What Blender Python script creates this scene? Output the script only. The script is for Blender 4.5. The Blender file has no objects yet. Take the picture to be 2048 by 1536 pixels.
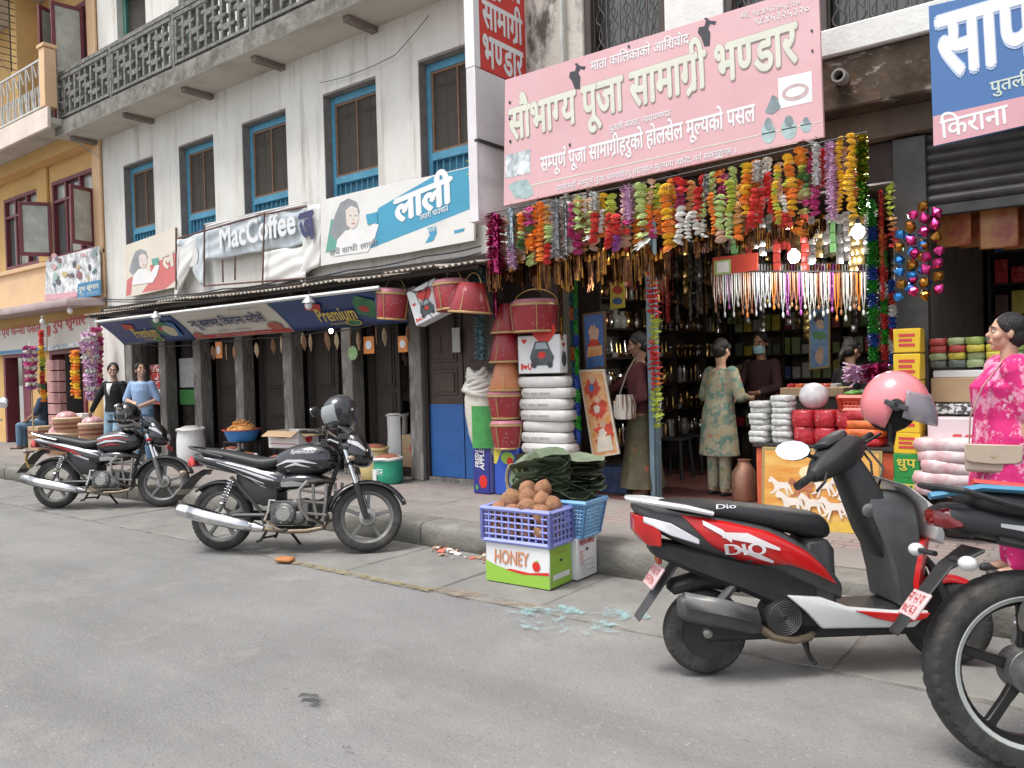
import bpy, bmesh, math, random
from math import sin, cos, pi, radians as rad, sqrt, atan2
from mathutils import Vector as V, Matrix as M
random.seed(7)
S = bpy.context.scene
COL = S.collection
# ---------------------------------------------------------------- camera, sky, sun, exposure
FPX, YAW, PIT, ROL, CH = 1599.0, .65866, -.01907, -.02713, 1.41      # lens and pose solved from the street's vanishing points
_f = V((-sin(YAW)*cos(PIT), cos(YAW)*cos(PIT), sin(PIT)))
_r0 = V((cos(YAW), sin(YAW), 0)); _u0 = _r0.cross(_f)
_r = cos(ROL)*_r0 + sin(ROL)*_u0; _u = -sin(ROL)*_r0 + cos(ROL)*_u0
cam = bpy.data.cameras.new('camera'); camo = bpy.data.objects.new('camera', cam); COL.objects.link(camo)
cam.sensor_width = 36; cam.lens = FPX/2048*36; cam.clip_start = .05; cam.clip_end = 500
camo.matrix_world = M(((_r.x, _u.x, -_f.x, 0), (_r.y, _u.y, -_f.y, 0), (_r.z, _u.z, -_f.z, CH), (0, 0, 0, 1)))
S.camera = camo
SUN_EL, SUN_AZ = 66, 205         # soft overcast sun, high, behind the camera (azimuth from +Y, clockwise)
w = bpy.data.worlds.new('World'); S.world = w; w.use_nodes = True
nt = w.node_tree; nt.nodes.clear()
sky = nt.nodes.new('ShaderNodeTexSky'); sky.sky_type = 'NISHITA'; sky.sun_disc = False
sky.sun_elevation = rad(SUN_EL); sky.sun_rotation = rad(SUN_AZ); sky.air_density = 1.0; sky.dust_density = 3.0; sky.ozone_density = 1.0
hs = nt.nodes.new('ShaderNodeHueSaturation'); hs.inputs['Saturation'].default_value = .34
bg = nt.nodes.new('ShaderNodeBackground'); bg.inputs['Strength'].default_value = .13
ow = nt.nodes.new('ShaderNodeOutputWorld')
nt.links.new(sky.outputs[0], hs.inputs['Color']); nt.links.new(hs.outputs[0], bg.inputs[0]); nt.links.new(bg.outputs[0], ow.inputs[0])
sl = bpy.data.lights.new('sun', 'SUN'); sl.energy = 1.5; sl.angle = rad(20); sl.color = (1, .985, .96)
so = bpy.data.objects.new('sun', sl); COL.objects.link(so)
sd = V((sin(rad(SUN_AZ))*cos(rad(SUN_EL)), cos(rad(SUN_AZ))*cos(rad(SUN_EL)), sin(rad(SUN_EL))))
so.rotation_euler = sd.to_track_quat('Z', 'Y').to_euler()
S.view_settings.view_transform = 'Standard'; S.view_settings.look = 'None'; S.view_settings.gamma = 1
S.view_settings.exposure = .98; S.view_settings.use_curve_mapping = False
S.render.engine = 'CYCLES'

# ---------------------------------------------------------------- helpers
def at(x, y, Y=None, Z=None, X=None):
    """where the sight line of photo point (x, y) meets a plane of the street: used to read off real positions"""
    d = _f + (x-1024)/FPX*_r - (y-768)/FPX*_u
    t = Y/d.y if Y is not None else ((Z-CH)/d.z if Z is not None else X/d.x)
    return V((0, 0, CH)) + t*d
_mats = {}
def mat(name, col, rough=.6, metal=0, ns=0, na=.15, bs=0, bst=.2, col2=None, spec=.5, emit=0, alpha=1, trans=0, coat=0, stretch=None, sheen=0, thr=None):
    """procedural material: base colour with two octaves of wear noise and optional fine relief"""
    if name in _mats: return _mats[name]
    m = bpy.data.materials.new(name); m.use_nodes = True; _mats[name] = m
    t = m.node_tree; N = t.nodes; L = t.links; b = N['Principled BSDF']
    c = tuple(col)+(1,)
    b.inputs['Base Color'].default_value = c; b.inputs['Roughness'].default_value = rough; b.inputs['Metallic'].default_value = metal
    b.inputs['Specular IOR Level'].default_value = spec
    if coat: b.inputs['Coat Weight'].default_value = coat; b.inputs['Coat Roughness'].default_value = .08
    if emit: b.inputs['Emission Color'].default_value = c; b.inputs['Emission Strength'].default_value = emit
    if alpha < 1: b.inputs['Alpha'].default_value = alpha
    if trans: b.inputs['Transmission Weight'].default_value = trans
    if sheen: b.inputs['Sheen Weight'].default_value = sheen
    if ns or bs:
        tc = N.new('ShaderNodeTexCoord'); mp = N.new('ShaderNodeMapping'); L.new(tc.outputs['Object'], mp.inputs[0])
        if stretch: mp.inputs['Scale'].default_value = stretch
    if ns:
        n = N.new('ShaderNodeTexNoise'); n.inputs['Scale'].default_value = ns; n.inputs['Detail'].default_value = 6; n.inputs['Roughness'].default_value = .65
        L.new(mp.outputs[0], n.inputs['Vector'])
        r = N.new('ShaderNodeValToRGB'); L.new(n.outputs['Fac'], r.inputs[0])
        lo, hi = thr if thr else (.3, .7)
        r.color_ramp.elements[0].position = lo; r.color_ramp.elements[1].position = hi
        if col2 is None: a = [max(0, v*(1-na)) for v in col]; z = [min(1, v*(1+na)) for v in col]
        else: a, z = col, col2
        r.color_ramp.elements[0].color = tuple(a)+(1,); r.color_ramp.elements[1].color = tuple(z)+(1,)
        L.new(r.outputs[0], b.inputs['Base Color'])
        if emit: L.new(r.outputs[0], b.inputs['Emission Color'])
    if bs:
        n2 = N.new('ShaderNodeTexNoise'); n2.inputs['Scale'].default_value = bs; n2.inputs['Detail'].default_value = 5
        L.new(mp.outputs[0], n2.inputs['Vector'])
        bp = N.new('ShaderNodeBump'); bp.inputs['Strength'].default_value = bst; bp.inputs['Distance'].default_value = .01
        L.new(n2.outputs['Fac'], bp.inputs['Height']); L.new(bp.outputs[0], b.inputs['Normal'])
    return m
def layer(m, col, scale, lo, hi, amount=1, stretch=None, detail=7):
    """stains: a second noise mask lays another colour over a material"""
    t = m.node_tree; N = t.nodes; L = t.links; b = N['Principled BSDF']; s = b.inputs['Base Color']
    tc = N.new('ShaderNodeTexCoord'); mp = N.new('ShaderNodeMapping'); L.new(tc.outputs['Object'], mp.inputs[0])
    if stretch: mp.inputs['Scale'].default_value = stretch
    mp.inputs['Location'].default_value = (scale*1.7, 3.1, 5.3)
    n = N.new('ShaderNodeTexNoise'); n.inputs['Scale'].default_value = scale; n.inputs['Detail'].default_value = detail; n.inputs['Roughness'].default_value = .7
    L.new(mp.outputs[0], n.inputs['Vector'])
    r = N.new('ShaderNodeMapRange'); r.inputs[1].default_value = lo; r.inputs[2].default_value = hi; r.inputs[3].default_value = 0; r.inputs[4].default_value = amount
    L.new(n.outputs['Fac'], r.inputs[0])
    x = N.new('ShaderNodeMix'); x.data_type = 'RGBA'; L.new(r.outputs[0], x.inputs[0])
    if s.is_linked: L.new(s.links[0].from_socket, x.inputs[6])
    else: x.inputs[6].default_value = s.default_value
    x.inputs[7].default_value = tuple(col)+(1,)
    L.new(x.outputs[2], s); return m
def T(x=0, y=0, z=0): return M.Translation((x, y, z))
def RX(a): return M.Rotation(rad(a), 4, 'X')
def RY(a): return M.Rotation(rad(a), 4, 'Y')
def RZ(a): return M.Rotation(rad(a), 4, 'Z')
def SC(x, y=None, z=None): return M.Diagonal((x, x if y is None else y, x if z is None else z, 1))
I4 = M.Identity(4)
class MB:
    """collects shapes of one part, then becomes one mesh object"""
    def __init__(s): s.v = []; s.f = []; s.m = []
    def add(s, vs, fs, mi=0, X=None):
        o = len(s.v); s.v += [tuple(X @ V(p)) if X else tuple(p) for p in vs]
        s.f += [tuple(i+o for i in f) for f in fs]; s.m += [mi]*len(fs); return s
    def box(s, x0, x1, y0, y1, z0, z1, mi=0, X=None):
        v = [(x, y, z) for z in (z0, z1) for y in (y0, y1) for x in (x0, x1)]
        return s.add(v, [(0,2,3,1), (4,5,7,6), (0,1,5,4), (2,6,7,3), (0,4,6,2), (1,3,7,5)], mi, X)
    def cbox(s, c, d, mi=0, X=None): return s.box(c[0]-d[0]/2, c[0]+d[0]/2, c[1]-d[1]/2, c[1]+d[1]/2, c[2]-d[2]/2, c[2]+d[2]/2, mi, X)
    def loft(s, rings, mi=0, X=None, cap=True, closed=False):
        n = len(rings[0]); vs = [p for r in rings for p in r]; fs = []
        k = len(rings)
        for a in range(k if closed else k-1):
            b = (a+1) % k
            for i in range(n):
                j = (i+1) % n; fs.append((a*n+i, a*n+j, b*n+j, b*n+i))
        if cap and not closed: fs.append(tuple(range(n-1, -1, -1))); fs.append(tuple((k-1)*n+i for i in range(n)))
        return s.add(vs, fs, mi, X)
    def tube(s, pts, r, seg=8, mi=0, X=None, closed=False, flat=1, cap=True):
        pts = [V(p) for p in pts]; k = len(pts); rr = r if isinstance(r, (list, tuple)) else [r]*k
        rings = []; up = None
        for i, p in enumerate(pts):
            a = pts[(i-1) % k] if (i or closed) else p; b = pts[(i+1) % k] if (i < k-1 or closed) else p
            d = (b-a).normalized() if (b-a).length > 1e-9 else V((0, 0, 1))
            if up is None: up = V((0, 0, 1)) if abs(d.z) < .9 else V((1, 0, 0))
            sx = d.cross(up).normalized(); up = sx.cross(d).normalized()
            rings.append([p + rr[i]*(cos(2*pi*j/seg)*sx + sin(2*pi*j/seg)*up*flat) for j in range(seg)])
        return s.loft(rings, mi, X, cap, closed)
    def lathe(s, prof, seg=16, mi=0, X=None, cap=True):
        return s.loft([[(r*cos(2*pi*j/seg), r*sin(2*pi*j/seg), z) for j in range(seg)] for r, z in prof], mi, X, cap)
    def prism(s, poly, d0, d1, mi=0, X=None):
        """outline in x,z extruded along y"""
        n = len(poly); vs = [(x, d0, z) for x, z in poly]+[(x, d1, z) for x, z in poly]
        a = sum(poly[i][0]*poly[(i+1) % n][1]-poly[(i+1) % n][0]*poly[i][1] for i in range(n))
        fs = [tuple(range(n)), tuple(range(2*n-1, n-1, -1))]+[((i+1) % n, i, i+n, (i+1) % n+n) for i in range(n)]
        if a < 0: fs = [tuple(reversed(f)) for f in fs]
        return s.add(vs, fs, mi, X)
    def ell(s, c, r, seg=16, rings=10, mi=0, X=None):
        c = V(c); r = (r, r, r) if not isinstance(r, (tuple, list)) else r
        L = []
        for i in range(1, rings):
            t = pi*i/rings; L.append([(c.x+r[0]*sin(t)*cos(2*pi*j/seg), c.y+r[1]*sin(t)*sin(2*pi*j/seg), c.z-r[2]*cos(t)) for j in range(seg)])
        vs = [p for q in L for p in q]; n = seg; fs = []
        for a in range(len(L)-1):
            for i in range(n): fs.append((a*n+i, a*n+(i+1) % n, (a+1)*n+(i+1) % n, (a+1)*n+i))
        b = len(vs); vs += [(c.x, c.y, c.z-r[2]), (c.x, c.y, c.z+r[2])]
        for i in range(n): fs.append((b, (i+1) % n, i)); k = (len(L)-1)*n; fs.append((b+1, k+i, k+(i+1) % n))
        return s.add(vs, fs, mi, X)
    def grid(s, fn, nu, nv, mi=0, X=None, wrap=False):
        vs = [fn(i/nu, j/nv) for j in range(nv+1) for i in range(nu if wrap else nu+1)]; w = nu if wrap else nu+1
        fs = [(j*w+i, j*w+(i+1) % w, (j+1)*w+(i+1) % w, (j+1)*w+i) for j in range(nv) for i in range(nu)]
        return s.add(vs, fs, mi, X)
    def mesh(s, name, mats, bevel=0, angle=38, smooth=True, seg=1):
        me = bpy.data.meshes.new(name); me.from_pydata(s.v, [], s.f)
        for m in (mats if isinstance(mats, (list, tuple)) else [mats]): me.materials.append(m)
        if any(s.m): me.polygons.foreach_set('material_index', s.m)
        if bevel:
            bm = bmesh.new(); bm.from_mesh(me)
            ed = [e for e in bm.edges if len(e.link_faces) == 2 and e.calc_face_angle(0) > rad(angle)]
            bmesh.ops.bevel(bm, geom=ed, offset=bevel, segments=seg, affect='EDGES', profile=.5, clamp_overlap=True)
            bm.to_mesh(me); bm.free()
        if smooth:
            me.polygons.foreach_set('use_smooth', [True]*len(me.polygons)); me.set_sharp_from_angle(angle=rad(angle))
        return me
    def build(s, name, mats, parent=None, X=None, **k): return link(name, s.mesh(name, mats, **k), parent, X)
def link(name, me, parent=None, X=None, **props):
    o = bpy.data.objects.new(name, me); COL.objects.link(o)
    if parent: o.parent = parent
    if X is not None: o.matrix_local = X
    for k, v in props.items(): o[k] = v
    return o
def thing(name, label, cat, X=None, group=None):
    o = link(name, None, None, X); o.empty_display_size = .1; o['label'] = label; o['category'] = cat
    if group: o['group'] = group
    return o
def tag(o, label, cat, group=None):
    o['label'] = label; o['category'] = cat
    if group: o['group'] = group
    return o
def struct(o): o['kind'] = 'structure'; return o
def stuff(o): o['kind'] = 'stuff'; return o
def copy_tree(o, parent=None, X=None, label=None):
    c = o.copy(); COL.objects.link(c); c.parent = parent
    if X is not None: c.matrix_local = X
    if label: c['label'] = label
    for ch in list(o.children): copy_tree(ch, c)
    return c
def remesh(o, vox=.01, it=4):
    r = o.modifiers.new('r', 'REMESH'); r.mode = 'VOXEL'; r.voxel_size = vox; r.use_smooth_shade = True
    if it: q = o.modifiers.new('s', 'SMOOTH'); q.iterations = it; q.factor = .5
    return o
# ---- lettering: glyphs of the built-in font, laid out in visual order.
# In Devanagari strings: '~' makes the letter before it a half form, '^' adds a reph above, '_' adds a foot stroke (ra) to the letter before it.
_gl = {}
def _raw(s, off):
    cu = bpy.data.curves.new('t', 'FONT'); cu.body = s; cu.size = 1; cu.offset = off; cu.resolution_u = 3
    ob = bpy.data.objects.new('t', cu); me = ob.to_mesh()
    r = ([tuple(v.co) for v in me.vertices], [tuple(p.vertices) for p in me.polygons])
    ob.to_mesh_clear(); bpy.data.objects.remove(ob); bpy.data.curves.remove(cu); return r
def _mx(s):
    v = _raw(s, 0)[0]; return max(p[0] for p in v) if v else 0
def glyph(c, off=0):
    k = (c, off)
    if k not in _gl:
        if c == ' ': _gl[k] = ([], [], .27); return _gl[k]
        v, f = _raw(c, off); _gl[k] = (v, f, _mx(c+'|')-_mx('|'))
        if c == 'ि': _gl[k] = (v, f, .259)
    return _gl[k]
import re
def layout(s, half=.19):
    s = re.sub('((?:[क-ह][~])*[क-ह]_?)ि', r'ि\1', s)
    vs, fs = [], []; x = 0; i = 0; lastx = 0; lasta = 0; n = len(s)
    def put(v, f, dx, d=0):
        o = len(vs); vs.extend((p[0]+dx, p[1], d) for p in v); fs.extend(tuple(q+o for q in t) for t in f)
    while i < n:
        c = s[i]
        if c == '^':
            _stroke(vs, fs, [(p[0]+lastx+lasta-.04, p[1]) for p in ((-.02, .62), (.05, .74), (-.03, .84), (-.15, .83))], .04, .0005); i += 1; continue
        if c == '_':
            _stroke(vs, fs, [(p[0]+lastx+lasta, p[1]) for p in ((-.10, .2), (-.22, .04), (-.36, -.04))], .04, .0005); i += 1; continue
        v, f, a = glyph(c, 0)
        if i+1 < n and s[i+1] == '~':
            cut = a-half; bm = bmesh.new(); bv = [bm.verts.new((p[0], p[1], 0)) for p in v]
            for t in f:
                try: bm.faces.new([bv[q] for q in t])
                except ValueError: pass
            bmesh.ops.bisect_plane(bm, geom=bm.verts[:]+bm.edges[:]+bm.faces[:], plane_co=(cut, 0, 0), plane_no=(1, 0, 0), clear_outer=True)
            bm.verts.index_update(); put([tuple(p.co) for p in bm.verts], [tuple(q.index for q in t.verts) for t in bm.faces], x); bm.free()
            lastx = x; lasta = cut; x += cut; i += 2; continue
        mark = a < .01
        put(v, f, x, .0003 if (i % 2) else 0)
        if not mark: lastx = x; lasta = a
        x += a; i += 1
    return vs, fs, x
def _stroke(vs, fs, pts, w, d):
    o = len(vs); k = len(pts)
    for i, p in enumerate(pts):
        a = V(pts[max(i-1, 0)]); b = V(pts[min(i+1, k-1)]); e = (b-a).normalized(); nx, ny = -e.y*w, e.x*w
        vs.extend([(p[0]+nx, p[1]+ny, d), (p[0]-nx, p[1]-ny, d)])
    for i in range(k-1): fs.append((o+2*i+1, o+2*i+3, o+2*i+2, o+2*i))
def lettering(s, parent, X, width, height, m, bold=0, slant=0, th=.002, name='lettering', half=.19, m2=None, ol=.0, depth=0):
    """text stretched to width x height in the local x,z plane facing -y, starting at the origin of X.
    bold thickens the strokes with shifted layers; m2 puts a darker outline of width ol behind the letters"""
    vs, fs, a = layout(s, half)
    if not vs: return None
    x0 = min(p[0] for p in vs); x1 = max(p[0] for p in vs); y0 = min(p[1] for p in vs); y1 = max(p[1] for p in vs)
    sx = width/(x1-x0); sy = height/(y1-y0)
    def lay(off, d, b):
        for k, (ex, ey) in enumerate(off):
            b.add([((p[0]-x0+ex)*sx+slant*(p[1]-y0)*sy, -th-d-p[2]*.5-k*.0003, (p[1]-y0+ey)*sy) for p in vs], fs)
    sh = [(0, 0)]+([(bold, 0), (-bold, 0), (0, bold), (0, -bold*.6), (bold*.6, bold*.6)] if bold else [])
    if m2:
        o = bold+ol; b = MB(); lay([(o, 0), (-o, 0), (0, o), (0, -o), (o*.7, -o*.7), (-o*.7, o*.7), (o*.7, o*.7), (-o*.7, -o*.7)], 0, b); b.build(name+'_edge', m2, parent, X, smooth=False)
    b = MB(); lay(sh, .003 if m2 else 0, b)
    o = b.build(name, m, parent, X, smooth=False)
    if depth: q = o.modifiers.new('s', 'SOLIDIFY'); q.thickness = depth; q.offset = -1
    return o
def flat(parent, X, poly, m, y=-.0015, name='print'):
    """a printed patch on a board: outline in x,z just proud of it"""
    b = MB(); n = len(poly); a = sum(poly[i][0]*poly[(i+1) % n][1]-poly[(i+1) % n][0]*poly[i][1] for i in range(n))
    b.add([(p[0], y, p[1]) for p in poly], [tuple(range(n)) if a > 0 else tuple(range(n-1, -1, -1))]); return b.build(name, m, parent, X, smooth=False)
def rect(x0, x1, z0, z1): return [(x0, z0), (x1, z0), (x1, z1), (x0, z1)]
def oval(cx, cz, rx, rz, n=18, a=0): return [(cx+rx*cos(2*pi*i/n)*cos(a)-rz*sin(2*pi*i/n)*sin(a), cz+rx*cos(2*pi*i/n)*sin(a)+rz*sin(2*pi*i/n)*cos(a)) for i in range(n)]
def heart(cx, cz, s): return [(cx+s*.0625*16*sin(t)**3*.5, cz+s*.0315*(13*cos(t)-5*cos(2*t)-2*cos(3*t)-cos(4*t))) for t in [2*pi*i/24 for i in range(24)]]
def rnd(a, b): return a+(b-a)*random.random()
# ================================================================ THE SETTING
KZ = .19                       # pavement height above the road
# ---- materials of the street
asphalt = mat('asphalt', (.205, .202, .195), .95, ns=1.1, na=.14, bs=70, bst=.6, spec=.25)
layer(asphalt, (.27, .26, .24), .55, .45, .75, .6); layer(asphalt, (.11, .11, .108), 2.2, .64, .76, .35); layer(asphalt, (.14, .136, .13), .5, .48, .70, .6, (.35, 2.2, 1)); layer(asphalt, (.30, .28, .25), 1.3, .55, .70, .5); layer(asphalt, (.42, .41, .40), 52, .62, .71, .55, detail=3); layer(asphalt, (.07, .07, .07), 58, .61, .70, .6, detail=3); layer(asphalt, (.32, .29, .25), 3, .6, .72, .4)
slabm = mat('gutter_concrete', (.215, .208, .192), .95, ns=2.5, na=.2, bs=60, bst=.35, spec=.2)
layer(slabm, (.16, .15, .14), 1.6, .52, .7, .55); layer(slabm, (.3, .285, .255), 9, .6, .75, .5)
kerbm = mat('kerb_concrete', (.235, .225, .20), .95, ns=4, na=.2, bs=40, bst=.5, spec=.2)
layer(kerbm, (.10, .095, .075), 2.2, .40, .66, .75, (1, 1, 2)); layer(kerbm, (.10, .13, .05), 5, .6, .75, .4)
grime = mat('gutter_dirt', (.19, .175, .155), 1, ns=12, na=.45, bs=80, bst=.6, spec=.1)
pavem = mat('pavement_concrete', (.235, .215, .195), .95, ns=3, na=.13, bs=50, bst=.3, spec=.2)
layer(pavem, (.15, .135, .125), 1.2, .5, .72, .5)
def paver_mat():
    m = mat('pavers', (.25, .2, .185), .92, spec=.2); t = m.node_tree; N = t.nodes; L = t.links; b = N['Principled BSDF']
    tc = N.new('ShaderNodeTexCoord'); br = N.new('ShaderNodeTexBrick'); L.new(tc.outputs['Object'], br.inputs[0])
    br.inputs['Scale'].default_value = 1; br.inputs['Brick Width'].default_value = .2; br.inputs['Row Height'].default_value = .1; br.inputs['Mortar Size'].default_value = .006
    br.inputs['Color1'].default_value = (.27, .19, .175, 1); br.inputs['Color2'].default_value = (.25, .225, .205, 1); br.inputs['Mortar'].default_value = (.13, .11, .1, 1)
    L.new(br.outputs[0], b.inputs['Base Color'])
    bp = N.new('ShaderNodeBump'); bp.inputs['Strength'].default_value = .6; bp.inputs['Distance'].default_value = .004; bp.invert = True
    L.new(br.outputs['Fac'], bp.inputs['Height']); L.new(bp.outputs[0], b.inputs['Normal'])
    layer(m, (.27, .25, .225), 1.3, .4, .62, .85); return m
pavers = paver_mat()
# ---- ground, road, gutter slabs, kerb, pavement
struct(MB().box(-320, 320, -320, 320, -.3, -.02).build('ground', asphalt, smooth=False))
def rz(x, y): return .012*sin(x*.9+1)*sin(y*.7) if y < 3.4 else 0
b = MB(); b.grid(lambda u, v: (-40+60*u, -25+28.78*v, .002+rz(-40+60*u, -25+28.78*v)-.004), 120, 58); struct(b.build('road', asphalt))
gut = struct(MB().box(-40, 14, 3.70, 4.66, -.02, .0).build('gutter', grime, smooth=False))
random.seed(3); x = -26.0; k = 0
meshes = []
while x < 5:
    wd = rnd(.78, 1.02)
    if abs(x+3.42) < .4: wd = .78
    c = MB(); n = 5
    # broken-edged slab: ragged outline, bevelled
    pts = [(.005, 0.0)]
    for i in range(1, n): pts.append((wd*i/n, rnd(-.035, .02)))
    pts += [(wd-.005, 0), (wd-.005+rnd(-.015, .01), .3), (wd-.005, .62), (wd-.005, .87)]
    for i in range(n-1, 0, -1): pts.append((wd*i/n, .87+rnd(-.02, .02)))
    pts += [(.005, .87), (.006+rnd(-.004, .008), .45)]
    m_ = len(pts); z0 = -.03; z1 = .0
    c.add([(p[0], p[1], z0) for p in pts]+[(p[0], p[1], z1) for p in pts], [tuple(range(m_, 2*m_)), tuple(range(m_-1, -1, -1))]+[(i, (i+1) % m_, (i+1) % m_+m_, i+m_) for i in range(m_)])
    o = c.build('slab', slabm, gut, T(x, 3.73, rnd(.004, .012)) @ RX(rnd(-.35, .35)) @ RY(rnd(-.35, .35)), bevel=.008)
    x += wd
kb = struct(MB().box(-40, 14, 4.72, 4.88, -.02, KZ-.03).build('kerb', kerbm, smooth=False))
x = -26.0; random.seed(5)
def kerbmesh(L, s):
    random.seed(s); n = 8; prof = [(4.615, -.03), (4.617, .13), (4.622, .172), (4.638, KZ-.004), (4.66, KZ), (4.90, KZ), (4.90, -.03)]
    rings = [[(L*i/n, p[0]+(rnd(-.008, .008) if j in (1, 2, 3) else 0), p[1]+(rnd(-.007, .004) if j in (1, 2, 3) else 0)) for j, p in enumerate(prof)] for i in range(n+1)]
    return MB().loft(rings).mesh('kerb_stone', kerbm, bevel=.006, angle=50)
KM = [kerbmesh(1.18, s) for s in range(5)]
for i in range(26): link('kerb_stone', KM[i % 5], kb, T(x, rnd(-.006, .006), rnd(-.006, .004))); x += 1.192
pv = struct(MB().box(-40, 14, 4.905, 14, -.02, KZ-.012).build('pavement', pavem, smooth=False))
x = -26.0
for i in range(20):
    MB().box(0, 1.49, 4.91, 5.36, KZ-.05, KZ-.002).build('flagstone', pavem, pv, T(x, 0, rnd(-.003, .003)) @ RY(rnd(-.1, .1)), bevel=.006); x += 1.5
MB().box(-26, 5, 5.365, 6.36, KZ-.04, KZ-.005).build('paver_field', pavers, pv, smooth=False)
MB().box(-26, -4.55, 6.365, 6.75, KZ-.04, KZ+.0).build('threshold', slabm, pv, smooth=False)
redtile = mat('red_tiles', (.16, .06, .05), .7, ns=6, na=.25)
MB().box(-4.5, 2, 6.365, 10.6, KZ-.04, KZ-.002).build('red_floor', redtile, pv, smooth=False)
# manhole cover in the pavement, litter in the gutter
mh = thing('manhole_cover', 'square concrete manhole cover set into the pavement', 'manhole', T(-5.35, 5.62, KZ-.004))
MB().box(-.33, .33, -.16, .16, -.01, .004).build('lid', pavem, mh, bevel=.004); MB().box(-.37, .37, -.2, .2, -.02, .001).build('rim', kerbm, mh)
# faded road line and spilled paint dust
yl = mat('faded_yellow_paint', (.34, .29, .16), .95, ns=6, na=.2); 
cy = mat('cyan_powder', (.32, .56, .58), 1, ns=5, na=.2)
def ragged(m, scale, lo, hi, amt=1):
    t = m.node_tree; N = t.nodes; tc = N.new('ShaderNodeTexCoord'); n = N.new('ShaderNodeTexNoise'); n.inputs['Scale'].default_value = scale; n.inputs['Detail'].default_value = 8; n.inputs['Roughness'].default_value = .75
    r = N.new('ShaderNodeMapRange'); r.inputs[1].default_value = lo; r.inputs[2].default_value = hi; r.inputs[4].default_value = amt; t.links.new(tc.outputs['Object'], n.inputs['Vector']); t.links.new(n.outputs['Fac'], r.inputs[0]); t.links.new(r.outputs[0], N['Principled BSDF'].inputs['Alpha'])
ragged(yl, 9, .42, .62, .7); ragged(cy, 6, .50, .66, .75); gd_ = mat('gutter_dust', (.30, .24, .175), 1, ns=12, na=.3); ragged(gd_, 5, .42, .62, .8)
def patch(name, m, x0, x1, y0, y1, z, seed, parent):
    random.seed(seed); n = 26; cx, cyy = (x0+x1)/2, (y0+y1)/2
    p = [(cx+(x1-x0)/2*cos(t)*rnd(.75, 1.05), cyy+(y1-y0)/2*sin(t)*rnd(.6, 1.1), z) for t in [2*pi*i/n for i in range(n)]]
    return MB().add(p, [tuple(range(n))]).build(name, m, parent, smooth=False)
random.seed(12)
line = struct(MB().box(-5.0, -3.55, 3.655, 3.715, .0075, .0115).build('road_line', yl, smooth=False))
struct(patch('powder_stain', cy, -2.95, -2.15, 3.42, 3.85, .012, 2, None)); struct(patch('powder_stain', cy, -2.72, -2.1, 3.72, 4.05, .0165, 5, None))
struct(patch('dirt_stain', gd_, -4.1, -2.5, 3.66, 3.83, .0095, 9, None))
dk = mat('oil_stain', (.05, .05, .05), .8); ragged(dk, 14, .40, .55, .85)
struct(patch('oil_stain', dk, -2.9, -2.72, 2.12, 2.2, .0105, 4, None)); struct(patch('oil_stain', dk, -2.36, -2.3, 1.93, 1.96, .0105, 6, None))
br = mat('orange_brick', (.42, .17, .06), .9, ns=20, na=.2)
tag(MB().box(-.07, .07, -.045, .045, 0, .03).build('brick_piece', br, None, T(-5.03, 3.66, .012) @ RZ(18), bevel=.012), 'orange piece of broken brick lying at the end of the faded yellow line', 'brick')
lt = [mat('litter_%d' % i, c, .7) for i, c in enumerate([(.45, .3, .2), (.7, .7, .72), (.5, .12, .08), (.25, .2, .14)])]
random.seed(21); lb = MB()
for i in range(70):
    X = T(rnd(-4.35, -3.3), 4.60-abs(random.gauss(0, .09)), .016+rnd(0, .01)) @ RZ(rnd(0, 360)) @ RX(rnd(-25, 25))
    s = rnd(.008, .035); lb.box(-s, s, -s*.6, s*.6, -.002, .003, random.randrange(4), X)
o = lb.build('litter', lt, smooth=False); stuff(o); tag(o, 'scraps of litter swept against the kerb', 'litter')
# ================================================================ BUILDINGS
plaster = mat('white_plaster', (.76, .745, .70), .92, ns=1.3, na=.06, bs=25, bst=.25, spec=.2)
layer(plaster, (.58, .555, .50), .8, .42, .68, .75, (1, 1, .35)); layer(plaster, (.38, .345, .29), 2.6, .52, .72, .8, (2.4, 1, .18)); layer(plaster, (.24, .21, .17), 6, .66, .76, .6, (1.2, 1, .5)); layer(plaster, (.82, .81, .78), 2.1, .55, .75, .4)
oldconc = mat('old_concrete', (.23, .22, .195), .95, ns=7, na=.35, bs=40, bst=.6, spec=.2)
layer(oldconc, (.075, .075, .06), 4, .45, .68, .8); layer(oldconc, (.4, .39, .35), 16, .6, .72, .5)
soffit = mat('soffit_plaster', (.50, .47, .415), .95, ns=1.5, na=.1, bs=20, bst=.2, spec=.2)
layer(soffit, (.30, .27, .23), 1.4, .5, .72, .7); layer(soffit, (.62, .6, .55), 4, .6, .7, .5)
bluep = mat('blue_paint', (.075, .27, .40), .6, ns=8, na=.18, bs=60, bst=.1); layer(bluep, (.20, .19, .17), 9, .63, .72, .6)
brownw = mat('old_brown_timber', (.030, .020, .015), .7, ns=7, na=.4, bs=45, bst=.35, stretch=(3, 3, .6)); layer(brownw, (.10, .08, .065), 11, .63, .74, .5, (2, 2, .5))
browndoor = mat('brown_door_timber', (.07, .045, .034), .62, ns=6, na=.3, bs=40, bst=.25, stretch=(3, 3, .6)); layer(browndoor, (.16, .12, .09), 12, .66, .74, .5)
postw = mat('weathered_post', (.20, .185, .165), .9, ns=9, na=.35, bs=40, bst=.5, stretch=(3, 3, .35)); layer(postw, (.42, .40, .37), 4, .52, .66, .8, (2, 2, .5)); layer(postw, (.05, .04, .033), 3.2, .50, .62, .85, (2, 2, .5))
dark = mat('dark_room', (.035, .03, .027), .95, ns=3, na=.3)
screen = mat('dusty_window_screen', (.10, .088, .072), .9, ns=3, na=.2, alpha=.40, bs=300, bst=.2)
wb = thing('white_building', 'old white plastered building with blue windows and a lattice balcony', 'building', T(0, 0, 0))
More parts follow.
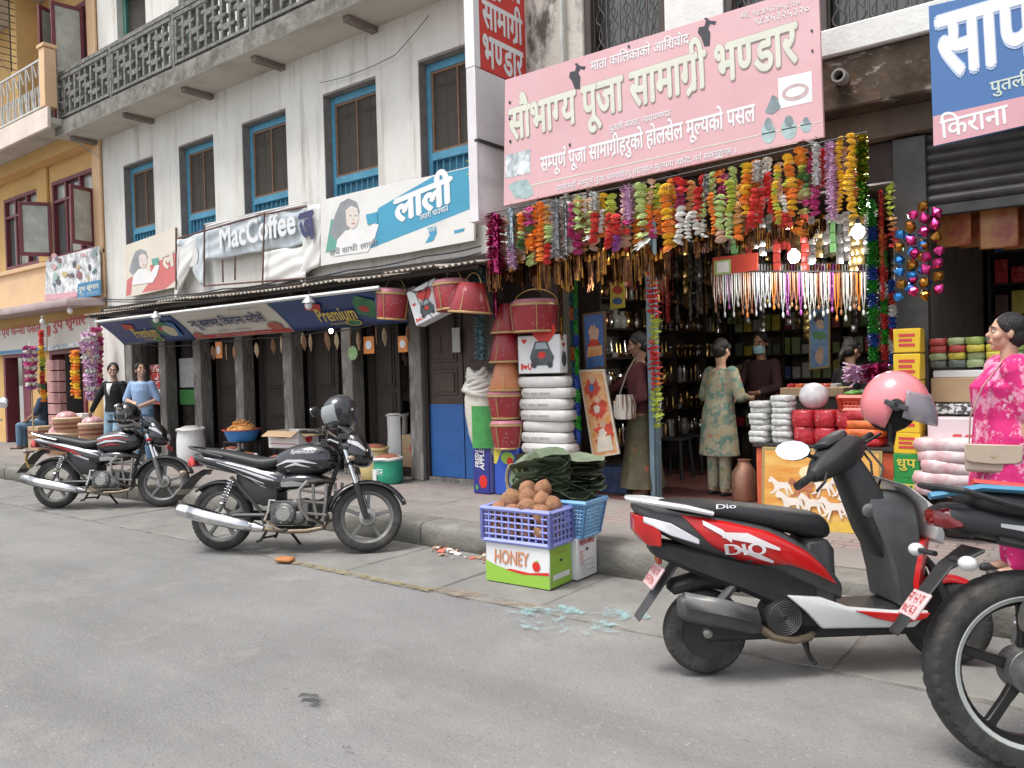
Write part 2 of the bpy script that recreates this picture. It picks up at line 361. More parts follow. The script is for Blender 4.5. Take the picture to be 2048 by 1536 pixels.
WY = 6.55; WX0, WX1 = -13.66, -4.93
WIN = [(-12.97, -12.03), (-11.29, -10.36), (-9.66, -8.68), (-7.93, -6.97), (-6.28, -5.33)]
ZT, ZB = 4.89, 3.38
b = MB(); xs = [WX0]+[v for p in WIN for v in p]+[WX1]
for i in range(0, len(xs), 2): b.box(xs[i], xs[i+1], WY, WY+.28, ZB, ZT)
b.box(WX0, WX1, WY, WY+.28, ZT, 5.46); b.box(WX0, WX1, WY, WY+.28, 2.62, ZB); b.build('wall', plaster, wb, smooth=False)
b = MB()
UP = [(-13.0, -12.1), (-11.15, -10.25), (-9.3, -8.4), (-7.4, -6.5)]
xs = [WX0]+[v for p in UP for v in p]+[WX1]
for i in range(0, len(xs), 2): b.box(xs[i], xs[i+1], WY, WY+.28, 5.67, 7.7)
b.box(WX0, WX1, WY, WY+.28, 7.7, 9.2); b.build('upper_wall', plaster, wb, smooth=False)
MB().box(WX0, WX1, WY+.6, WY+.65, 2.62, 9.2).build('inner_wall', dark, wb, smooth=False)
MB().box(WX0, WX0+.1, WY+.28, WY+6, 0, 9.2).build('gable_wall', plaster, wb, smooth=False); MB().box(WX1-.1, WX1, WY+.28, WY+6, 0, 9.2).build('gable_wall', plaster, wb, smooth=False)
MB().box(WX0-.1, WX1+.1, WY-.5, WY+6, 9.2, 9.4).build('roof_slab', oldconc, wb, smooth=False)
greenp = mat('green_paint', (.06, .19, .15), .6, ns=8, na=.2)
reveal = mat('grey_reveal', (.22, .20, .19), .9, ns=6, na=.2)
def blue_window(x0, x1):
    w = x1-x0; X = T(x0, WY, ZB); f = .07; h = ZT-ZB; zr = h-1.06
    p = MB(); p.box(.012, f+.012, .11, .2, 0, h-.03); p.box(w-f-.004, w-.004, .11, .2, 0, h-.03); p.box(.012+f, w-f-.004, .11, .2, h-.03-f*1.3, h-.03)
    fr = p.build('window', bluep, wb, X, bevel=.005)
    q = MB(); q.box(0, .010, .004, .27, 0, h); q.box(0.01, w-.002, .004, .27, h-.026, h-.002); q.build('reveal', reveal, fr, smooth=False)
    MB().box(f+.012, w-f-.004, .10, .17, zr-.06, zr+.03).build('rail', bluep, fr, bevel=.006)
    MB().box(f+.012, w-f-.004, .10, .17, .0, .06).build('rail', bluep, fr, bevel=.006)
    bal = MB(); bal.lathe([(.010, 0), (.016, .05), (.010, .10), (.013, .16), (.010, zr-.2)], 6); me = bal.mesh('baluster', bluep)
    for i in range(8): link('baluster', me, fr, T(f+.06+i*(w-2*f-.12)/7, .135, .06) @ SC(1, 1, (zr-.12)/(zr-.2)))
    MB().box(f+.012, w-f-.004, .185, .2, 0, zr-.05).build('lower_board', bluep, fr)
    # dusty wire screen over panelled brown shutters
    MB().box(f+.03, w-f-.02, .135, .139, zr+.045, h-.15).build('screen', screen, fr, smooth=False)
    fm = mat('screen_frame_timber', (.20, .115, .07), .75, ns=9, na=.2)
    e = MB(); z1 = h-.03-f*1.3; e.box(f+.012, f+.04, .12, .15, zr+.03, z1); e.box(w-f-.032, w-f-.004, .12, .15, zr+.03, z1); e.box(f+.04, w-f-.032, .12, .15, z1-.03, z1); e.box(f+.04, w-f-.032, .12, .15, zr+.03, zr+.06); e.box(w/2-.012, w/2+.012, .12, .15, zr+.06, z1-.03); e.build('screen_frame', fm, fr, bevel=.003)
    sm = mat('shutter_timber', (.155, .13, .11), .7, ns=6, na=.2)
    for i in range(2):
        a = f+.02+i*(w-2*f-.02)/2; ww = (w-2*f-.04)/2
        c = MB(); c.box(a, a+ww, .18, .2, zr, z1)
        for zz in (.06, .46, .74): c.box(a+.05, a+ww/2-.01, .165, .18, zr+zz, zr+zz+(.34 if zz < .5 else .2)); c.box(a+ww/2+.01, a+ww-.05, .165, .18, zr+zz, zr+zz+(.34 if zz < .5 else .2))
        c.build('shutter', sm, fr, bevel=.004)
for x0, x1 in WIN: blue_window(x0, x1)
for x0, x1 in UP:
    w = x1-x0; p = MB(); p.box(0, .08, .1, .2, 0, 2.03); p.box(w-.08, w, .1, .2, 0, 2.03); p.box(.08, w-.08, .1, .2, 1.93, 2.03); d = p.build('door', greenp, wb, T(x0, WY, 5.67), bevel=.005)
    MB().box(.08, w-.08, .15, .19, 0, 1.93).build('leaf', screen, d, smooth=False); MB().box(.1, w-.1, .2, .23, 0, 1.93).build('leaf', mat('shutter_timber', (.1,)*3), d, smooth=False)
# balcony: slab, soffit beams, cast lattice panels between iron posts
BY = 5.98; SZ = 5.44
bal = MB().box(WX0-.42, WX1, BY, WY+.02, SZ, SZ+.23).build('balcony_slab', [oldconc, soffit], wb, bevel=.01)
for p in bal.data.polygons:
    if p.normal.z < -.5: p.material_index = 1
for x in (-13.75, -12.0, -10.35, -8.7, -6.95, -5.2): MB().box(x-.05, x+.05, BY+.12, WY-.003, SZ-.07, SZ-.003).build('beam', mat('soffit_beam', (.2, .165, .14), .9, ns=5, na=.3), bal, bevel=.006)
lat = mat('lattice_concrete', (.21, .205, .185), .95, ns=22, na=.5, bs=60, bst=.6, spec=.2); layer(lat, (.06, .06, .055), 9, .5, .66, .7); layer(lat, (.4, .4, .37), 30, .62, .7, .5)
def lattice(w, h):
    """pre-cast screen: upright ribs with staggered stub bars"""
    q = MB(); n = 9; r = .034; q.box(0, w, -.04, .04, 0, .05); q.box(0, w, -.045, .045, h-.06, h)
    for i in range(n+1):
        x = .0+(w-r*1.6)*i/n; q.box(x, x+r*1.6, -.035, .035, .05, h-.06)
    for i in range(n):
        x0 = (w-r*1.6)*i/n+r*1.6; x1 = (w-r*1.6)*(i+1)/n
        for k, z in enumerate((.16, .31, .46, .61)):
            t = (i+k) % 3
            if t == 0: q.box(x0, x1, -.033, .033, z-.02, z+.065)
            elif t == 1: q.box(x0, x0+(x1-x0)*.5, -.033, .033, z+.0, z+.05)
            else: q.box(x0+(x1-x0)*.45, x1, -.033, .033, z+.02, z+.08)
    return q.mesh('lattice_panel', lat, bevel=.006)
LM = lattice(1.72, .68)
PX = [-14.05+.02+i*1.80 for i in range(6)]
for i, x in enumerate(PX):
    if x < WX1-.3: link('lattice_panel', LM, wb, T(x+.05, BY+.07, SZ+.29))
    p = MB(); p.box(x-.03, x+.03, BY+.04, BY+.1, SZ+.23, SZ+1.06); p.build('balcony_post', lat, wb, bevel=.005)
for z0, z1 in ((SZ+1.0, SZ+1.07), (SZ+.245, SZ+.275)):
    for i in range(5): MB().box(PX[i]+.035, PX[i]+1.765, BY+.045, BY+.095, z0, z1).build('rail', lat, wb, bevel=.006)
MB().box(PX[5]+.035, WX1, BY+.045, BY+.095, SZ+1.0, SZ+1.07).build('rail', lat, wb, bevel=.006)
# end of the balcony returns to the wall
MB().box(-14.06, -14.0, BY+.105, WY-.01, SZ+1.0, SZ+1.07).build('rail', lat, wb); 
for y in (.2, .32, .44): MB().box(-14.05, -14.01, BY+y, BY+y+.05, SZ+.235, SZ+.995).build('rib', lat, wb)
# ground floor of the white building: timber posts, lintel, panelled doors, dark shop behind
MB().box(WX0, WX1, 6.42, 6.80, 2.36, 2.615).build('lintel', brownw, wb, bevel=.01)
posts = [-12.74, -11.72, -10.76, -9.71, -8.63, -7.47, -6.33]
def postmesh(s):
    random.seed(s); rings = []
    for i in range(12):
        z = KZ+(2.36-KZ)*i/11; e = rnd(-.006, .006); g = .095 if i not in (0, 11) else .105
        rings.append([(-g+e, -g, z), (g+e, -g+rnd(-.005, .005), z), (g+e, g, z), (-g+e, g, z)])
    return MB().loft(rings).mesh('post', postw, bevel=.01)
for i, x in enumerate(posts): link('post', postmesh(i), wb, T(x, 6.50, 0))
MB().box(WX0, -12.9, 6.42, 6.8, 0, 2.36).build('pier', plaster, wb, smooth=False)
def door_leaf(parent, X, w, h, m, m2=None, zsplit=0, th=.045, rows=((.08, .26), (.38, .2), (.62, 1.2)), cols=1, name='door'):
    d = MB(); d.box(0, w, 0, th, 0, h); o = d.build(name, m, parent, X, bevel=.004)
    for z, hh in rows:
        for c in range(cols):
            x0 = .07+c*(w-.07)/cols; x1 = x0+(w-.07)/cols-.07; p = MB()
            p.box(x0, x1, -.012, -.001, z, z+hh); p.box(x0+.035, x1-.035, -.024, -.013, z+.035, z+hh-.035); p.build('panel', m, o, bevel=.005)
    return o
BH = 2.15
def bay(x0, x1, leaves):
    for a, w, ang in leaves: door_leaf(wb, T(x0+a, 6.66, KZ) @ RZ(ang), w, BH, brownw, rows=((.1, .2), (.36, .22), (.64, .34), (1.04, .95)))
bay(-11.62, -10.86, [(.0, .40, 0), (.42, .36, 0)])
bay(-10.66, -9.81, [(.0, .16, 60), (.12, .70, 0)])
bay(-9.61, -8.73, [(.0, .18, 60), (.14, .60, 0)])
bay(-8.53, -7.57, [(.0, .20, 60), (.14, .46, 0)])
bay(-7.37, -6.43, [(.0, .2, 60), (.14, .40, 0)])
bay(-12.64, -11.82, [(.0, .22, 70), (.62, .2, -65)])
# right-hand pair of doors, brown above and blue below
for i, (a, w) in enumerate(((-6.2, .50), (-5.685, .62))):
    d = door_leaf(wb, T(a, 6.50, KZ+.05), w, 2.1, browndoor, rows=((.90, .28), (1.26, .62)), cols=1 if i else 1)
    MB().box(.0, w, -.006, -.001, .0, .80).build('blue_panel', mat('door_blue_paint', (.028, .13, .40), .5, ns=6, na=.12), d, smooth=False)
    for z0, z1, c in ((.90, .30, 0),):
        pass
    for k in range(2): MB().box(.12+k*(w/2-.05), .12+k*(w/2-.05)+.10, -.032, -.025, 1.36+.06*k, 1.56+.2*k).build('panel', browndoor, d, bevel=.004)
MB().box(-6.225, -6.19, 6.46, 6.6, KZ, 2.36).build('door_frame', brownw, wb); MB().box(-6.19, -4.95, 6.44, 6.62, KZ-.02, KZ+.045).build('door_sill', postw, wb, bevel=.006)
MB().box(-5.06, -4.93, 6.42, 6.8, KZ, 2.36).build('door_frame', brownw, wb)
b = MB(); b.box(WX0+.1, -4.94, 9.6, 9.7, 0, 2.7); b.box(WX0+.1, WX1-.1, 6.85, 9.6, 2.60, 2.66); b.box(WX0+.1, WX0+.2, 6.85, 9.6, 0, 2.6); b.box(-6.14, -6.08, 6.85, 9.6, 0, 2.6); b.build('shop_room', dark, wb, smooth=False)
# ---------------------------------------------------------------- orange building
orange = mat('orange_plaster', (.64, .41, .17), .9, ns=2, na=.1, bs=30, bst=.15, spec=.2); layer(orange, (.60, .40, .20), 1.5, .55, .75, .5)
peach = mat('peach_plaster', (.74, .50, .30), .9, ns=2, na=.08, bs=30, bst=.15, spec=.2); layer(peach, (.55, .42, .32), 1.6, .55, .75, .5)
maroon = mat('maroon_paint', (.165, .035, .045), .5, ns=5, na=.2); pinkc = mat('pinkish_concrete', (.42, .33, .32), .9, ns=3, na=.15); layer(pinkc, (.22, .17, .16), 2, .5, .7, .5)
glassd = mat('dark_glass', (.10, .105, .10), .08, spec=.8); glassl = mat('pale_curtain_glass', (.42, .43, .38), .25, ns=4, na=.25)
ivory = mat('ivory_iron', (.55, .54, .5), .6, ns=6, na=.2); iron = mat('black_iron', (.03, .027, .027), .55, ns=9, na=.3)
ob = thing('orange_building', 'orange and peach building with maroon windows and a balcony', 'building', T(0, 0, 0))
OX0, OX1 = -22.0, -13.675
b = MB(); W1 = (-15.62, -13.97); W2 = (-17.8, -16.2); zb, zt = 3.64, 5.05
for x0, x1 in ((OX0, W2[0]), (W2[1], W1[0]), (W1[1], OX1)): b.box(x0, x1, WY, WY+.28, zb, zt)
b.box(OX0, OX1, WY, WY+.28, zt, 5.6); b.build('wall', orange, ob, smooth=False)
MB().box(OX0, OX1, WY-.004, WY+.28, 2.80, zb).build('lower_wall', peach, ob, smooth=False)
MB().box(OX0, OX1, WY-.06, WY, 3.55, 3.63).build('sill_band', peach, ob, bevel=.006)
MB().box(-13.95, OX1, WY-.05, WY-.008, 2.8, 9.2).build('pilaster', peach, ob, bevel=.006); MB().box(-16.16, -15.72, WY-.05, WY-.008, 3.64, 5.6).build('pilaster', orange, ob, bevel=.006)
def maroon_window(x0, x1, z0, z1, parent, n=3):
    w = x1-x0; h = z1-z0; p = MB(); f = .07
    p.box(0, f, .02, .14, 0, h); p.box(w-f, w, .02, .14, 0, h); p.box(f, w-f, .02, .14, h-f, h); p.box(f, w-f, .02, .14, 0, f); p.box(f, w-f, .03, .13, h*.72, h*.72+.05)
    for i in range(1, n): p.box(w*i/n-.03, w*i/n+.03, .025, .135, f, h*.72); p.box(w*i/n-.03, w*i/n+.03, .025, .135, h*.72+.05, h-f)
    o = p.build('window', maroon, parent, T(x0, WY-.03, z0), bevel=.004)
    for i in range(n):
        MB().box(w*i/n+.03, w*(i+1)/n-.03, .10, .108, f, h*.72).build('pane', glassl if i == 1 else glassd, o, smooth=False); MB().box(w*i/n+.03, w*(i+1)/n-.03, .10, .108, h*.72+.05, h-f).build('pane', glassl if i != 1 else glassd, o, smooth=False)
    g = MB(); a0 = w/n+.04; a1 = 2*w/n-.04
    for i in range(6): xx = a0+(a1-a0)*i/5; g.tube([(xx, .07, f), (xx, .07, h*.72)], .006, 5)
    for zz in (.25, .5, .75): g.tube([(a0, .07, f+(h*.72-f)*zz), (a1, .07, f+(h*.72-f)*zz)], .006, 5)
    for i in range(5):
        cx = a0+(a1-a0)*(i+.5)/5
        for zz in (.38, .62): g.tube([(cx+.045*cos(t), .066, f+(h*.72-f)*zz+.06*sin(t)) for t in [2*pi*k/10 for k in range(10)]], .005, 4, closed=True)
    g.build('grille', ivory, o); return o
wn = maroon_window(*W1, zb, zt, ob); wn2 = maroon_window(*W2, zb, zt, ob)
def leaf(parent, X, w, h):
    p = MB(); p.box(0, .06, 0, .04, 0, h); p.box(w-.06, w, 0, .04, 0, h); p.box(.06, w-.06, 0, .04, 0, .07); p.box(.06, w-.06, 0, .04, h-.06, h); o = p.build('open_leaf', maroon, parent, X, bevel=.004)
    MB().box(.06, w-.06, .015, .022, .07, h-.06).build('pane', glassl, o, smooth=False); return o
leaf(wn, T(.02, .0, .05) @ RZ(-118), .52, .98); leaf(wn, T(1.62, 0, .05) @ RZ(-75), .45, .98)
for x0, x1, z0, z1 in ((OX0, -18.1, .0, 2.8), (-16.85, -15.95, 0, 2.8), (-14.55, OX1, 0, 2.8), (-18.1, -16.85, 2.0, 2.8), (-15.95, -14.55, 2.0, 2.8)):
    MB().box(x0, x1, WY+.02, WY+.26, z0, z1).build('wall', orange, ob, smooth=False)
# canopy with clipped corner
cv = MB(); out = [(OX0, 6.05), (-14.05, 6.05), (-13.72, 6.54), (OX0, 6.54)]
cv.add([(x, y, 2.67) for x, y in out]+[(x, y, 2.80) for x, y in out], [(3, 2, 1, 0), (4, 5, 6, 7)]+[(i, (i+1) % 4, (i+1) % 4+4, i+4) for i in range(4)]); cv.build('canopy', pinkc, ob, bevel=.006)
# balcony above
MB().box(OX0, -13.82, 5.82, 6.545, 5.60, 5.70).build('balcony_slab', soffit, ob, smooth=False); MB().box(OX0, -13.80, 5.76, 5.815, 5.52, 5.86).build('balcony_edge', mat('pale_peach_plaster', (.7, .6, .52), .9, ns=3, na=.12), ob, bevel=.006)
MB().box(OX0, -13.82, 6.3, 6.54, 5.36, 5.595).build('beam', orange, ob, smooth=False)
MB().box(-14.02, -13.83, 5.75, 5.94, 5.87, 6.82).build('balcony_pier', peach, ob, bevel=.008); MB().box(-14.05, -13.80, 5.73, 5.96, 6.825, 6.88).build('pier_cap', peach, ob, bevel=.006)
rl = MB()
for z in (5.93, 6.70): rl.box(OX0, -14.03, 5.82, 5.85, z, z+.03)
x = -14.2
while x > -20:
    rl.box(x-.02, x, 5.825, 5.845, 5.96, 6.70)
    rl.tube([(x-.02, 5.835, 6.68), (x-.13, 5.835, 6.45), (x-.24, 5.835, 6.68)], .008, 5); rl.tube([(x-.02, 5.835, 5.96), (x-.13, 5.835, 6.3), (x-.24, 5.835, 5.96)], .008, 5); rl.box(x-.08, x-.065, 5.827, 5.843, 5.96, 6.30); rl.box(x-.2, x-.185, 5.827, 5.843, 5.96, 6.30); x -= .26
rl.build('railing', ivory, ob)
rs = MB()
for z in (6.55, 6.25, 6.0): rs.tube([(-13.9, 5.95, z), (-13.9, 6.5, z)], .012, 5)
for y in (6.05, 6.15, 6.25, 6.35): rs.tube([(-13.9, y, 5.9), (-13.9, y, 6.55)], .010, 5)
rs.build('side_railing', ivory, ob)
b = MB(); b.box(OX0, -15.45, WY, WY+.28, 5.605, 9.2); b.box(-13.97, OX1, WY, WY+.28, 5.605, 9.2); b.box(-15.45, -13.97, WY, WY+.28, 7.9, 9.2); b.build('upper_wall', orange, ob, smooth=False)
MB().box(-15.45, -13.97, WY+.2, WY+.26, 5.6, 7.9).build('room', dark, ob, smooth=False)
d = MB(); d.box(-15.42, -15.34, WY-.02, WY+.1, 5.7, 7.9); d.box(-14.06, -13.98, WY-.02, WY+.1, 5.7, 7.9); d.box(-15.34, -14.06, WY-.02, WY+.1, 7.8, 7.9); d.box(-14.75, -14.68, WY, WY+.08, 5.7, 7.8); dd = d.build('door', maroon, ob, bevel=.004)
leaf(dd, T(-14.68, WY-.03, 5.75) @ RZ(-70), .62, 2.0); leaf(dd, T(-14.1, WY-.03, 5.75) @ RZ(-100), .5, 2.0); MB().box(-15.34, -14.76, WY+.05, WY+.06, 5.7, 7.8).build('pane', glassl, dd, smooth=False)
MB().box(OX0, OX1-.1, 5.75, 6.54, 8.35, 8.5).build('upper_slab', soffit, ob, smooth=False); MB().box(-16.05, -15.75, 6.1, 6.54, 5.71, 8.35).build('column', orange, ob, smooth=False)
gm = MB()
for i in range(11): z = 7.0+.12*i; gm.tube([(-15.75, 5.78, z), (-15.75, 6.09, z)], .008, 4); gm.tube([(-17.2, 5.78, z), (-15.75, 5.78, z)], .008, 4)
for i in range(12): gm.tube([(-15.75-.13*i, 5.78, 6.95), (-15.75-.13*i, 5.78, 8.3)], .008, 4)
gm.tube([(-15.75, 6.0, 6.95), (-15.75, 6.0, 8.3)], .012, 4); gm.build('iron_grille', iron, ob)
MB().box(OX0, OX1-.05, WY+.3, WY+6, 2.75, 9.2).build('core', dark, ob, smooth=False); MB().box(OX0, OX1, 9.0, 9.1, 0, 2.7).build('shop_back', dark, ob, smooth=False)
for x0, x1 in ((-18.1, -16.85), (-15.95, -14.55)):
    f = MB(); f.box(x0, x0+.09, WY-.02, WY+.2, KZ, 2.0); f.box(x1-.09, x1, WY-.02, WY+.2, KZ, 2.0); f.box(x0+.09, x1-.09, WY-.02, WY+.2, 1.9, 2.0); f.build('door_frame', maroon, ob, bevel=.004)
for x0, a in ((-17.55, 0), (-17.15, 20)):
    dl = MB().box(0, .36, 0, .04, 0, 1.7).build('door', maroon, ob, T(x0, WY+.12, KZ) @ RZ(a), bevel=.004)
    for z in (.1, .6, 1.1): MB().box(.06, .30, -.012, -.001, z, z+.42).build('panel', maroon, dl, bevel=.004)
pb = MB()
for k in range(8): pb.box(-15.72, -15.22, 6.38, 6.5, KZ+.02+k*.2, KZ+.2+k*.2)
o = pb.build('stacked_boxes_display', mat('pink_carton', (.48, .27, .26), .8, ns=4, na=.2), ob, bevel=.006)
# ---------------------------------------------------------------- right building (two shops)
mould = mat('mouldy_plaster', (.56, .53, .47), .95, ns=2, na=.12, bs=30, bst=.5, spec=.2); layer(mould, (.06, .05, .04), 2.4, .50, .62, .9, (1.3, 1, .6)); layer(mould, (.28, .13, .08), 1.3, .64, .7, .8)
beamm = mat('mouldy_beam', (.085, .062, .045), .95, ns=5, na=.5, bs=25, bst=.6, spec=.2); layer(beamm, (.45, .43, .40), 7, .58, .68, .8, (.5, 1, 1)); layer(beamm, (.18, .09, .05), 3, .52, .7, .6)
whitew = mat('whitewash', (.72, .71, .68), .9, ns=4, na=.12, bs=40, bst=.3, spec=.2); layer(whitew, (.4, .38, .36), 5, .58, .72, .6, (1, 1, .3))
shut = mat('dark_shutter', (.07, .068, .066), .45, metal=.3, ns=6, na=.3)
rb = thing('right_building', 'stained old building whose ground floor holds two open shops', 'building', T(0, 0, 0))
CY = 6.3
MB().box(-4.92, -3.94, CY, CY+.35, 2.7, 8).build('pillar', mould, rb, bevel=.01)
MB().box(-4.92, -4.52, CY+.05, CY+.4, KZ-.1, 2.695).build('pillar_base', brownw, rb, bevel=.01)
MB().box(-3.12, -2.6, CY, CY+.35, 3.6, 8).build('wall', whitew, rb, smooth=False); MB().box(-1.0, 6, CY, CY+.35, 3.6, 8).build('wall', whitew, rb, smooth=False)
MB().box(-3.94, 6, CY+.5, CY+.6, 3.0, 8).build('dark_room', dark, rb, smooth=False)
MB().box(-3.935, 6, CY-.22, CY+.5, 3.22, 3.60).build('beam', beamm, rb, bevel=.012); MB().box(-3.93, 6, CY-.26, CY+.34, 3.605, 3.80).build('sill_band', whitew, rb, bevel=.01)
MB().box(-4.5, 6, CY+.0, 10.6, 3.02, 3.215).build('soffit', mat('brown_soffit', (.16, .12, .09), .9, ns=3, na=.3), rb, smooth=False)
def grille_window(x0, x1, z0, z1, n):
    f = MB(); f.box(x0, x0+.06, CY+.02, CY+.12, z0, z1); f.box(x1-.06, x1, CY+.02, CY+.12, z0, z1); f.box(x0+.06, x1-.06, CY+.02, CY+.12, z0, z0+.06)
    o = f.build('window', mat('dark_timber', (.055, .04, .035), .6, ns=6, na=.3), rb, bevel=.004); g = MB(); w = (x1-x0-.12)/n
    for i in range(n+1):
        x = x0+.06+w*i; g.tube([(x, CY+.08, z0+.05), (x, CY+.08, z1)], .008, 5)
        if i < n:
            z = z0+.1
            while z < z1-.3: g.tube([(x+w/2+w*.45*sin(t*2*pi)*(1-t), CY+.08, z+.3*t) for t in [k/8 for k in range(9)]], .006, 4); g.tube([(x+w/2-w*.45*sin(t*2*pi)*(1-t), CY+.08, z+.3*t) for t in [k/8 for k in range(9)]], .006, 4); z += .3
    g.build('grille', mat('rusty_iron', (.10, .085, .08), .7, ns=9, na=.4), o); MB().box(x0+.06, x1-.06, CY+.2, CY+.22, z0, z1).build('pane', glassd, o, smooth=False)
grille_window(-3.93, -3.13, 3.82, 6.2, 5); grille_window(-2.59, -1.9, 3.82, 6.2, 5); grille_window(-1.85, -1.02, 3.82, 6.2, 5)
pv_ = MB(); pv_.tube([(-4.14, CY-.05, 2.7), (-4.14, CY-.05, 8)], .022, 8); pv_.build('drain_pipe', mat('pale_pipe', (.5, .5, .47), .6, ns=5, na=.2), rb)
pp_ = MB(); pp_.lathe([(.05, 0), (.05, .12), (.035, .12), (.035, .01)], 12, X=T(-1.62, CY-.21, 3.43) @ RX(90)); pp_.build('drain_spout', mat('spout', (.3, .28, .26), .8), rb)
# shop shell: side walls, back wall, ceiling, steel post, partition, shutter boxes
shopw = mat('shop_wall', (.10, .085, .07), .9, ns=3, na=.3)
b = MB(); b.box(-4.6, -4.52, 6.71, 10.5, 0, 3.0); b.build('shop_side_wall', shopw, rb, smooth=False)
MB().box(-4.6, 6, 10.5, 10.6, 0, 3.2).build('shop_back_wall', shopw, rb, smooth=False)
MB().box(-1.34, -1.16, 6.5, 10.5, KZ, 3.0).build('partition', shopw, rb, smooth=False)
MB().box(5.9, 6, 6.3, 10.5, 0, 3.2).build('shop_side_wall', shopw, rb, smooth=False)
sp = MB(); sp.box(-3.47, -3.39, 6.5, 6.58, KZ, 3.0); sp.box(-3.455, -3.405, 6.47, 6.495, KZ, 3.0); sp.build('steel_post', mat('blue_grey_steel', (.17, .25, .30), .5, metal=.2, ns=6, na=.15), rb, bevel=.004)
def shutter_box(x0, x1):
    n = 7; s = MB(); prof = []
    for i in range(n):
        z = 2.50+i*.075
        s.grid(lambda u, v: (x0+(x1-x0)*u, 6.42-.022*sin(pi*v), z+.075*v), 1, 6)
    o = s.build('rolled_shutter', shut, rb); MB().box(x0, x1, 6.40, 6.47, 2.42, 2.495).build('shutter_rail', shut, rb, bevel=.006); return o
shutter_box(-1.14, 5.8)
MB().box(-4.45, -1.36, 6.42, 6.5, 2.72, 3.01).build('lintel_board', mat('dark_timber', (.055, .04, .035)), rb, bevel=.006)
MB().box(-1.36, -1.14, 6.36, 6.46, KZ, 3.0).build('shutter_channel', shut, rb, bevel=.004)
# ---------------------------------------------------------------- corrugated tin roof over the grocery
tin = mat('rusty_tin', (.30, .27, .235), .65, metal=.3, ns=4, na=.25, bs=40, bst=.2); layer(tin, (.16, .10, .065), 2.2, .48, .64, .9)
tr = thing('tin_roof', 'rusty corrugated tin roof sheets sloping over the grocery shop', 'roof', T(0, 0, 0))
random.seed(8); x = -12.35; i = 0
while x < -4.75:
    L = .72; dz = rnd(-.015, .015)+(.035 if i in (3, 4) else 0); yo = rnd(-.03, .03); tl = rnd(-.018, .018); x1 = min(x+L, -4.66)
    def fn(u, v): X_ = x+(x1-x+.03)*u; return (X_, 5.53+yo+(6.53-5.53-yo)*v, 2.385+dz*(1-v)+tl*(u-.5)*(1-v)+.13*v+.012*sin(2*pi*(X_-x)/.076)+(i % 2)*.006)
    g = MB(); g.grid(fn, 76, 3); o = g.build('roof_sheet', tin, tr, angle=60); q = o.modifiers.new('s', 'SOLIDIFY'); q.thickness = .0025
    x += L; i += 1
for y, z in ((5.62, 2.335), (6.2, 2.41)): MB().box(-12.3, -4.7, y, y+.05, z, z+.045).build('batten', brownw, tr, bevel=.004)
for x in (-12.1, -9.7, -7.5, -5.1):
    q = MB(); q.tube([(x, 5.64, 2.33), (x, 6.5, 2.33)], .02, 6); q.tube([(x, 5.75, 2.32), (x, 6.48, 1.95)], .014, 6); q.build('bracket', iron, tr)
# ================================================================ SIGNS AND BANNERS
def pq(pts, Y): return [(lambda p: (p.x, p.z))(at(x, y, Y=Y)) for x, y in pts]
def board(name, label, cat, pts, Y, m, th=.03, edge=None):
    """a flat board standing in the plane Y, outline read off the photo, with real thickness"""
    o = thing(name, label, cat, T(0, Y, 0)); MB().prism(pq(pts, Y), 0, th).build('panel', m, o, bevel=.002); return o
def letpx(s, o, x0, y0, x1, y1, hpx, Y, m, **k):
    """one line of lettering on a board of plane Y: ink box from photo points (bottom left, bottom right) and height in photo pixels"""
    a = at(x0, y0, Y=Y); c = at(x1, y1, Y=Y); t = at(x0, y0-hpx, Y=Y); w = (c-a).length; ang = atan2(c.z-a.z, c.x-a.x)
    return lettering(s, o, T(a.x, 0, a.z) @ M.Rotation(-ang, 4, 'Y'), w, (t-a).length, m, **k)
def blob(o, pts, Y, m, y=-.0015, name='print'): return flat(o, I4, pq(pts, Y), m, y, name)
def ovp(cx, cy, rx, ry, n=16, a=0): return [(x, z) for x, z in oval(cx, cy, rx, ry, n, a)]
pinkb = mat('faded_pink_board', (.66, .385, .40), .5, ns=2, na=.06); layer(pinkb, (.72, .50, .51), 1.2, .45, .7, .5)
creamL = mat('cream_letters', (.66, .66, .55), .6, ns=7, na=.06); whiteL = mat('white_letters', (.78, .77, .77), .6); greyedge = mat('letter_edge_grey', (.42, .34, .31), .7)
blackp = mat('black_print', (.045, .045, .055), .6); pict = mat('faded_picture', (.30, .36, .38), .6, ns=9, col2=(.72, .74, .74), thr=(.42, .58)); teal = mat('faded_teal_print', (.36, .47, .46), .6, ns=14, na=.3)
PY = 5.64
ps = board('shop_sign', 'long faded pink shop sign with cream lettering above the flower garlands', 'sign', [(1007, 412), (1648, 272), (1636, -32), (1010, 160)], PY, pinkb)
letpx('माता कालिकाको आशिव^ाद', ps, 1182, 144, 1379, 88, 27, PY, whiteL, bold=.02)
letpx('सौभाग~य पूजा सामाग_ी भण~डार', ps, 1022, 307, 1598, 155, 112, PY, creamL, bold=.034, m2=greyedge, ol=.012)
letpx('पुतली बजार, नारायणगढ', ps, 1219, 268, 1342, 236, 20, PY, whiteL, bold=.02)
letpx('सम~पूण^ पूजा सामाग_ीहरुको होलसेल मूल~यको पसल', ps, 1083, 356, 1512, 256, 52, PY, whiteL, bold=.028)
letpx('हामीकहाँ सम~पूण^ पूजा सामाग_ीहरु होलसेल मूल~यमा खरिद गन^ सक~नुहुन~छ ।', ps, 1113, 386, 1472, 310, 18, PY, whiteL, bold=.012)
letpx('मो. ९८४५२०५८२०', ps, 1482, 39, 1600, 11, 15, PY, whiteL, bold=.01); letpx('९८४५३२५३२०', ps, 1509, 52, 1618, 26, 15, PY, whiteL, bold=.01)
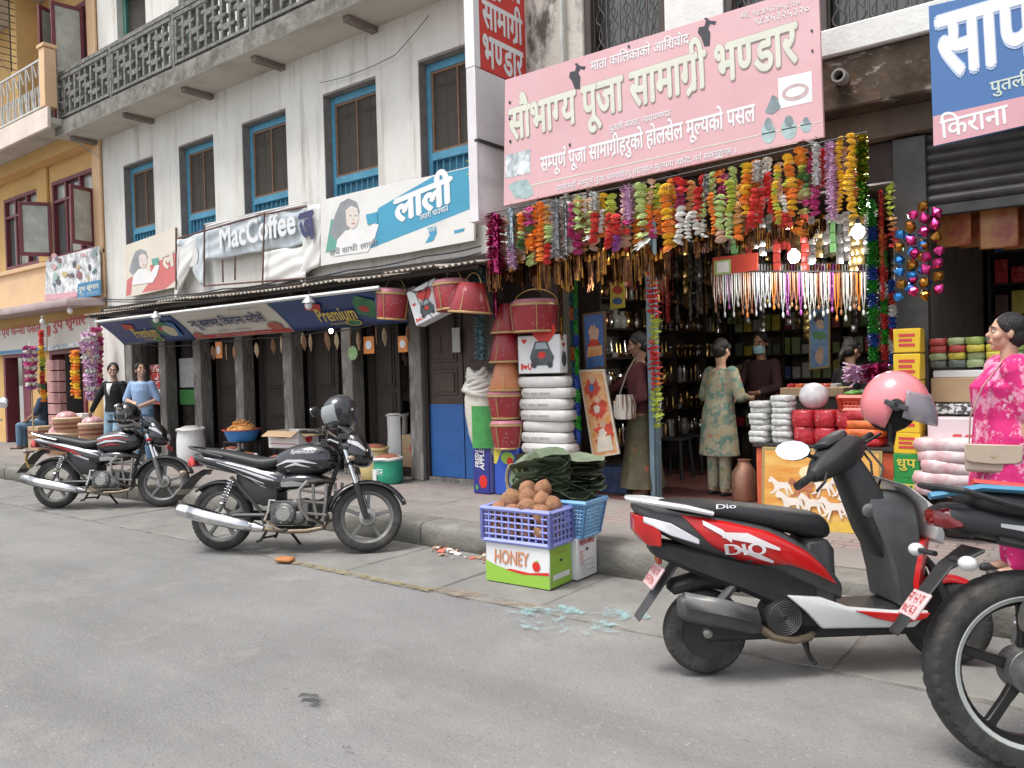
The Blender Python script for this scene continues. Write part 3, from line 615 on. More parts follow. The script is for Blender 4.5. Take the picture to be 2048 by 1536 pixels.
for x, y in ((1062, 372),): blob(ps, [(x, y), (1645, 243), (1645, 241), (x, y-2.5)], PY, creamL)
for x, y, s in ((1152, 158, 1), (1411, 70, 1.1)):        # praying-arms emblems
    blob(ps, [(x-14*s, y-4*s), (x-12*s, y-14*s), (x-2*s, y-16*s), (x+1*s, y-26*s), (x-3*s, y-30*s), (x+2*s, y-32*s), (x+8*s, y-26*s), (x+20*s, y-25*s), (x+17*s, y-18*s), (x+9*s, y-20*s), (x+5*s, y-12*s), (x+9*s, y-4*s), (x+8*s, y+20*s), (x-2*s, y+21*s), (x-8*s, y+4*s)], PY, blackp)
blob(ps, [(1010, 357), (1061, 346), (1061, 298), (1011, 311)], PY, pict); blob(ps, [(1016, 372), (1030, 363), (1054, 358), (1062, 372), (1068, 389), (1050, 398), (1030, 396)], PY, teal)
blob(ps, [(1558, 218), (1625, 203), (1623, 142), (1556, 157)], PY, mat('white_picture', (.8, .8, .8), .6)); blob(ps, ovp(1591, 184, 28, 16, 18, -.3), PY, mat('faded_pink_ring', (.55, .4, .4), .7, ns=9, na=.3), -.003); blob(ps, ovp(1591, 184, 20, 9, 18, -.3), PY, mat('white_picture', (.8, .8, .8)), -.0045)
for cx, cy, rx, ry in ((1537, 265, 14, 28), (1578, 258, 16, 26), (1612, 252, 11, 17)): blob(ps, ovp(cx, cy, rx, ry*.8), PY, teal); blob(ps, ovp(cx, cy-ry*.6, rx*.55, ry*.45), PY, mat('dark_teal_print', (.22, .28, .29), .6, ns=9, na=.3), -.003)
blob(ps, [(1530, 225), (1545, 190), (1555, 195), (1562, 215), (1545, 228)], PY, mat('dark_teal_print', (.22, .28, .29)), -.003)
for x, y in ((1020, 205), (1020, 238), (1021, 283), (1140, 290), (1624, 62), (1625, 102), (1258, 93)): blob(ps, ovp(x, y, 2.5, 3.5, 7), PY, blackp, -.0045, 'nail_hole')
fr = MB(); a, c = at(1007, 412, Y=PY), at(1648, 272, Y=PY)
for t in (.06, .5, .94): x = a.x+(c.x-a.x)*t; fr.box(x-.02, x+.02, .035, .62, -.02, .02, 0, T(0, 0, 3.0)); fr.box(x-.02, x+.02, .032, .07, 2.9, 3.95)
fr.build('bracket', iron, ps)
# blue and pink sign at the next shop
bb = board('blue_shop_sign', 'blue shop sign with big white letters over a pink strip', 'sign', [(1867, 293), (2180, 222), (2180, -62), (1857, 12)], PY, mat('sign_blue', (.06, .155, .36), .5, ns=3, na=.06))
blob(bb, [(1867, 292), (2180, 221), (2180, 163), (1866, 233)], PY, mat('sign_pink', (.62, .33, .36), .5, ns=3, na=.06))
letpx('साप', bb, 1880, 158, 2080, 108, 120, PY, whiteL, bold=.035, m2=mat('pale_blue_edge', (.45, .55, .75), .6), ol=.014); letpx('पुतली', bb, 1982, 196, 2062, 177, 40, PY, mat('pale_green_letters', (.55, .62, .55), .6), bold=.02)
letpx('किराना', bb, 1883, 278, 2018, 246, 50, PY, whiteL, bold=.02)
# red projecting sign, perpendicular to the front
rx = -4.6
rs_ = thing('red_hanging_sign', 'tall red and white sign box projecting from the wall beside the pink sign', 'sign', T(rx, 5.53, 0) @ RZ(90))
redb = mat('sign_red', (.60, .045, .035), .5, ns=3, na=.08)
MB().box(0, .78, .005, .11, 2.74, 4.12).build('panel', mat('dirty_white_panel', (.68, .64, .65), .6, ns=3, na=.1), rs_, bevel=.004); MB().box(.085, .78, 0, .115, 4.125, 5.6).build('red_panel', redb, rs_, bevel=.004)
MB().box(.0, .08, 0.0, .115, 4.125, 5.6).build('edge_strip', mat('sign_white', (.75, .74, .74), .5), rs_, bevel=.004); MB().box(.0, .78, .03, .08, 3.45, 3.475, X=T(0, -.05, 0)).build('bracket', iron, rs_)
for s, z, h in (('पूजा', 4.80, .34), ('सामाग_ी', 4.49, .36), ('भण~डार', 4.16, .28)): lettering(s, rs_, T(.12, -.001, z), .60, h, mat('sign_white', (.75, .74, .74)), bold=.03)
# ---------------------------------------------------------------- torn noodle and coffee banners on the white wall
BYY = 6.42
vin = mat('vinyl_white', (.70, .69, .655), .5, ns=2, na=.05, bs=4, bst=.3); layer(vin, (.52, .5, .46), 1.7, .52, .72, .5)
vblue = mat('vinyl_blue', (.055, .30, .45), .45, ns=2, na=.06); vcream = mat('vinyl_cream', (.66, .60, .50), .5, ns=2, na=.08); vred = mat('vinyl_red', (.56, .15, .14), .5, ns=2, na=.1); vgrey = mat('vinyl_grey_blue', (.53, .58, .61), .5, ns=2, na=.08)
hair = mat('print_hair', (.26, .27, .28), .6, ns=3, na=.15); face = mat('print_face', (.66, .58, .53), .6); shirt = mat('print_shirt', (.72, .71, .69), .6, ns=6, na=.05); vgreen = mat('print_green', (.12, .33, .27), .6)
b1 = board('noodle_banner', 'white and blue noodle banner with a big word in white letters', 'banner', [(641, 532), (700, 522), (800, 508), (948, 481), (946, 331), (860, 352), (760, 372), (641, 401)], BYY, vin)
blob(b1, [(740, 502), (745, 470), (752, 450), (946, 385), (946, 333), (870, 351), (757, 416), (748, 440), (757, 465)][3:]+[(752, 452), (744, 476), (741, 497), (760, 485)], BYY, vblue)
blob(b1, [(741, 497), (946, 416), (946, 384), (752, 450)], BYY, vblue, -.001)
letpx('लाली', b1, 792, 448, 905, 404, 66, BYY, whiteL, bold=.05, slant=.12, th=.006); letpx('तयारी चाउचाउ', b1, 841, 441, 898, 421, 14, BYY, whiteL, bold=.012, th=.006)
def lady(o, x, y, s, Y, bg=None):
    if bg: blob(o, [(x-42*s, y+62*s), (x-8*s, y+58*s), (x-6*s, y-10*s), (x-30*s, y-10*s)], Y, bg, -.0022)
    blob(o, [(x-32*s, y+22*s), (x-22*s, y-18*s), (x-10*s, y-46*s), (x+8*s, y-56*s), (x+26*s, y-48*s), (x+32*s, y-28*s), (x+28*s, y-12*s), (x+18*s, y), (x-4*s, y+26*s), (x-20*s, y+34*s)], Y, hair, -.003)
    blob(o, [(x+2*s, y-30*s), (x+14*s, y-40*s), (x+27*s, y-34*s), (x+31*s, y-14*s), (x+26*s, y+4*s), (x+16*s, y+12*s), (x+4*s, y+2*s)], Y, face, -.0045)
    for ex in (12, 24): blob(o, ovp(x+ex*s, y-18*s, 3*s, 1.6*s, 8), Y, hair, -.0052)
    blob(o, ovp(x+19*s, y-1*s, 5*s, 2*s, 8), Y, mat('print_lips', (.5, .25, .22), .6), -.0052); blob(o, [(x+18*s, y-14*s), (x+21*s, y-7*s), (x+17*s, y-7*s)], Y, mat('print_nose', (.52, .42, .37), .6), -.0052)
    blob(o, [(x-22*s, y+70*s), (x-16*s, y+34*s), (x+2*s, y+14*s), (x+22*s, y+12*s), (x+44*s, y+26*s), (x+62*s, y-4*s), (x+74*s, y+2*s), (x+64*s, y+36*s), (x+50*s, y+60*s)], Y, shirt, -.006)
    blob(o, [(x+46*s, y-20*s), (x+70*s, y-26*s), (x+72*s, y-2*s), (x+50*s, y+2*s)], Y, vblue if bg == vgreen else vgreen, -.0075)
lady(b1, 690, 448, .92, BYY, vgreen); letpx('लाली', b1, 722, 499, 756, 490, 14, BYY, hair, bold=.01, th=.009); letpx('सधैं साथी', b1, 660, 512, 716, 500, 14, BYY, hair, bold=.01, th=.009)
blob(b1, [(851, 486), (860, 470), (855, 456), (872, 452), (874, 466), (866, 482)], BYY, vblue, -.003); blob(b1, [(908, 461), (930, 456), (927, 463), (909, 467)], BYY, vblue, -.003); letpx('लाली', b1, 856, 466, 872, 461, 10, BYY, whiteL, th=.006)
fr = MB(); a = at(641, 532, Y=BYY); c = at(948, 481, Y=BYY); fr.box(a.x, c.x, .032, .06, 2.80, 2.83); fr.box(a.x, c.x, .032, .06, 3.52, 3.55); fr.build('frame', mat('rust_frame', (.13, .06, .05), .7, ns=9, na=.3), b1)
b2 = board('faded_noodle_banner', 'faded cream and red noodle banner with a long-haired woman printed on it', 'banner', [(250, 596), (352, 574), (352, 455), (250, 491)], BYY, vcream)
blob(b2, [(284, 585), (304, 556), (300, 531), (352, 505), (352, 560), (330, 578)], BYY, vred); lady(b2, 277, 530, .58, BYY, None); letpx('ल', b2, 328, 540, 350, 531, 30, BYY, vcream, bold=.05, th=.006); blob(b2, [(252, 592), (262, 590), (266, 552), (254, 560)], BYY, vred)
b3 = thing('coffee_banner', 'torn grey coffee banner with pale lettering in a rusty frame', 'banner', T(0, BYY, 0))
def hung(name, pts, m, bulge=.05, Y=BYY, seed=1, parent=b3):
    """loose vinyl: corner points (bottom left, bottom right, top right, top left), pillowed and creased"""
    p = [at(x, y, Y=Y) for x, y in pts]; random.seed(seed); a = [rnd(0, 6) for _ in range(4)]
    def fn(u, v):
        q = (p[0]*(1-u)+p[1]*u)*(1-v)+(p[3]*(1-u)+p[2]*u)*v
        return (q.x, -bulge*sin(pi*u)*sin(pi*v)-.012*sin(9*u+5*v+a[0])*v-.008*sin(17*v-6*u+a[1]), q.z+.012*sin(7*u+a[2])*(1-v))
    o = MB().grid(fn, 24, 14).build(name, m, parent); q = o.modifiers.new('s', 'SOLIDIFY'); q.thickness = .003; return o
hung('vinyl', [(410, 521), (525, 504), (525, 425), (410, 462)], vgrey, .02, seed=4); hung('vinyl', [(526, 503), (612, 488), (612, 414), (526, 425)], vgrey, .025, seed=2)
hung('lower_vinyl', [(526, 572), (612, 560), (612, 489), (526, 504)], vin, .03, seed=6); hung('top_vinyl', [(410, 461), (612, 413), (612, 402), (410, 448)], vin, .01, seed=5)
hung('torn_flap', [(340, 630), (352, 588), (400, 476), (350, 478)], vin, .05, Y=BYY-.05, seed=9); hung('faded_vinyl', [(400, 568), (407, 572), (407, 462), (354, 484)], vgrey, .01, seed=12)
blob(b3, ovp(386, 512, 13, 22), BYY, mat('print_face_pale', (.6, .6, .58), .6), -.02); 
hung('torn_strip', [(600, 555), (640, 530), (640, 408), (614, 412)], vin, .02, seed=15); hung('hanging_shred', [(604, 592), (610, 590), (606, 545), (592, 548)], vin, .0, Y=BYY-.04, seed=16)
letpx('MacCoffee', b3, 448, 500, 598, 467, 46, BYY, mat('pale_print', (.68, .69, .69), .6), bold=.03, th=.055, m2=mat('print_shadow', (.50, .53, .55), .6), ol=.012); letpx('ज', b3, 608, 484, 636, 476, 52, BYY, mat('navy_print', (.05, .05, .13), .6), bold=.05, th=.05)
blob(b3, [(546, 470), (556, 460), (566, 456), (562, 472), (556, 480)], BYY, blackp, -.055, 'hole')
rf = mat('rust_frame', (.13, .06, .05)); fr = MB()
def bar(x0, y0, x1, y1, Y=BYY-.06, r=.013): fr.tube([at(x0, y0, Y=Y)-V((0, BYY, 0)), at(x1, y1, Y=Y)-V((0, BYY, 0))], r, 6)
for a in ((409, 450, 408, 573), (529, 425, 525, 572), (352, 455, 352, 580), (445, 520, 446, 565), (470, 512, 470, 560), (352, 478, 520, 430), (520, 430, 613, 413), (408, 572, 612, 556)): bar(*a)
fr.build('frame', rf, b3)
# ---------------------------------------------------------------- grocery awning banner, tilted under the tin roof
AX = lambda x: T(x, 5.955, 1.92) @ RX(50.9)
aw = thing('awning_banner', 'tilted blue and cream banner of the grocery shop under the tin roof', 'banner', AX(-11.95)); AL = .515
navy = mat('banner_navy', (.018, .05, .16), .4, ns=2, na=.15); cream2 = mat('banner_cream', (.56, .53, .46), .5, ns=2, na=.06); gold = mat('banner_gold', (.62, .47, .09), .5); redp = mat('banner_red', (.42, .04, .035), .5); greenb = mat('banner_green', (.03, .16, .07), .5, ns=9, na=.5); navyL = mat('navy_letters', (.02, .025, .11), .5)
def awp(x0, x1, m, s):
    def fn(u, v): return (x0+(x1-x0)*u, .018*sin(pi*v)+.006*sin(11*u+s)*v, AL*v)
    g = MB(); g.grid(fn, 24, 8); o = g.build('panel', m, aw); q = o.modifiers.new('s', 'SOLIDIFY'); q.thickness = .004; q.offset = -1; return o
awp(0, 1.98, navy, 1); awp(1.985, 4.09, cream2, 2); awp(4.095, 6.0, navy, 3)
MB().box(-.01, 6.01, -.012, .018, AL, AL+.03).build('top_batten', mat('pale_batten', (.6, .6, .58), .5), aw)
lettering('न~यू बलभद_ किराना स~टोस^', aw, T(2.22, -.004, .17), 1.60, .23, navyL, bold=.024); lettering('पुलचोक १, नारायणगढ', aw, T(2.65, -.004, .105), .72, .05, navyL); lettering('मो. ९८४५०६२१०६', aw, T(3.3, -.004, .455), .6, .035, navyL)
flat(aw, I4, rect(2.25, 4.08, .012, .075), redp, -.004); flat(aw, I4, [(1.99, .02), (2.25, .012), (2.25, .1), (2.12, .15), (2.02, .1)], mat('print_red_goods', (.36, .1, .07), .6, ns=20, na=.6), -.005); flat(aw, I4, oval(3.86, .13, .14, .07), mat('print_red_goods', (.36, .1, .07)), -.0055)
lettering('किराना तथा मसला पाइन~छ', aw, T(2.5, -.006, .03), 1.2, .03, cream2)
for x0 in (0, 4.1):
    lettering('Premium', aw, T(x0+.62, -.006, .13), .62, .20, gold, bold=.02, slant=.35); flat(aw, I4, [(x0+.55, .33), (x0+.78, .30), (x0+.86, .40), (x0+.62, .44)], redp, -.006); lettering('Instant Noodles', aw, T(x0+.75, -.006, .07), .3, .035, gold)
    flat(aw, I4, oval(x0+1.12, .075, .13, .05), gold, -.005); flat(aw, I4, oval(x0+1.12, .075, .11, .04), greenb, -.0065)
    flat(aw, I4, [(x0+1.3, .2), (x0+1.5, .12), (x0+1.72, .36), (x0+1.5, .47), (x0+1.38, .40)], greenb, -.006); flat(aw, I4, [(x0+1.55, .15), (x0+1.78, .08), (x0+1.88, .36), (x0+1.74, .40)], mat('banner_blue', (.03, .12, .3), .4), -.0075); flat(aw, I4, oval(x0+1.46, .27, .07, .05), redp, -.0085); flat(aw, I4, oval(x0+1.72, .25, .06, .04), gold, -.009)
flat(aw, I4, oval(1.62, .22, .14, .11), mat('bowl_print', (.5, .45, .3), .5), -.0105)
# ---------------------------------------------------------------- signs of the orange building
pb_ = board('goods_banner', 'white banner printed with cosmetic goods hanging under the maroon window', 'banner', [(90, 602), (201, 588), (198, 492), (92, 520)], 6.44, mat('goods_print', (.32, .33, .36), .6, ns=7, col2=(.80, .80, .78), thr=(.40, .56)), .02)
random.seed(31); cols = [(.25, .12, .12), (.12, .2, .22), (.5, .42, .2), (.1, .1, .12), (.6, .35, .35), (.3, .45, .4)]
for i in range(24):
    x = rnd(100, 192); y = rnd(512, 572)-(x-100)*.2; blob(pb_, ovp(x, y, rnd(2, 6), rnd(3, 8)), 6.44, mat('goods_%d' % (i % 6), cols[i % 6], .6), -.0015-.0007*i)
blob(pb_, [(91, 601), (156, 593), (156, 583), (91, 590)], 6.44, mat('sign_pink', (.62, .33, .36)), -.019)
bs = board('small_blue_sign', 'small blue shop sign with cream letters below the goods banner', 'sign', [(155, 597), (201, 590), (200, 559), (155, 568)], 6.40, mat('sign_blue2', (.05, .2, .36), .5, ns=3, na=.06), .015); letpx('रुप श_ृंगार', bs, 158, 587, 198, 579, 14, 6.40, creamL, bold=.03); letpx('प्रो. अञ्जना', bs, 160, 592, 196, 586, 4, 6.40, creamL)
f1 = board('shop_fascia', 'cream fascia board with red letters above the maroon doorway with pink boxes', 'sign', [(95, 702), (192, 689), (192, 633), (95, 647)], 6.48, cream2, .03); letpx('रुप श_ृंगार', f1, 106, 668, 172, 655, 29, 6.48, redp, bold=.035); blob(f1, ovp(98, 662, 4, 12), 6.48, redp)
blob(f1, [(96, 701), (191, 688), (191, 680), (96, 692)], 6.48, pict)
f2 = board('shop_fascia', 'cream fascia board with blurred red letters beside a blue lower edge', 'sign', [(-60, 716), (93, 702), (93, 648), (-60, 668)], 6.48, cream2, .03); letpx('कस~मेटिक एवं फेन~सी पसल', f2, -40, 683, 82, 667, 22, 6.48, redp, bold=.03); blob(f2, [(-60, 715), (92, 701), (92, 694), (-60, 708)], 6.48, mat('sign_blue2', (.05, .2, .36)))
# ================================================================ MOTORBIKES AND SCOOTER  (local axes: x forward, y left, z up, rear axle above the origin)
blackpaint = mat('black_bike_paint', (.012, .012, .014), .14, coat=1, ns=12, na=.3); blackplas = mat('black_plastic', (.022, .022, .023), .55, ns=20, na=.25); seatm = mat('seat_vinyl', (.02, .02, .021), .48, bs=120, bst=.25)
rubber = mat('tyre_rubber', (.030, .029, .028), .9, ns=9, na=.25, bs=60, bst=.25); layer(rubber, (.13, .12, .105), 5, .45, .7, .6)
chrome = mat('chrome', (.72, .72, .73), .14, metal=1, ns=14, na=.12); steel = mat('dull_steel', (.36, .35, .33), .38, metal=.9, ns=14, na=.25); layer(steel, (.2, .17, .13), 9, .55, .72, .6)
alloy = mat('grey_alloy', (.17, .168, .165), .5, metal=.5, ns=11, na=.2); layer(alloy, (.2, .18, .15), 6, .5, .7, .5); engm = mat('engine_grey', (.13, .13, .13), .5, metal=.5, ns=12, na=.3); layer(engm, (.10, .085, .065), 8, .5, .7, .6)
rusty = mat('rusty_pipe', (.22, .17, .12), .55, metal=.6, ns=10, na=.35); taill = mat('tail_lamp_red', (.45, .012, .012), .12, coat=.5); amber = mat('indicator_amber', (.32, .24, .17), .2); lampg = mat('lamp_glass', (.6, .6, .6), .08, spec=.8)
decw = mat('decal_silver', (.55, .55, .57), .3); decr = mat('decal_red', (.36, .03, .03), .3); mirg = mat('mirror_glass', (.85, .87, .88), .03, metal=1); redpl = mat('plate_red', (.45, .03, .03), .45); redpaint = mat('scooter_red', (.55, .012, .012), .25, coat=.6, ns=4, na=.06); whitepaint = mat('scooter_white', (.68, .68, .67), .3, coat=.4, ns=5, na=.05); greypl = mat('grey_plastic', (.06, .06, .062), .5, ns=14, na=.2)
class Shell:
    """smooth body panel: superellipse sections (x, zc, half height, half width) along x"""
    def __init__(s, secs, p=2.6, yc=0): s.s = secs; s.p = p; s.yc = yc
    def at(s, x):
        S_ = s.s
        if x <= S_[0][0]: return S_[0]
        for a, b in zip(S_, S_[1:]):
            if x <= b[0]: t = (x-a[0])/(b[0]-a[0]); return tuple(a[k]+(b[k]-a[k])*t for k in range(4))
        return S_[-1]
    def smooth(s, n=3):
        q = s.s; out = []
        for i in range(len(q)-1):
            p0 = q[max(i-1, 0)]; p1 = q[i]; p2 = q[i+1]; p3 = q[min(i+2, len(q)-1)]
            for k in range(n):
                t = k/n; out.append(tuple(.5*((2*p1[j])+(-p0[j]+p2[j])*t+(2*p0[j]-5*p1[j]+4*p2[j]-p3[j])*t*t+(-p0[j]+3*p1[j]-3*p2[j]+p3[j])*t**3) for j in range(4)))
        out.append(q[-1]); s.s = out; return s
    def add(s, b, n=20, mi=0):
        def c(v): return math.copysign(abs(v)**(2/s.p), v)
        b.loft([[(x, s.yc+max(hw, .002)*c(cos(2*pi*j/n)), z+max(hh, .002)*c(sin(2*pi*j/n))) for j in range(n)] for x, z, hh, hw in s.s], mi); return b
    def y(s, x, z, side=-1):
        _, zc, hh, hw = s.at(x); t = min(.999, abs((z-zc)/max(hh, .001))); return s.yc+side*hw*(1-t**s.p)**(1/s.p)
    def build(s, name, m, parent, **k): return s.add(MB()).build(name, m, parent, angle=60, **k)
    def decal(s, b, pts, side=-1, off=.003, mi=0):
        """stripe hugging the panel: pts = (x, z, half thickness)"""
        n = len(pts); q = []
        for i in range(n-1):
            for k in range(5):
                t = k/5; q.append(tuple(pts[i][j]+(pts[i+1][j]-pts[i][j])*t for j in range(3)))
        q.append(pts[-1]); vs = []
        for x, z, w in q:
            for zz in (z-w, z, z+w): vs.append((x, s.y(x, zz, side)+side*off, zz))
        b.add(vs, [f for i in range(len(q)-1) for f in ((3*i, 3*i+3, 3*i+4, 3*i+1), (3*i+1, 3*i+4, 3*i+5, 3*i+2))], mi); return b
    def fill(s, b, poly, nx=18, nz=6, off=.003, side=-1, mi=0):
        """panel with an outline in x,z laid over the shell"""
        x0 = min(p[0] for p in poly)+1e-4; x1 = max(p[0] for p in poly)-1e-4; vs = []; n = len(poly)
        for i in range(nx+1):
            x = x0+(x1-x0)*i/nx; zs = [poly[k][1]+(poly[(k+1) % n][1]-poly[k][1])*(x-poly[k][0])/(poly[(k+1) % n][0]-poly[k][0]) for k in range(n) if (poly[k][0]-x)*(poly[(k+1) % n][0]-x) < 0]
            a, c = min(zs), max(zs); vs += [(x, s.y(x, a+(c-a)*j/nz, side)+side*off, a+(c-a)*j/nz) for j in range(nz+1)]
        w = nz+1; b.add(vs, [(i*w+j, (i+1)*w+j, (i+1)*w+j+1, i*w+j+1) for i in range(nx) for j in range(nz)], mi); return b
    def text(s, t, parent, x0, z0, w, h, m, slant=.2, bold=.02, off=.004):
        vs, fs, a = layout(t); mx = max(p[0] for p in vs); mn = min(p[0] for p in vs); y0 = min(p[1] for p in vs); y1 = max(p[1] for p in vs); b = MB()
        for k, d in enumerate((0, bold, -bold)):
            pts = [(x0+(p[0]-mn+d)/(mx-mn)*w+slant*(p[1]-y0)/(y1-y0)*h, z0+(p[1]-y0)/(y1-y0)*h) for p in vs]
            b.add([(x, s.y(x, z)-off-.0004*k, z) for x, z in pts], fs)
        b.build('lettering', m, parent, smooth=False)
def tyre(R, w, tread=44, name='tyre'):
    b = MB(); n = tread*4; rings = []; r0 = R*.735
    for i in range(n):
        a = 2*pi*i/n; g = .0065 if (i % 4) == 0 else 0; g2 = .006 if (i % 4) == 2 else 0
        prof = [(r0, -w*.34), (r0+.012, -w*.42), (R*.86, -w*.5), (R*.945-g, -w*.46), (R*.982-g, -w*.31), (R*.999-g2, -w*.1), (R*.999-g2*0, w*.1), (R*.982-g2, w*.31), (R*.945-g2, w*.46), (R*.86, w*.5), (r0+.012, w*.42), (r0, w*.34)]
        rings.append([(r*cos(a), y, r*sin(a)) for r, y in prof])
    b.loft(rings, closed=True); return b
def wheel(parent, X, R, w, spokes=5, rimm=None, stripe=None, drum=.075):
    rimm = rimm or alloy; r = MB(); n = 48; rr = R*.745
    rings = [[(q*cos(a), y, q*sin(a)) for q, y in ((rr, -w*.36), (rr+.008, -w*.40), (rr+.012, -w*.34), (rr-.012, -w*.2), (rr-.012, w*.2), (rr+.012, w*.34), (rr+.008, w*.40), (rr, w*.36), (rr-.028, w*.18), (rr-.028, -w*.18))] for a in [2*pi*i/n for i in range(n)]]
    r.loft(rings, closed=True)
    for i in range(spokes):
        a = 2*pi*i/spokes+.3; X_ = RY(-math.degrees(a)); sp = [[(x, y*1.0, z) for y, z in ((-.014, -hw), (.014, -hw), (.014, hw), (-.014, hw))] for x, hw in ((.03, .022), (rr*.5, .015), (rr*.85, .016), (rr-.02, .026))]
        r.loft(sp, 0, X_)
    o = r.build('wheel', rimm, parent, X, bevel=.003, angle=35); tyre(R, w).build('tyre', rubber, o, angle=45)
    h = MB(); h.lathe([(.02, -.07), (.03, -.065), (.045, -.05), (drum, -.045), (drum, .045), (.045, .05), (.03, .065), (.02, .07)], 22, X=RX(90)); h.build('hub', steel if not stripe else engm, o, bevel=.003)
    if stripe:
        s = MB(); s.loft([[((rr+q)*cos(a), y, (rr+q)*sin(a)) for q, y in ((-.010, -w*.375), (.004, -w*.425), (.008, -w*.40))] for a in [2*pi*i/n for i in range(n)]], closed=True); s.build('rim_stripe', stripe, o)
    return o
def arc_guard(parent, name, m, c, R, a0, a1, w, flare=.0, skirt=.03, n=18):
    """mudguard: curved sheet round the wheel from angle a0 to a1 (degrees, 0 = forward, 90 = up)"""
    def fn(u, v):
        a = rad(a0+(a1-a0)*v); t = 2*u-1; q = R-skirt*abs(t)**3+flare*v*v; ww = w*(1-.25*abs(2*v-1)**3); return (c[0]+q*cos(a), ww*t, c[1]+q*sin(a))
    o = MB().grid(fn, 10, n).build(name, m, parent, angle=70); q = o.modifiers.new('s', 'SOLIDIFY'); q.thickness = .004; return o
def helmet(X, label, shellm, visorm, chin=True, stripe=None):
    h = thing('helmet', label, 'helmet', X); b = MB()
    # shell: egg form with the face opening towards +x
    def fn(u, v):
        a = 2*pi*u; t = .12+(pi*.80-.12)*v; r = .135*(1+.06*cos(a)); z = .148*cos(t); q = sin(t); return (r*q*cos(a)*1.06, r*q*sin(a)*.92, z+.02)
    nu, nv = 40, 22; vs = [fn(i/nu, j/nv) for j in range(nv+1) for i in range(nu)]; fs = []
    for j in range(nv):
        for i in range(nu):
            a = (i+.5)/nu*360; a = a-360 if a > 180 else a; z = (vs[j*nu+i][2]+vs[(j+1)*nu+i][2])/2
            if abs(a) < (62 if chin else 78-max(0, z)*300) and ((-.055 if chin else -.2) < z < .062): continue
            if z < -.088 and not chin: continue
            fs.append((j*nu+i, j*nu+(i+1) % nu, (j+1)*nu+(i+1) % nu, (j+1)*nu+i))
    k = len(vs); vs.append((0, 0, .168)); fs += [(k, (i+1) % nu, i) for i in range(nu)]
    fs = [tuple(reversed(f)) for f in fs]
    b.add(vs, fs); o = b.build('shell', shellm, h, angle=60); q = o.modifiers.new('s', 'SOLIDIFY'); q.thickness = .022; q.offset = -1
    v = MB(); v.grid(lambda u, w_: (lambda a, z: (.151*sqrt(max(.05, 1-(z/.158)**2))*cos(a)*1.06, .143*sqrt(max(.05, 1-(z/.158)**2))*sin(a)*.95, z+.02))(rad(-70+140*u), (-.062 if chin else -.035)+(.135 if chin else .12)*w_), 24, 10); v.v = v.v if chin else [(x*(1.0+.5*max(0, .09-z)/.18), y, z) for x, y, z in v.v]; o = v.build('visor', visorm, h); q = o.modifiers.new('s', 'SOLIDIFY'); q.thickness = .003
    p = MB()
    for s in (-1, 1): p.lathe([(.028, 0), (.026, .008), (.01, .010)], 14, X=T(.03, .128*s, .03) @ RX(-90*s))
    p.build('visor_pivot', blackplas, h); MB().ell((-.005, 0, .0), (.112, .1, .115), 16, 10).build('padding', mat('helmet_lining', (.012, .012, .012), .95), h)
    t = MB(); t.tube([(.03, -.10, -.06), (.05, -.06, -.14), (.06, 0, -.16), (.05, .06, -.14), (.03, .10, -.06)], .009, 6, flat=.4); t.build('strap', blackplas, h)
    if stripe: s_ = MB(); s_.grid(lambda u, w_: (.146*1.06*cos(rad(70+220*u)), .136*sin(rad(70+220*u)), -.06+.03*w_), 24, 2); s_.build('trim', stripe, h)
    return h
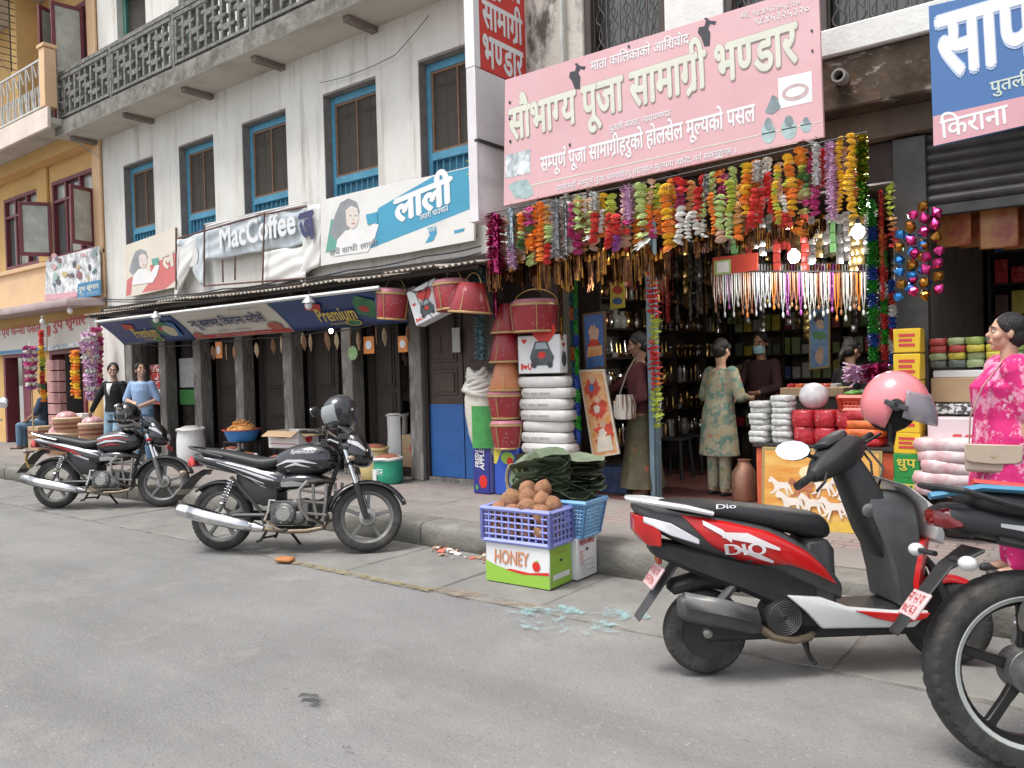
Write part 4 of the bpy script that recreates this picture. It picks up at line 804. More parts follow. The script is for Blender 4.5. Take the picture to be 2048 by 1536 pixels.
def motorbike(label, X, stripes, tankname, muffm, wheelm, screenf, steer=18, big=False, grab='black'):
    t = thing('motorbike', label, 'motorbike', X); R = .30 if not big else .325; WB = 1.235; WS = T() if big else SC(.895, .9, .895/.885)
    wheel(t, T(0, 0, R) @ WS, R, .085 if not big else .125, 5, wheelm, stripe=mat('white_rim_tape', (.40, .42, .39), .5) if big else None)
    F = M.Translation((1.03, 0, .86)) @ M.Rotation(rad(-25), 4, 'Y') @ RZ(steer) @ M.Rotation(rad(25), 4, 'Y') @ M.Translation((-1.03, 0, -.86))   # steering axis
    fk = link('front_fork', None, t, F)
    # --- bodywork
    tank = Shell([(.46, .79, .02, .05), (.49, .785, .085, .085), (.60, .80, .13, .12), (.72, .81, .148, .138), (.83, .815, .142, .135), (.93, .815, .105, .11), (.985, .80, .03, .05)]).smooth()
    tk = tank.build('fuel_tank', blackpaint, t)
    seat = Shell([(-.165, .885, .015, .07), (-.12, .885, .042, .11), (.05, .855, .052, .122), (.22, .812, .058, .125), (.36, .778, .062, .12), (.46, .785, .06, .105), (.53, .822, .03, .08)]).smooth(); seat.build('seat', seatm, t)
    side = Shell([(-.27, .842, .02, .045), (-.20, .83, .05, .085), (-.02, .79, .052, .115), (.15, .745, .058, .125), (.30, .68, .09, .13), (.43, .63, .115, .13), (.54, .62, .10, .115), (.63, .62, .05, .08), (.66, .62, .02, .05)]).smooth(); sd_ = side.build('side_panel', blackpaint if not big else mat('satin_black', (.03, .031, .034), .42), t)
    d = MB(); dr = MB()
    for pts, c in stripes['side']: side.decal(d if c else dr, pts)
    for pts, c in stripes['tank']: tank.decal(d if c else dr, pts)
    if d.v: d.build('decal', decw, sd_, angle=60)
    if dr.v: dr.build('decal', decr, sd_, angle=60)
    if tankname: tank.text(tankname, tk, .63, .855, .21, .045, decw, .25)
    MB().lathe([(.03, 0), (.032, .012), (.02, .018)], 14, X=T(.80, 0, .948)).build('fuel_cap', chrome, tk)
    side2 = Shell([(.48, .58, .03, .06), (.57, .605, .07, .13), (.70, .625, .075, .145), (.82, .625, .06, .13), (.92, .62, .02, .06)]).smooth(); s2 = side2.build('engine_shroud', blackpaint, t); q = MB(); side2.decal(q, [(.56, .59, .02), (.66, .60, .024), (.80, .585, .014)]); q.build('trim', chrome, s2)
    # --- tail
    MB().loft([[(x, y, z) for y, z in ((-w, z0), (w, z0), (w*.8, z1), (-w*.8, z1))] for x, z0, z1, w in ((-.30, .77, .83, .05), (-.27, .75, .85, .075), (-.22, .76, .855, .085))]).build('tail_lamp', taill if not big else mat('tail_lamp_dark', (.16, .008, .008), .12, coat=.5), t, T() if not big else T(.02, 0, .27) @ SC(1, 1, .7), bevel=.008)
    g = MB(); gm_ = chrome if grab == 'silver' else blackplas
    for s in (-1, 1): g.tube([(.06, s*.125, .84), (-.10, s*.14, .885), (-.22, s*.13, .925), (-.27, s*.07, .935), (-.28, 0, .935)], .013, 8, flat=.8)
    g.build('grab_rail', gm_, t)
    gd = MB(); gd.loft([[(x, y, z) for y, z in ((-w, z), (w, z), (w, z+.012), (-w, z+.012))] for x, z, w in ((-.14, .72, .08), (-.24, .66, .05 if big else .085), (-.33, .55, .045 if big else .085), (-.42, .44, .04 if big else .08))]); gd.build('rear_mudguard', blackplas, t, bevel=.004)
    if not big: arc_guard(t, 'rear_hugger', blackplas, (0, R), R+.035, 20, 135, .065)
    ab = MB(); ab.loft([[(x, y, z) for y, z in ((-w, z0), (w, z0), (w, z1), (-w, z1))] for x, z0, z1, w in ((.14, .56, .70, .07), (.24, .46, .66, .10), (.40, .40, .62, .115), (.52, .42, .60, .10))]); ab.build('air_box', blackplas, t, bevel=.025, seg=2)
    pl = MB().box(-.006, .006, -.1, .1, 0, .12 if big else .07).build('number_plate', mat('plate_dull', (.30, .29, .22), .6) if not big else mat('plate_white', (.6, .42, .42), .5), t, T(-.375, 0, .50) @ RY(38) @ (SC(.8, .62, .85) if big else T()), bevel=.004)
    if big: lettering('ना ५२ प', pl, T(-.0075, .085, .06) @ RZ(-90), .16, .045, redpl); lettering('७८६३', pl, T(-.0075, .08, .012) @ RZ(-90), .15, .04, redpl)
    for s in (-1, 1):
        i = MB(); i.tube([(-.24, s*.06, .70), (-.25, s*.16, .70)], .010, 6); i.build('indicator_stalk', blackplas, t); MB().ell((-.25, s*.185, .70), (.028, .032, .024), 12, 8).build('rear_indicator', amber if not big else lampg, t)
    # --- suspension and frame
    fr = MB(); fr.tube([(1.0, 0, .83), (.93, 0, .60), (.86, 0, .34), (.76, 0, .20), (.45, 0, .20)], .02, 8)
    for s in (-1, 1):
        fr.tube([(.98, s*.02, .78), (.6, s*.06, .70), (.25, s*.09, .68), (-.1, s*.085, .76)], .016, 6); fr.tube([(.02, s*.11, R), (.2, s*.12, R+.02), (.42, s*.10, R+.02)], .02, 6); fr.tube([(.12, s*.1, .66), (.38, s*.1, .36), (.42, s*.1, .24)], .015, 6)
    fr.build('frame', mat('frame_black', (.025, .024, .023), .5, ns=9, na=.3), t)
    for s in (-1, 1):
        c = MB(); A = V((.045, s*.135, R+.05)); B = V((.145, s*.135, .64)); c.tube([A, A+(B-A)*.32], .018, 8); c.build('shock_absorber', alloy, t)
        sp = MB(); ax = (B-A).normalized(); e1 = ax.cross(V((0, 1, 0))).normalized(); e2 = ax.cross(e1); sp.tube([A+(B-A)*(.25+.75*k/72)+.024*(cos(k*.75)*e1+sin(k*.75)*e2) for k in range(73)], .006, 5); sp.build('spring', chrome, t); MB().tube([A+(B-A)*.3, B], .011, 6).build('shock_rod', steel, t)
    # --- engine
    en = MB(); en.lathe([(.02, -.155), (.085, -.15), (.10, -.14), (.105, .12), (.07, .14)], 24, X=T(.595, 0, .335) @ RX(90) @ SC(1, 1, -1)); en.box(.46, .78, -.10, .10, .23, .45); en.lathe([(.05, -.13), (.058, -.12), (.06, .1)], 18, X=T(.70, 0, .30) @ RX(90) @ SC(1, 1, -1)); en.lathe([(.03, -.135), (.042, -.12), (.045, .1)], 16, X=T(.68, 0, .42) @ RX(90) @ SC(1, 1, -1))
    e_ = en.build('engine', engm, t, bevel=.008); cyl = MB()
    for k in range(9): cyl.cbox((.79+k*.016, 0, .365+k*.007), (.006, .16-.004*abs(k-4), .13), 0)
    cyl.cbox((.86, 0, .39), (.14, .1, .09)); cyl.build('cylinder_fins', engm, t, bevel=.002)
    rg = MB(); rg.lathe([(.06, -.004), (.064, 0), (.06, .004)], 22, X=T(.595, -.152, .335) @ RX(90)); rg.build('cover_ring', steel, e_)
    bl = MB()
    for k in range(6): a = 2*pi*k/6+.3; bl.lathe([(.008, 0), (.008, .008), (.004, .010)], 8, X=T(.595+.078*cos(a), -.142, .335+.078*sin(a)) @ RX(90))
    bl.build('bolts', steel, e_)
    MB().tube([(.55, -.19, .455), (.50, -.185, .46), (.485, -.18, .36), (.455, -.175, .28)], .011, 7).build('kick_lever', chrome, t)
    MB().tube([(.46, -.12, .26), (.56, -.20, .215), (.62, -.24, .20)], .012, 7).build('foot_peg', rusty, t); MB().cbox((.64, -.25, .20), (.06, .09, .025), X=None).build('peg_rubber', rubber, t, bevel=.008)
    # --- exhaust
    ex = MB(); ex.tube([(.90, -.03, .33), (.93, -.06, .27), (.90, -.10, .21), (.78, -.12, .185), (.6, -.135, .18), (.42, -.145, .205)], .019, 9); x_ = ex.build('exhaust_pipe', rusty, t)
    mu = MB(); P = [(.44, .205, .026), (.36, .222, .044), (.22, .25, .056), (.0, .30, .062), (-.18, .35, .066), (-.27, .378, .06), (-.29, .384, .042)]
    if big: P = [(x*.62+.12, z+.17, r*1.25) for x, z, r in P]
    mu.tube([(x, -.155-.02*(.44-x), z) for x, z, r in P], [r for x, z, r in P], 16); m_ = mu.build('muffler', muffm, t, angle=50)
    hs = MB(); hs.loft([[(x, -.155-.02*(.44-x)-(r+.006)*cos(a), z+(r+.006)*sin(a)) for a in [rad(-35+k*22) for k in range(6)]] for x, z, r in P[1:5]], cap=False); o = hs.build('heat_shield', chrome, m_, angle=60); q = o.modifiers.new('s', 'SOLIDIFY'); q.thickness = .003
    # --- stands, guards, chain case
    MB().box(-.03, .48, .075, .10, R-.04, R+.05).build('chain_case', blackplas, t, bevel=.012)
    st = MB(); st.tube([(.50, .12, .20), (.56, .25, .03)], .012, 7); st.cbox((.565, .265, .022), (.06, .05, .012)); st.build('side_stand', blackplas, t)
    ms = MB(); ms.tube([(.44, -.11, .18), (.40, -.12, .10), (.37, -.14, .09)], .012, 7); ms.tube([(.44, .11, .18), (.40, .12, .10)], .012, 7); ms.tube([(.41, -.11, .12), (.41, .11, .12)], .01, 6); ms.build('main_stand', blackplas, t)
    if not big:
        cg = MB()
        for s in (-1, 1):
            cg.tube([(.93, s*.03, .62), (.90, s*.16, .63), (.84, s*.27, .62), (.79, s*.29, .55), (.80, s*.29, .40), (.85, s*.25, .30), (.90, s*.12, .26), (.88, s*.02, .26)], .014, 8)
            for z in (.36, .46, .55): cg.tube([(.795, s*.288, z), (.88, s*.20, z-.02), (.955, s*.16, z-.03)], .013, 7)
            cg.tube([(.955, s*.16, .60), (.95, s*.165, .44), (.93, s*.16, .27)], .014, 8); cg.tube([(.87, s*.22, .60), (.875, s*.215, .45), (.89, s*.18, .30)], .012, 7)
        cg.build('leg_guard', steel, t)
    # --- front end (turns with the steering)
    wheel(t, F @ T(WB, 0, R) @ WS, R, .075, 5, wheelm)
    P_ = lambda n, b, m, **k: b.build(n, m, t, F, **k)
    A = V((1.035, 0, .90)); B = V((WB, 0, R)); q = MB(); lo = MB()
    for s in (-1, 1): o_ = V((0, s*.085, 0)); q.tube([A+o_, A+(B-A)*.58+o_], .017, 9); lo.tube([A+(B-A)*.52+o_, B+o_+V((-.01, 0, .0))], .025, 9); lo.cbox(tuple(B+o_), (.05, .03, .05))
    P_('fork_tube', q, chrome); P_('fork_leg', lo, blackplas if not screenf else alloy); P_('triple_clamp', MB().cbox((1.03, 0, .90), (.07, .22, .03)).cbox((1.07, 0, .76), (.06, .21, .025)), blackplas, bevel=.006)
    g = arc_guard(t, 'front_mudguard', blackpaint if not screenf else mat('grey_bike_plastic', (.05, .055, .06), .4), (WB, R), R+.028, 22, 168, .062, skirt=.035, n=26); g.matrix_local = F; g2 = MB(); g2.grid(lambda u, v: (WB+(R+.022)*cos(rad(150+42*v))-.0, (-.06+.12*u)*(1-.2*v), R+(R+.022)*sin(rad(150+42*v))), 8, 8); o = g2.build('mudguard_flap', greypl, t, F); z = o.modifiers.new('s', 'SOLIDIFY'); z.thickness = .005
    hb = MB(); hb.tube([(.74, -.36, .985), (.80, -.30, 1.0), (.90, -.22, 1.03), (1.0, -.10, .97), (1.02, 0, .95), (1.0, .10, .97), (.90, .22, 1.03), (.80, .30, 1.0), (.74, .36, .985)], .0115, 9); P_('handlebar', hb, chrome)
    for s in (-1, 1):
        gr = MB(); gr.tube([(.725, s*.385, .982), (.82, s*.285, 1.005)], .018, 9); gr.cbox((.845, s*.255, 1.015), (.05, .05, .045)); P_('grip', gr, blackplas)
        P_('lever', MB().tube([(.87, s*.27, 1.02), (.86, s*.34, 1.005), (.79, s*.41, .985)], .006, 6), steel)
    cb = MB()
    for s in (-1, 1): cb.tube([(.87, s*.25, 1.01), (1.0, s*.2, 1.06), (1.10, s*.1, .98), (1.10, s*.04, .85)], .005, 5)
    P_('cables', cb, blackplas)
    for s in (-1, 1):
        mi_ = MB(); mi_.tube([(.86, s*.26, 1.03), (.87, s*.30, 1.10), (.84, s*.35, 1.14)], .006, 6); P_('mirror_stalk', mi_, blackplas if not screenf else chrome)
        X_ = F @ T(.83, s*.39, 1.155) @ RZ(s*12); MB().ell((0, 0, 0), (.022, .075, .045), 18, 10).build('mirror', blackplas if not screenf else chrome, t, X_); MB().lathe([(.95, 0), (.95, .05)], 22, X=RY(-90) @ SC(.04, .07, .1) @ T(0, 0, .17)).build('mirror_glass', mirg, t, X_)
    # headlamp cowl with nose and screen
    cw = Shell([(1.02, .93, .08, .06), (1.06, .92, .14, .10), (1.12, .90, .15, .125), (1.18, .87, .13, .12), (1.23, .84, .09, .09), (1.26, .82, .03, .04)]).smooth(); c_ = cw.add(MB()); P_('headlamp_cowl', c_, blackpaint, angle=60); P_('headlamp', MB().ell((1.215, 0, .845), (.05, .085, .07), 18, 10), lampg)
    q = MB(); cw.decal(q, [(1.06, .96, .012), (1.14, .93, .022), (1.20, .88, .012)]); cw.decal(q, [(1.06, .96, .012), (1.14, .93, .022), (1.20, .88, .012)], side=1); P_('cowl_decal', q, decw)
    sc = MB(); sc.grid(lambda u, v: (1.19-.12*v-.10*(2*u-1)**2, .11*(2*u-1)*(1-.25*v), .965+.14*v), 14, 6); o = P_('windscreen', sc, mat('smoked_screen', (.12, .12, .13), .08, alpha=.75)); z = o.modifiers.new('s', 'SOLIDIFY'); z.thickness = .003
    P_('instrument_pod', MB().cbox((1.03, 0, 1.0), (.09, .19, .06)), blackplas, bevel=.012)
    for s in (-1, 1): i = MB(); i.tube([(1.1, s*.08, .79), (1.1, s*.19, .79)], .009, 6); i.ell((1.1, s*.215, .79), (.03, .032, .024), 12, 8, 1); P_('front_indicator', i, [blackplas, amber if not screenf else mat('indicator_red', (.4, .03, .03), .3)])
    if screenf: P_('front_plate', MB().cbox((1.27, 0, .72), (.01, .24, .06)), redpl, bevel=.004)
    P_('speed_cable', MB().tube([(1.25, .05, R+.02), (1.2, .07, .5), (1.12, .06, .75), (1.05, .05, .95)], .005, 5), blackplas)
    fk['kind'] = 'helper'; bpy.data.objects.remove(fk)
    return t
st1 = {'tank': [([(.50, .76, .004), (.60, .80, .012), (.74, .80, .012), (.86, .775, .003)], 1), ([(.58, .745, .003), (.68, .775, .012), (.80, .745, .003)], 1)], 'side': [([(-.12, .835, .006), (.05, .805, .014), (.25, .755, .016), (.42, .69, .012), (.52, .645, .003)], 1), ([(.0, .79, .003), (.2, .73, .006), (.40, .66, .012), (.5, .63, .004)], 1), ([(.16, .70, .002), (.3, .65, .008), (.42, .60, .004)], 1)]}
st2 = {'tank': [([(.50, .84, .004), (.62, .87, .012), (.76, .885, .010), (.88, .865, .003)], 1), ([(.50, .81, .004), (.64, .845, .012), (.80, .85, .008), (.9, .825, .003)], 0), ([(.50, .775, .004), (.62, .81, .014), (.76, .815, .010), (.86, .79, .003)], 1), ([(.55, .745, .003), (.68, .775, .012), (.8, .765, .003)], 0)], 'side': [([(-.24, .86, .006), (-.1, .835, .016), (.1, .79, .018), (.28, .735, .018), (.44, .68, .014), (.54, .64, .003)], 1), ([(-.05, .785, .003), (.1, .745, .018), (.26, .69, .018), (.36, .64, .004)], 0), ([(.2, .665, .002), (.32, .635, .014), (.44, .59, .012)], 1)]}
B1 = T(-5.826, 3.634, .012) @ RZ(27.9) @ RX(-7) @ SC(1, 1, .885)
bike1 = motorbike('black motorbike with silver tank stripes and a visored helmet on its handlebar', B1, st1, 'Splendor', chrome, alloy, False, 20)
B2 = T(-9.39, 3.855, .012) @ RZ(33.3) @ RX(-7) @ SC(1, 1, .885)
bike2 = motorbike('black motorbike with red and silver stripes parked before the orange building', B2, st2, None, mat('sooty_chrome', (.25, .25, .25), .35, metal=.9, ns=8, na=.4), alloy, True, 16, grab='silver')
rb_ = MB()
for i, c in enumerate(range(3)): rb_.tube([(-.27, -.10-.015*i, .70), (-.285+.01*i, -.12-.02*i, .60), (-.26+.02*i, -.115-.02*i, .50)], .016, 6, i, flat=.4)
rb_.build('ribbon', [mat('ribbon_red', (.6, .12, .1), .6), mat('ribbon_purple', (.25, .06, .25), .6), mat('ribbon_yellow', (.6, .45, .1), .6)], bike2)
B3 = T(-.275, 3.18, 0) @ RZ(34) @ RX(-6) @ SC(1.03)
bike3 = motorbike('big black motorbike with wide rear tyre and white rim tape parked behind the scooter', B3, {'tank': [], 'side': [([(-.1, .81, .006), (.05, .785, .012), (.2, .745, .006)], 1)]}, None, steel, mat('black_alloy', (.02, .02, .02), .4, metal=.3), False, 20, big=True)
for nm, pts, m_ in (('blue_strip', [(-.30, -.06, .905), (-.15, -.09, .932), (.05, -.11, .915), (.18, -.11, .885)], mat('blue_vinyl', (.07, .22, .34), .5)), ('red_strip', [(-.12, .02, .945), (.05, -.02, .925), (.3, -.02, .875), (.52, 0, .89)], mat('red_vinyl', (.55, .06, .05), .45))):
    MB().tube(pts, .028, 8, flat=.45).build(nm, m_, bike3)
def on_bike(B, p): return B @ V(p)
# helmets hung on the handlebars
hx = on_bike(B1, (.985, .05, 1.215)); helmet(T(*hx) @ RZ(-125) @ RX(8) @ RY(10), 'dark grey helmet with raised clear visor hung on the black motorbike', mat('helmet_grey', (.035, .036, .04), .22, coat=.5), mat('visor_clear', (.5, .53, .53), .05, alpha=.45))
MB().tube([on_bike(B1, (.97, .05, 1.02)), on_bike(B1, (.99, .06, 1.15))], .012, 6).build('mirror_stem', blackplas, bike1, B1.inverted())
hx = on_bike(B2, (.86, -.10, 1.10)); helmet(T(*hx) @ RZ(160) @ RX(-10) @ RY(-12), 'glossy black helmet resting on the striped motorbike', mat('helmet_black', (.01, .01, .011), .07, coat=.8), mat('visor_dark', (.02, .02, .022), .05), stripe=mat('helmet_trim', (.25, .25, .25), .4))
# ---------------------------------------------------------------- red and white scooter
SX = T(-1.545, 3.385, 0) @ RZ(40) @ RX(-4)
sc = thing('scooter', 'red and white scooter with black seat and a pink helmet on its handlebar', 'scooter', SX)
def scooter_wheel(X, R, w):
    r = MB(); n = 36; rr = R*.60
    r.lathe([(.02, -.03), (.06, -.034), (rr*.62, -.02), (rr*.9, -.02), (rr+.012, -w*.40), (rr+.012, w*.40), (rr*.9, .03), (.02, .03)], n, X=RX(90)); o = r.build('wheel', blackplas, sc, X, bevel=.002)
    b = MB(); r0 = R*.61; rings = []
    for i in range(120):
        a = 2*pi*i/120; g = .005 if i % 3 == 0 else 0; rings.append([(q*cos(a), y, q*sin(a)) for q, y in ((r0, -w*.42), (R*.75, -w*.5), (R*.90, -w*.49), (R*.965-g, -w*.36), (R*.998, -w*.14), (R*.998-g, 0), (R*.998, w*.14), (R*.965-g, w*.36), (R*.9, w*.49), (R*.75, w*.5), (r0, w*.42))])
    b.loft(rings, closed=True); b.build('tyre', rubber, o, angle=50); hl = MB()
    for k in range(6): a = 2*pi*k/6; hl.ell((rr*.74*cos(a), -.026, rr*.74*sin(a)), (.013, .004, .013), 10, 6)
    hl.build('rim_holes', mat('pale_gap', (.22, .21, .2), .8), o); MB().lathe([(.022, 0), (.022, .03), (.012, .035)], 12, X=T(0, -.03, 0) @ RX(90)).build('axle_nut', steel, o); return o
scooter_wheel(T(0, 0, .19), .19, .095); scooter_wheel(T(1.13, 0, .19) @ RZ(-38), .19, .085)
body = Shell([(-.31, .765, .014, .05), (-.24, .72, .05, .10), (-.08, .665, .085, .145), (.10, .62, .10, .168), (.28, .57, .105, .175), (.42, .50, .10, .165), (.53, .43, .085, .14), (.60, .37, .05, .11)], p=3).smooth(); bd = body.build('body', greypl, sc)
q = MB(); RP = [(-.12, .735), (.08, .70), (.26, .652), (.42, .565), (.506, .49), (.565, .405), (.458, .46), (.345, .505), (.165, .506), (.0, .60)]
for s in (-1, 1): body.fill(q, RP, side=s, off=.006, nx=26)
o = q.build('red_side_panel', redpaint, sc, angle=60); z = o.modifiers.new('s', 'SOLIDIFY'); z.thickness = .005
q = MB()
for pts in ([(-.03, .70, .010), (.05, .655, .014), (.09, .62, .010)], [(.05, .645, .012), (.16, .63, .020), (.30, .575, .006)], [(.10, .59, .006), (.20, .55, .012), (.27, .52, .006)]): body.decal(q, pts, off=.0125)
q.build('decal', mat('white_decal', (.75, .7, .7), .35), sc, angle=60); body.text('DIO', sc, .07, .555, .17, .05, mat('white_decal', (.75, .7, .7)), -.25, .03, off=.014)
seat = Shell([(-.17, .775, .015, .09), (-.10, .765, .03, .12), (.08, .74, .042, .135), (.27, .705, .052, .14), (.42, .675, .06, .14), (.52, .655, .06, .125), (.565, .64, .04, .09), (.58, .63, .01, .05)], p=2.8).smooth(); seat.build('seat', seatm, sc); seat.text('Dio', sc, .04, .755, .09, .018, decw, .3, .02)
q = MB()
for s in (-1, 1): q.tube([(.02, s*.145, .735), (-.10, s*.15, .765), (-.24, s*.12, .79), (-.325, s*.05, .802), (-.33, 0, .802)], [.016, .02, .02, .016, .014], 8, flat=.7)
q.build('grab_rail', whitepaint, sc)
tl = MB()
for s in (-1, 1): tl.loft([[(x, s*y0, z0), (x, s*y1, z0), (x, s*y1, z1), (x, s*y0, z1)] for x, y0, y1, z0, z1 in ((-.315, .0, .05, .66, .735), (-.27, .0, .10, .60, .725), (-.21, .0, .135, .595, .66))])
tl.build('tail_lamp', taill, sc, bevel=.006); q = MB()
for s in (-1, 1): q.loft([[(x, s*y, z0), (x, s*y, z1), (x, s*(y+.012), z1), (x, s*(y+.012), z0)] for x, y, z0, z1 in ((-.28, .085, .70, .728), (-.17, .139, .645, .70), (-.05, .158, .605, .628))])
q.build('rear_indicator', mat('clear_lens', (.62, .62, .64), .1, coat=.5), sc, bevel=.004)
uc = MB(); uc.loft([[(x, y, z) for y, z in ((-w, z0), (w, z0), (w, z1), (-w, z1))] for x, z0, z1, w in ((-.24, .55, .62, .08), (-.05, .46, .58, .12), (.15, .38, .53, .13), (.32, .30, .50, .13), (.5, .26, .40, .12))]); uc.build('under_tail', blackplas, sc, bevel=.02)
q = MB(); q.loft([[(x, y, z) for y, z in ((-w, z), (w, z), (w, z+.014), (-w, z+.014))] for x, z, w in ((-.04, .545, .07), (-.12, .50, .07), (-.22, .37, .06), (-.31, .25, .055))]); q.build('mud_flap', greypl, sc, bevel=.004)
pl = MB().box(-.006, .006, -.09, .09, 0, .11).build('number_plate', mat('plate_white', (.6, .42, .42), .5), sc, T(-.255, 0, .40) @ RY(35), bevel=.004); lettering('ना ६८ प', pl, T(-.0075, .08, .06) @ RZ(-90), .15, .035, redpl); lettering('४२१७', pl, T(-.0075, .07, .012) @ RZ(-90), .14, .038, redpl); MB().cbox((-.20, 0, .52), (.02, .07, .035)).build('reflector', taill, sc, bevel=.004)
# engine, fan cover, exhaust
en = MB(); en.lathe([(.02, -.03), (.075, -.03), (.088, -.015), (.088, .1), (.06, .12)], 26, X=T(.325, -.11, .265) @ RX(90) @ SC(1, 1, -1)); en.box(.0, .34, -.05, .10, .15, .26); en.box(.3, .5, -.10, .08, .18, .30); e_ = en.build('engine', blackplas, sc, bevel=.01); f_ = MB()
for k in range(7): f_.lathe([(.012+.0095*k, 0), (.012+.0095*k+.003, .003), (.012+.0095*k+.005, 0)], 20, X=T(.325, -.142, .265) @ RX(90), cap=False)
f_.build('fan_grille', greypl, e_)
mu = MB(); mu.loft([[(x, -.145+cy+.048*sx*k1, z+.052*sz*k1) for sx, sz in ((-1, -.7), (-.6, -1), (.6, -1), (1, -.7), (1, .7), (.6, 1), (-.6, 1), (-1, .7))] for x, z, k1, cy in ((-.15, .335, .8, 0), (-.12, .33, 1.05, 0), (.06, .29, 1.1, .01), (.18, .255, 1.0, .02), (.22, .24, .7, .03))]); m_ = mu.build('muffler', greypl, sc, bevel=.008)
hs = MB(); hs.loft([[(x, -.145-.058*k-.0, z+d) for k, d in ((.7, .062), (1.0, .04), (1.05, -.005))] for x, z in ((-.13, .345), (.05, .305), (.19, .265))], cap=False); o = hs.build('heat_shield', alloy, m_); z = o.modifiers.new('s', 'SOLIDIFY'); z.thickness = .004
ex = MB(); ex.tube([(.20, -.12, .235), (.27, -.13, .185), (.36, -.13, .165), (.44, -.11, .17), (.50, -.05, .20)], .018, 8); ex.build('exhaust_pipe', rusty, sc)
MB().tube([(-.02, -.10, .26), (.12, -.10, .42)], .022, 8).build('shock_absorber', engm, sc); MB().loft([[(x, y, z) for y, z in ((-.06, z0), (.06, z0), (.06, z1), (-.06, z1))] for x, z0, z1 in ((-.16, .36, .42), (0, .39, .46), (.18, .36, .44))]).build('inner_fender', blackplas, sc, bevel=.02)
# floorboard, belly fairing, apron, leg shield
q = MB()
for s in (-1, 1): q.prism([(.335, .365), (.487, .352), (.61, .304), (.82, .28), (.975, .275), (.90, .205), (.487, .215), (.42, .29)], s*.135-.022, s*.135+.022)
q.build('belly_fairing', whitepaint, sc, bevel=.012, seg=2); q = MB()
for s in (-1, 1): q.prism([(.63, .292), (.82, .273), (.97, .268), (.95, .245), (.84, .225), (.72, .255)], s*.16-.004, s*.16+.004)
q.build('red_flash', redpaint, sc, bevel=.003); MB().box(.55, .95, -.115, .115, .235, .295).build('floorboard', blackplas, sc, bevel=.01); MB().box(.36, .95, -.10, .10, .16, .232).build('underbody', blackplas, sc, bevel=.015)
ap = MB(); ap.loft([[(x0+.05*abs(t)**2*(-1), .15*w*t, z) for t in (-1, -.75, -.4, 0, .4, .75, 1)]+[(x0+.06-.09*abs(t)**2, .16*w*t, z) for t in (1, .75, .4, 0, -.4, -.75, -1)] for x0, z, w in ((.93, .205, .75), (.965, .26, .95), (.955, .40, 1.0), (.985, .52, .95), (1.0, .58, .9))]); ap.build('lower_apron', redpaint, sc, angle=50)
ls = MB(); ls.loft([[(x0, .14*w*t, z) for t in (-1, -.5, 0, .5, 1)]+[(x0+th, .14*w*t, z) for t in (1, .5, 0, -.5, -1)] for x0, z, w, th in ((.84, .295, 1.0, .10), (.83, .42, 1.05, .12), (.80, .56, 1.02, .16), (.765, .68, .9, .2), (.745, .76, .72, .22), (.75, .80, .5, .16))]); ls.build('leg_shield', greypl, sc, bevel=.015)
fa = MB(); fa.loft([[(x0, .17*w*t, z) for t in (-1, -.5, 0, .5, 1)]+[(x0+.05, .15*w*t, z-.03) for t in (1, .5, 0, -.5, -1)] for x0, z, w in ((.80, .875, .35), (.90, .835, .85), (.98, .76, 1.0), (1.02, .64, .95), (1.02, .585, .85))]); fa.build('front_cowl', whitepaint, sc, bevel=.008)
nk = MB(); nk.loft([[(x+a*c_, b_*w, z) for a, b_ in ((-1, -.6), (-.7, -1), (.7, -1), (1, -.6), (1, .6), (.7, 1), (-.7, 1), (-1, .6))] for x, z, c_, w in ((.86, .50, .06, .10), (.83, .62, .09, .11), (.775, .76, .085, .095), (.72, .88, .075, .075), (.68, .97, .06, .06))]); nk.build('steering_cover', blackplas, sc, bevel=.015, seg=2); MB().loft([[(x, y, z) for y, z in ((-w, z0), (w, z0), (w, z1), (-w, z1))] for x, z0, z1, w in ((.44, .26, .60, .12), (.54, .27, .61, .12), (.585, .30, .55, .10))]).build('seat_front', greypl, sc, bevel=.02); MB().lathe([(.03, 0), (.032, .012), (.02, .016)], 16, X=T(.748, -.088, .72) @ RX(90)).build('ignition_lock', steel, sc)
# handlebar turned hard to the right, near grip low
N_ = V((.375, -.22, .85)); F_ = V((.93, .22, 1.05)); D = F_-N_; hc = MB()
up = V((-.33, .0, .94)).normalized(); sd2 = D.normalized().cross(up).normalized(); up = sd2.cross(D.normalized())
hc.loft([[N_+D*t+sd2*(wd*a)+up*(ht*c+dz) for a, c in ((-1, -.5), (-.8, -1), (.8, -1), (1, -.5), (1, .4), (.5, 1), (-.5, 1), (-1, .4))] for t, wd, ht, dz in ((.18, .024, .024, 0), (.24, .042, .042, .0), (.36, .075, .055, .01), (.52, .10, .07, .022), (.66, .08, .06, .018), (.78, .042, .042, .006), (.85, .024, .024, 0))]); h_ = hc.build('handlebar_cover', blackplas, sc, bevel=.008, seg=2)
MB().loft([[N_+D*t+sd2*(wd*a)+up*(.08+h0) for a, h0 in ((-1, 0), (1, 0), (.7, .03), (-.7, .03))] for t, wd in ((.38, .04), (.52, .06), (.66, .04))]).build('dash', blackplas, sc, bevel=.008)
MB().tube([N_, N_+D*.21], .0185, 12).build('grip', rubber, sc); MB().tube([F_-D*.17, F_], .0185, 12).build('grip', rubber, sc)
lv = MB(); lv2 = MB(); lv.tube([N_+D*.26+up*-.01+sd2*.04, N_+D*.15+sd2*.065+up*-.03, N_+D*.05+sd2*.06+up*-.045], .007, 6); lv2.tube([N_+D*.80+sd2*.04, N_+D*.98+sd2*.06], .007, 6); lv.build('brake_lever', blackplas, sc); lv2.build('brake_lever', blackplas, sc)
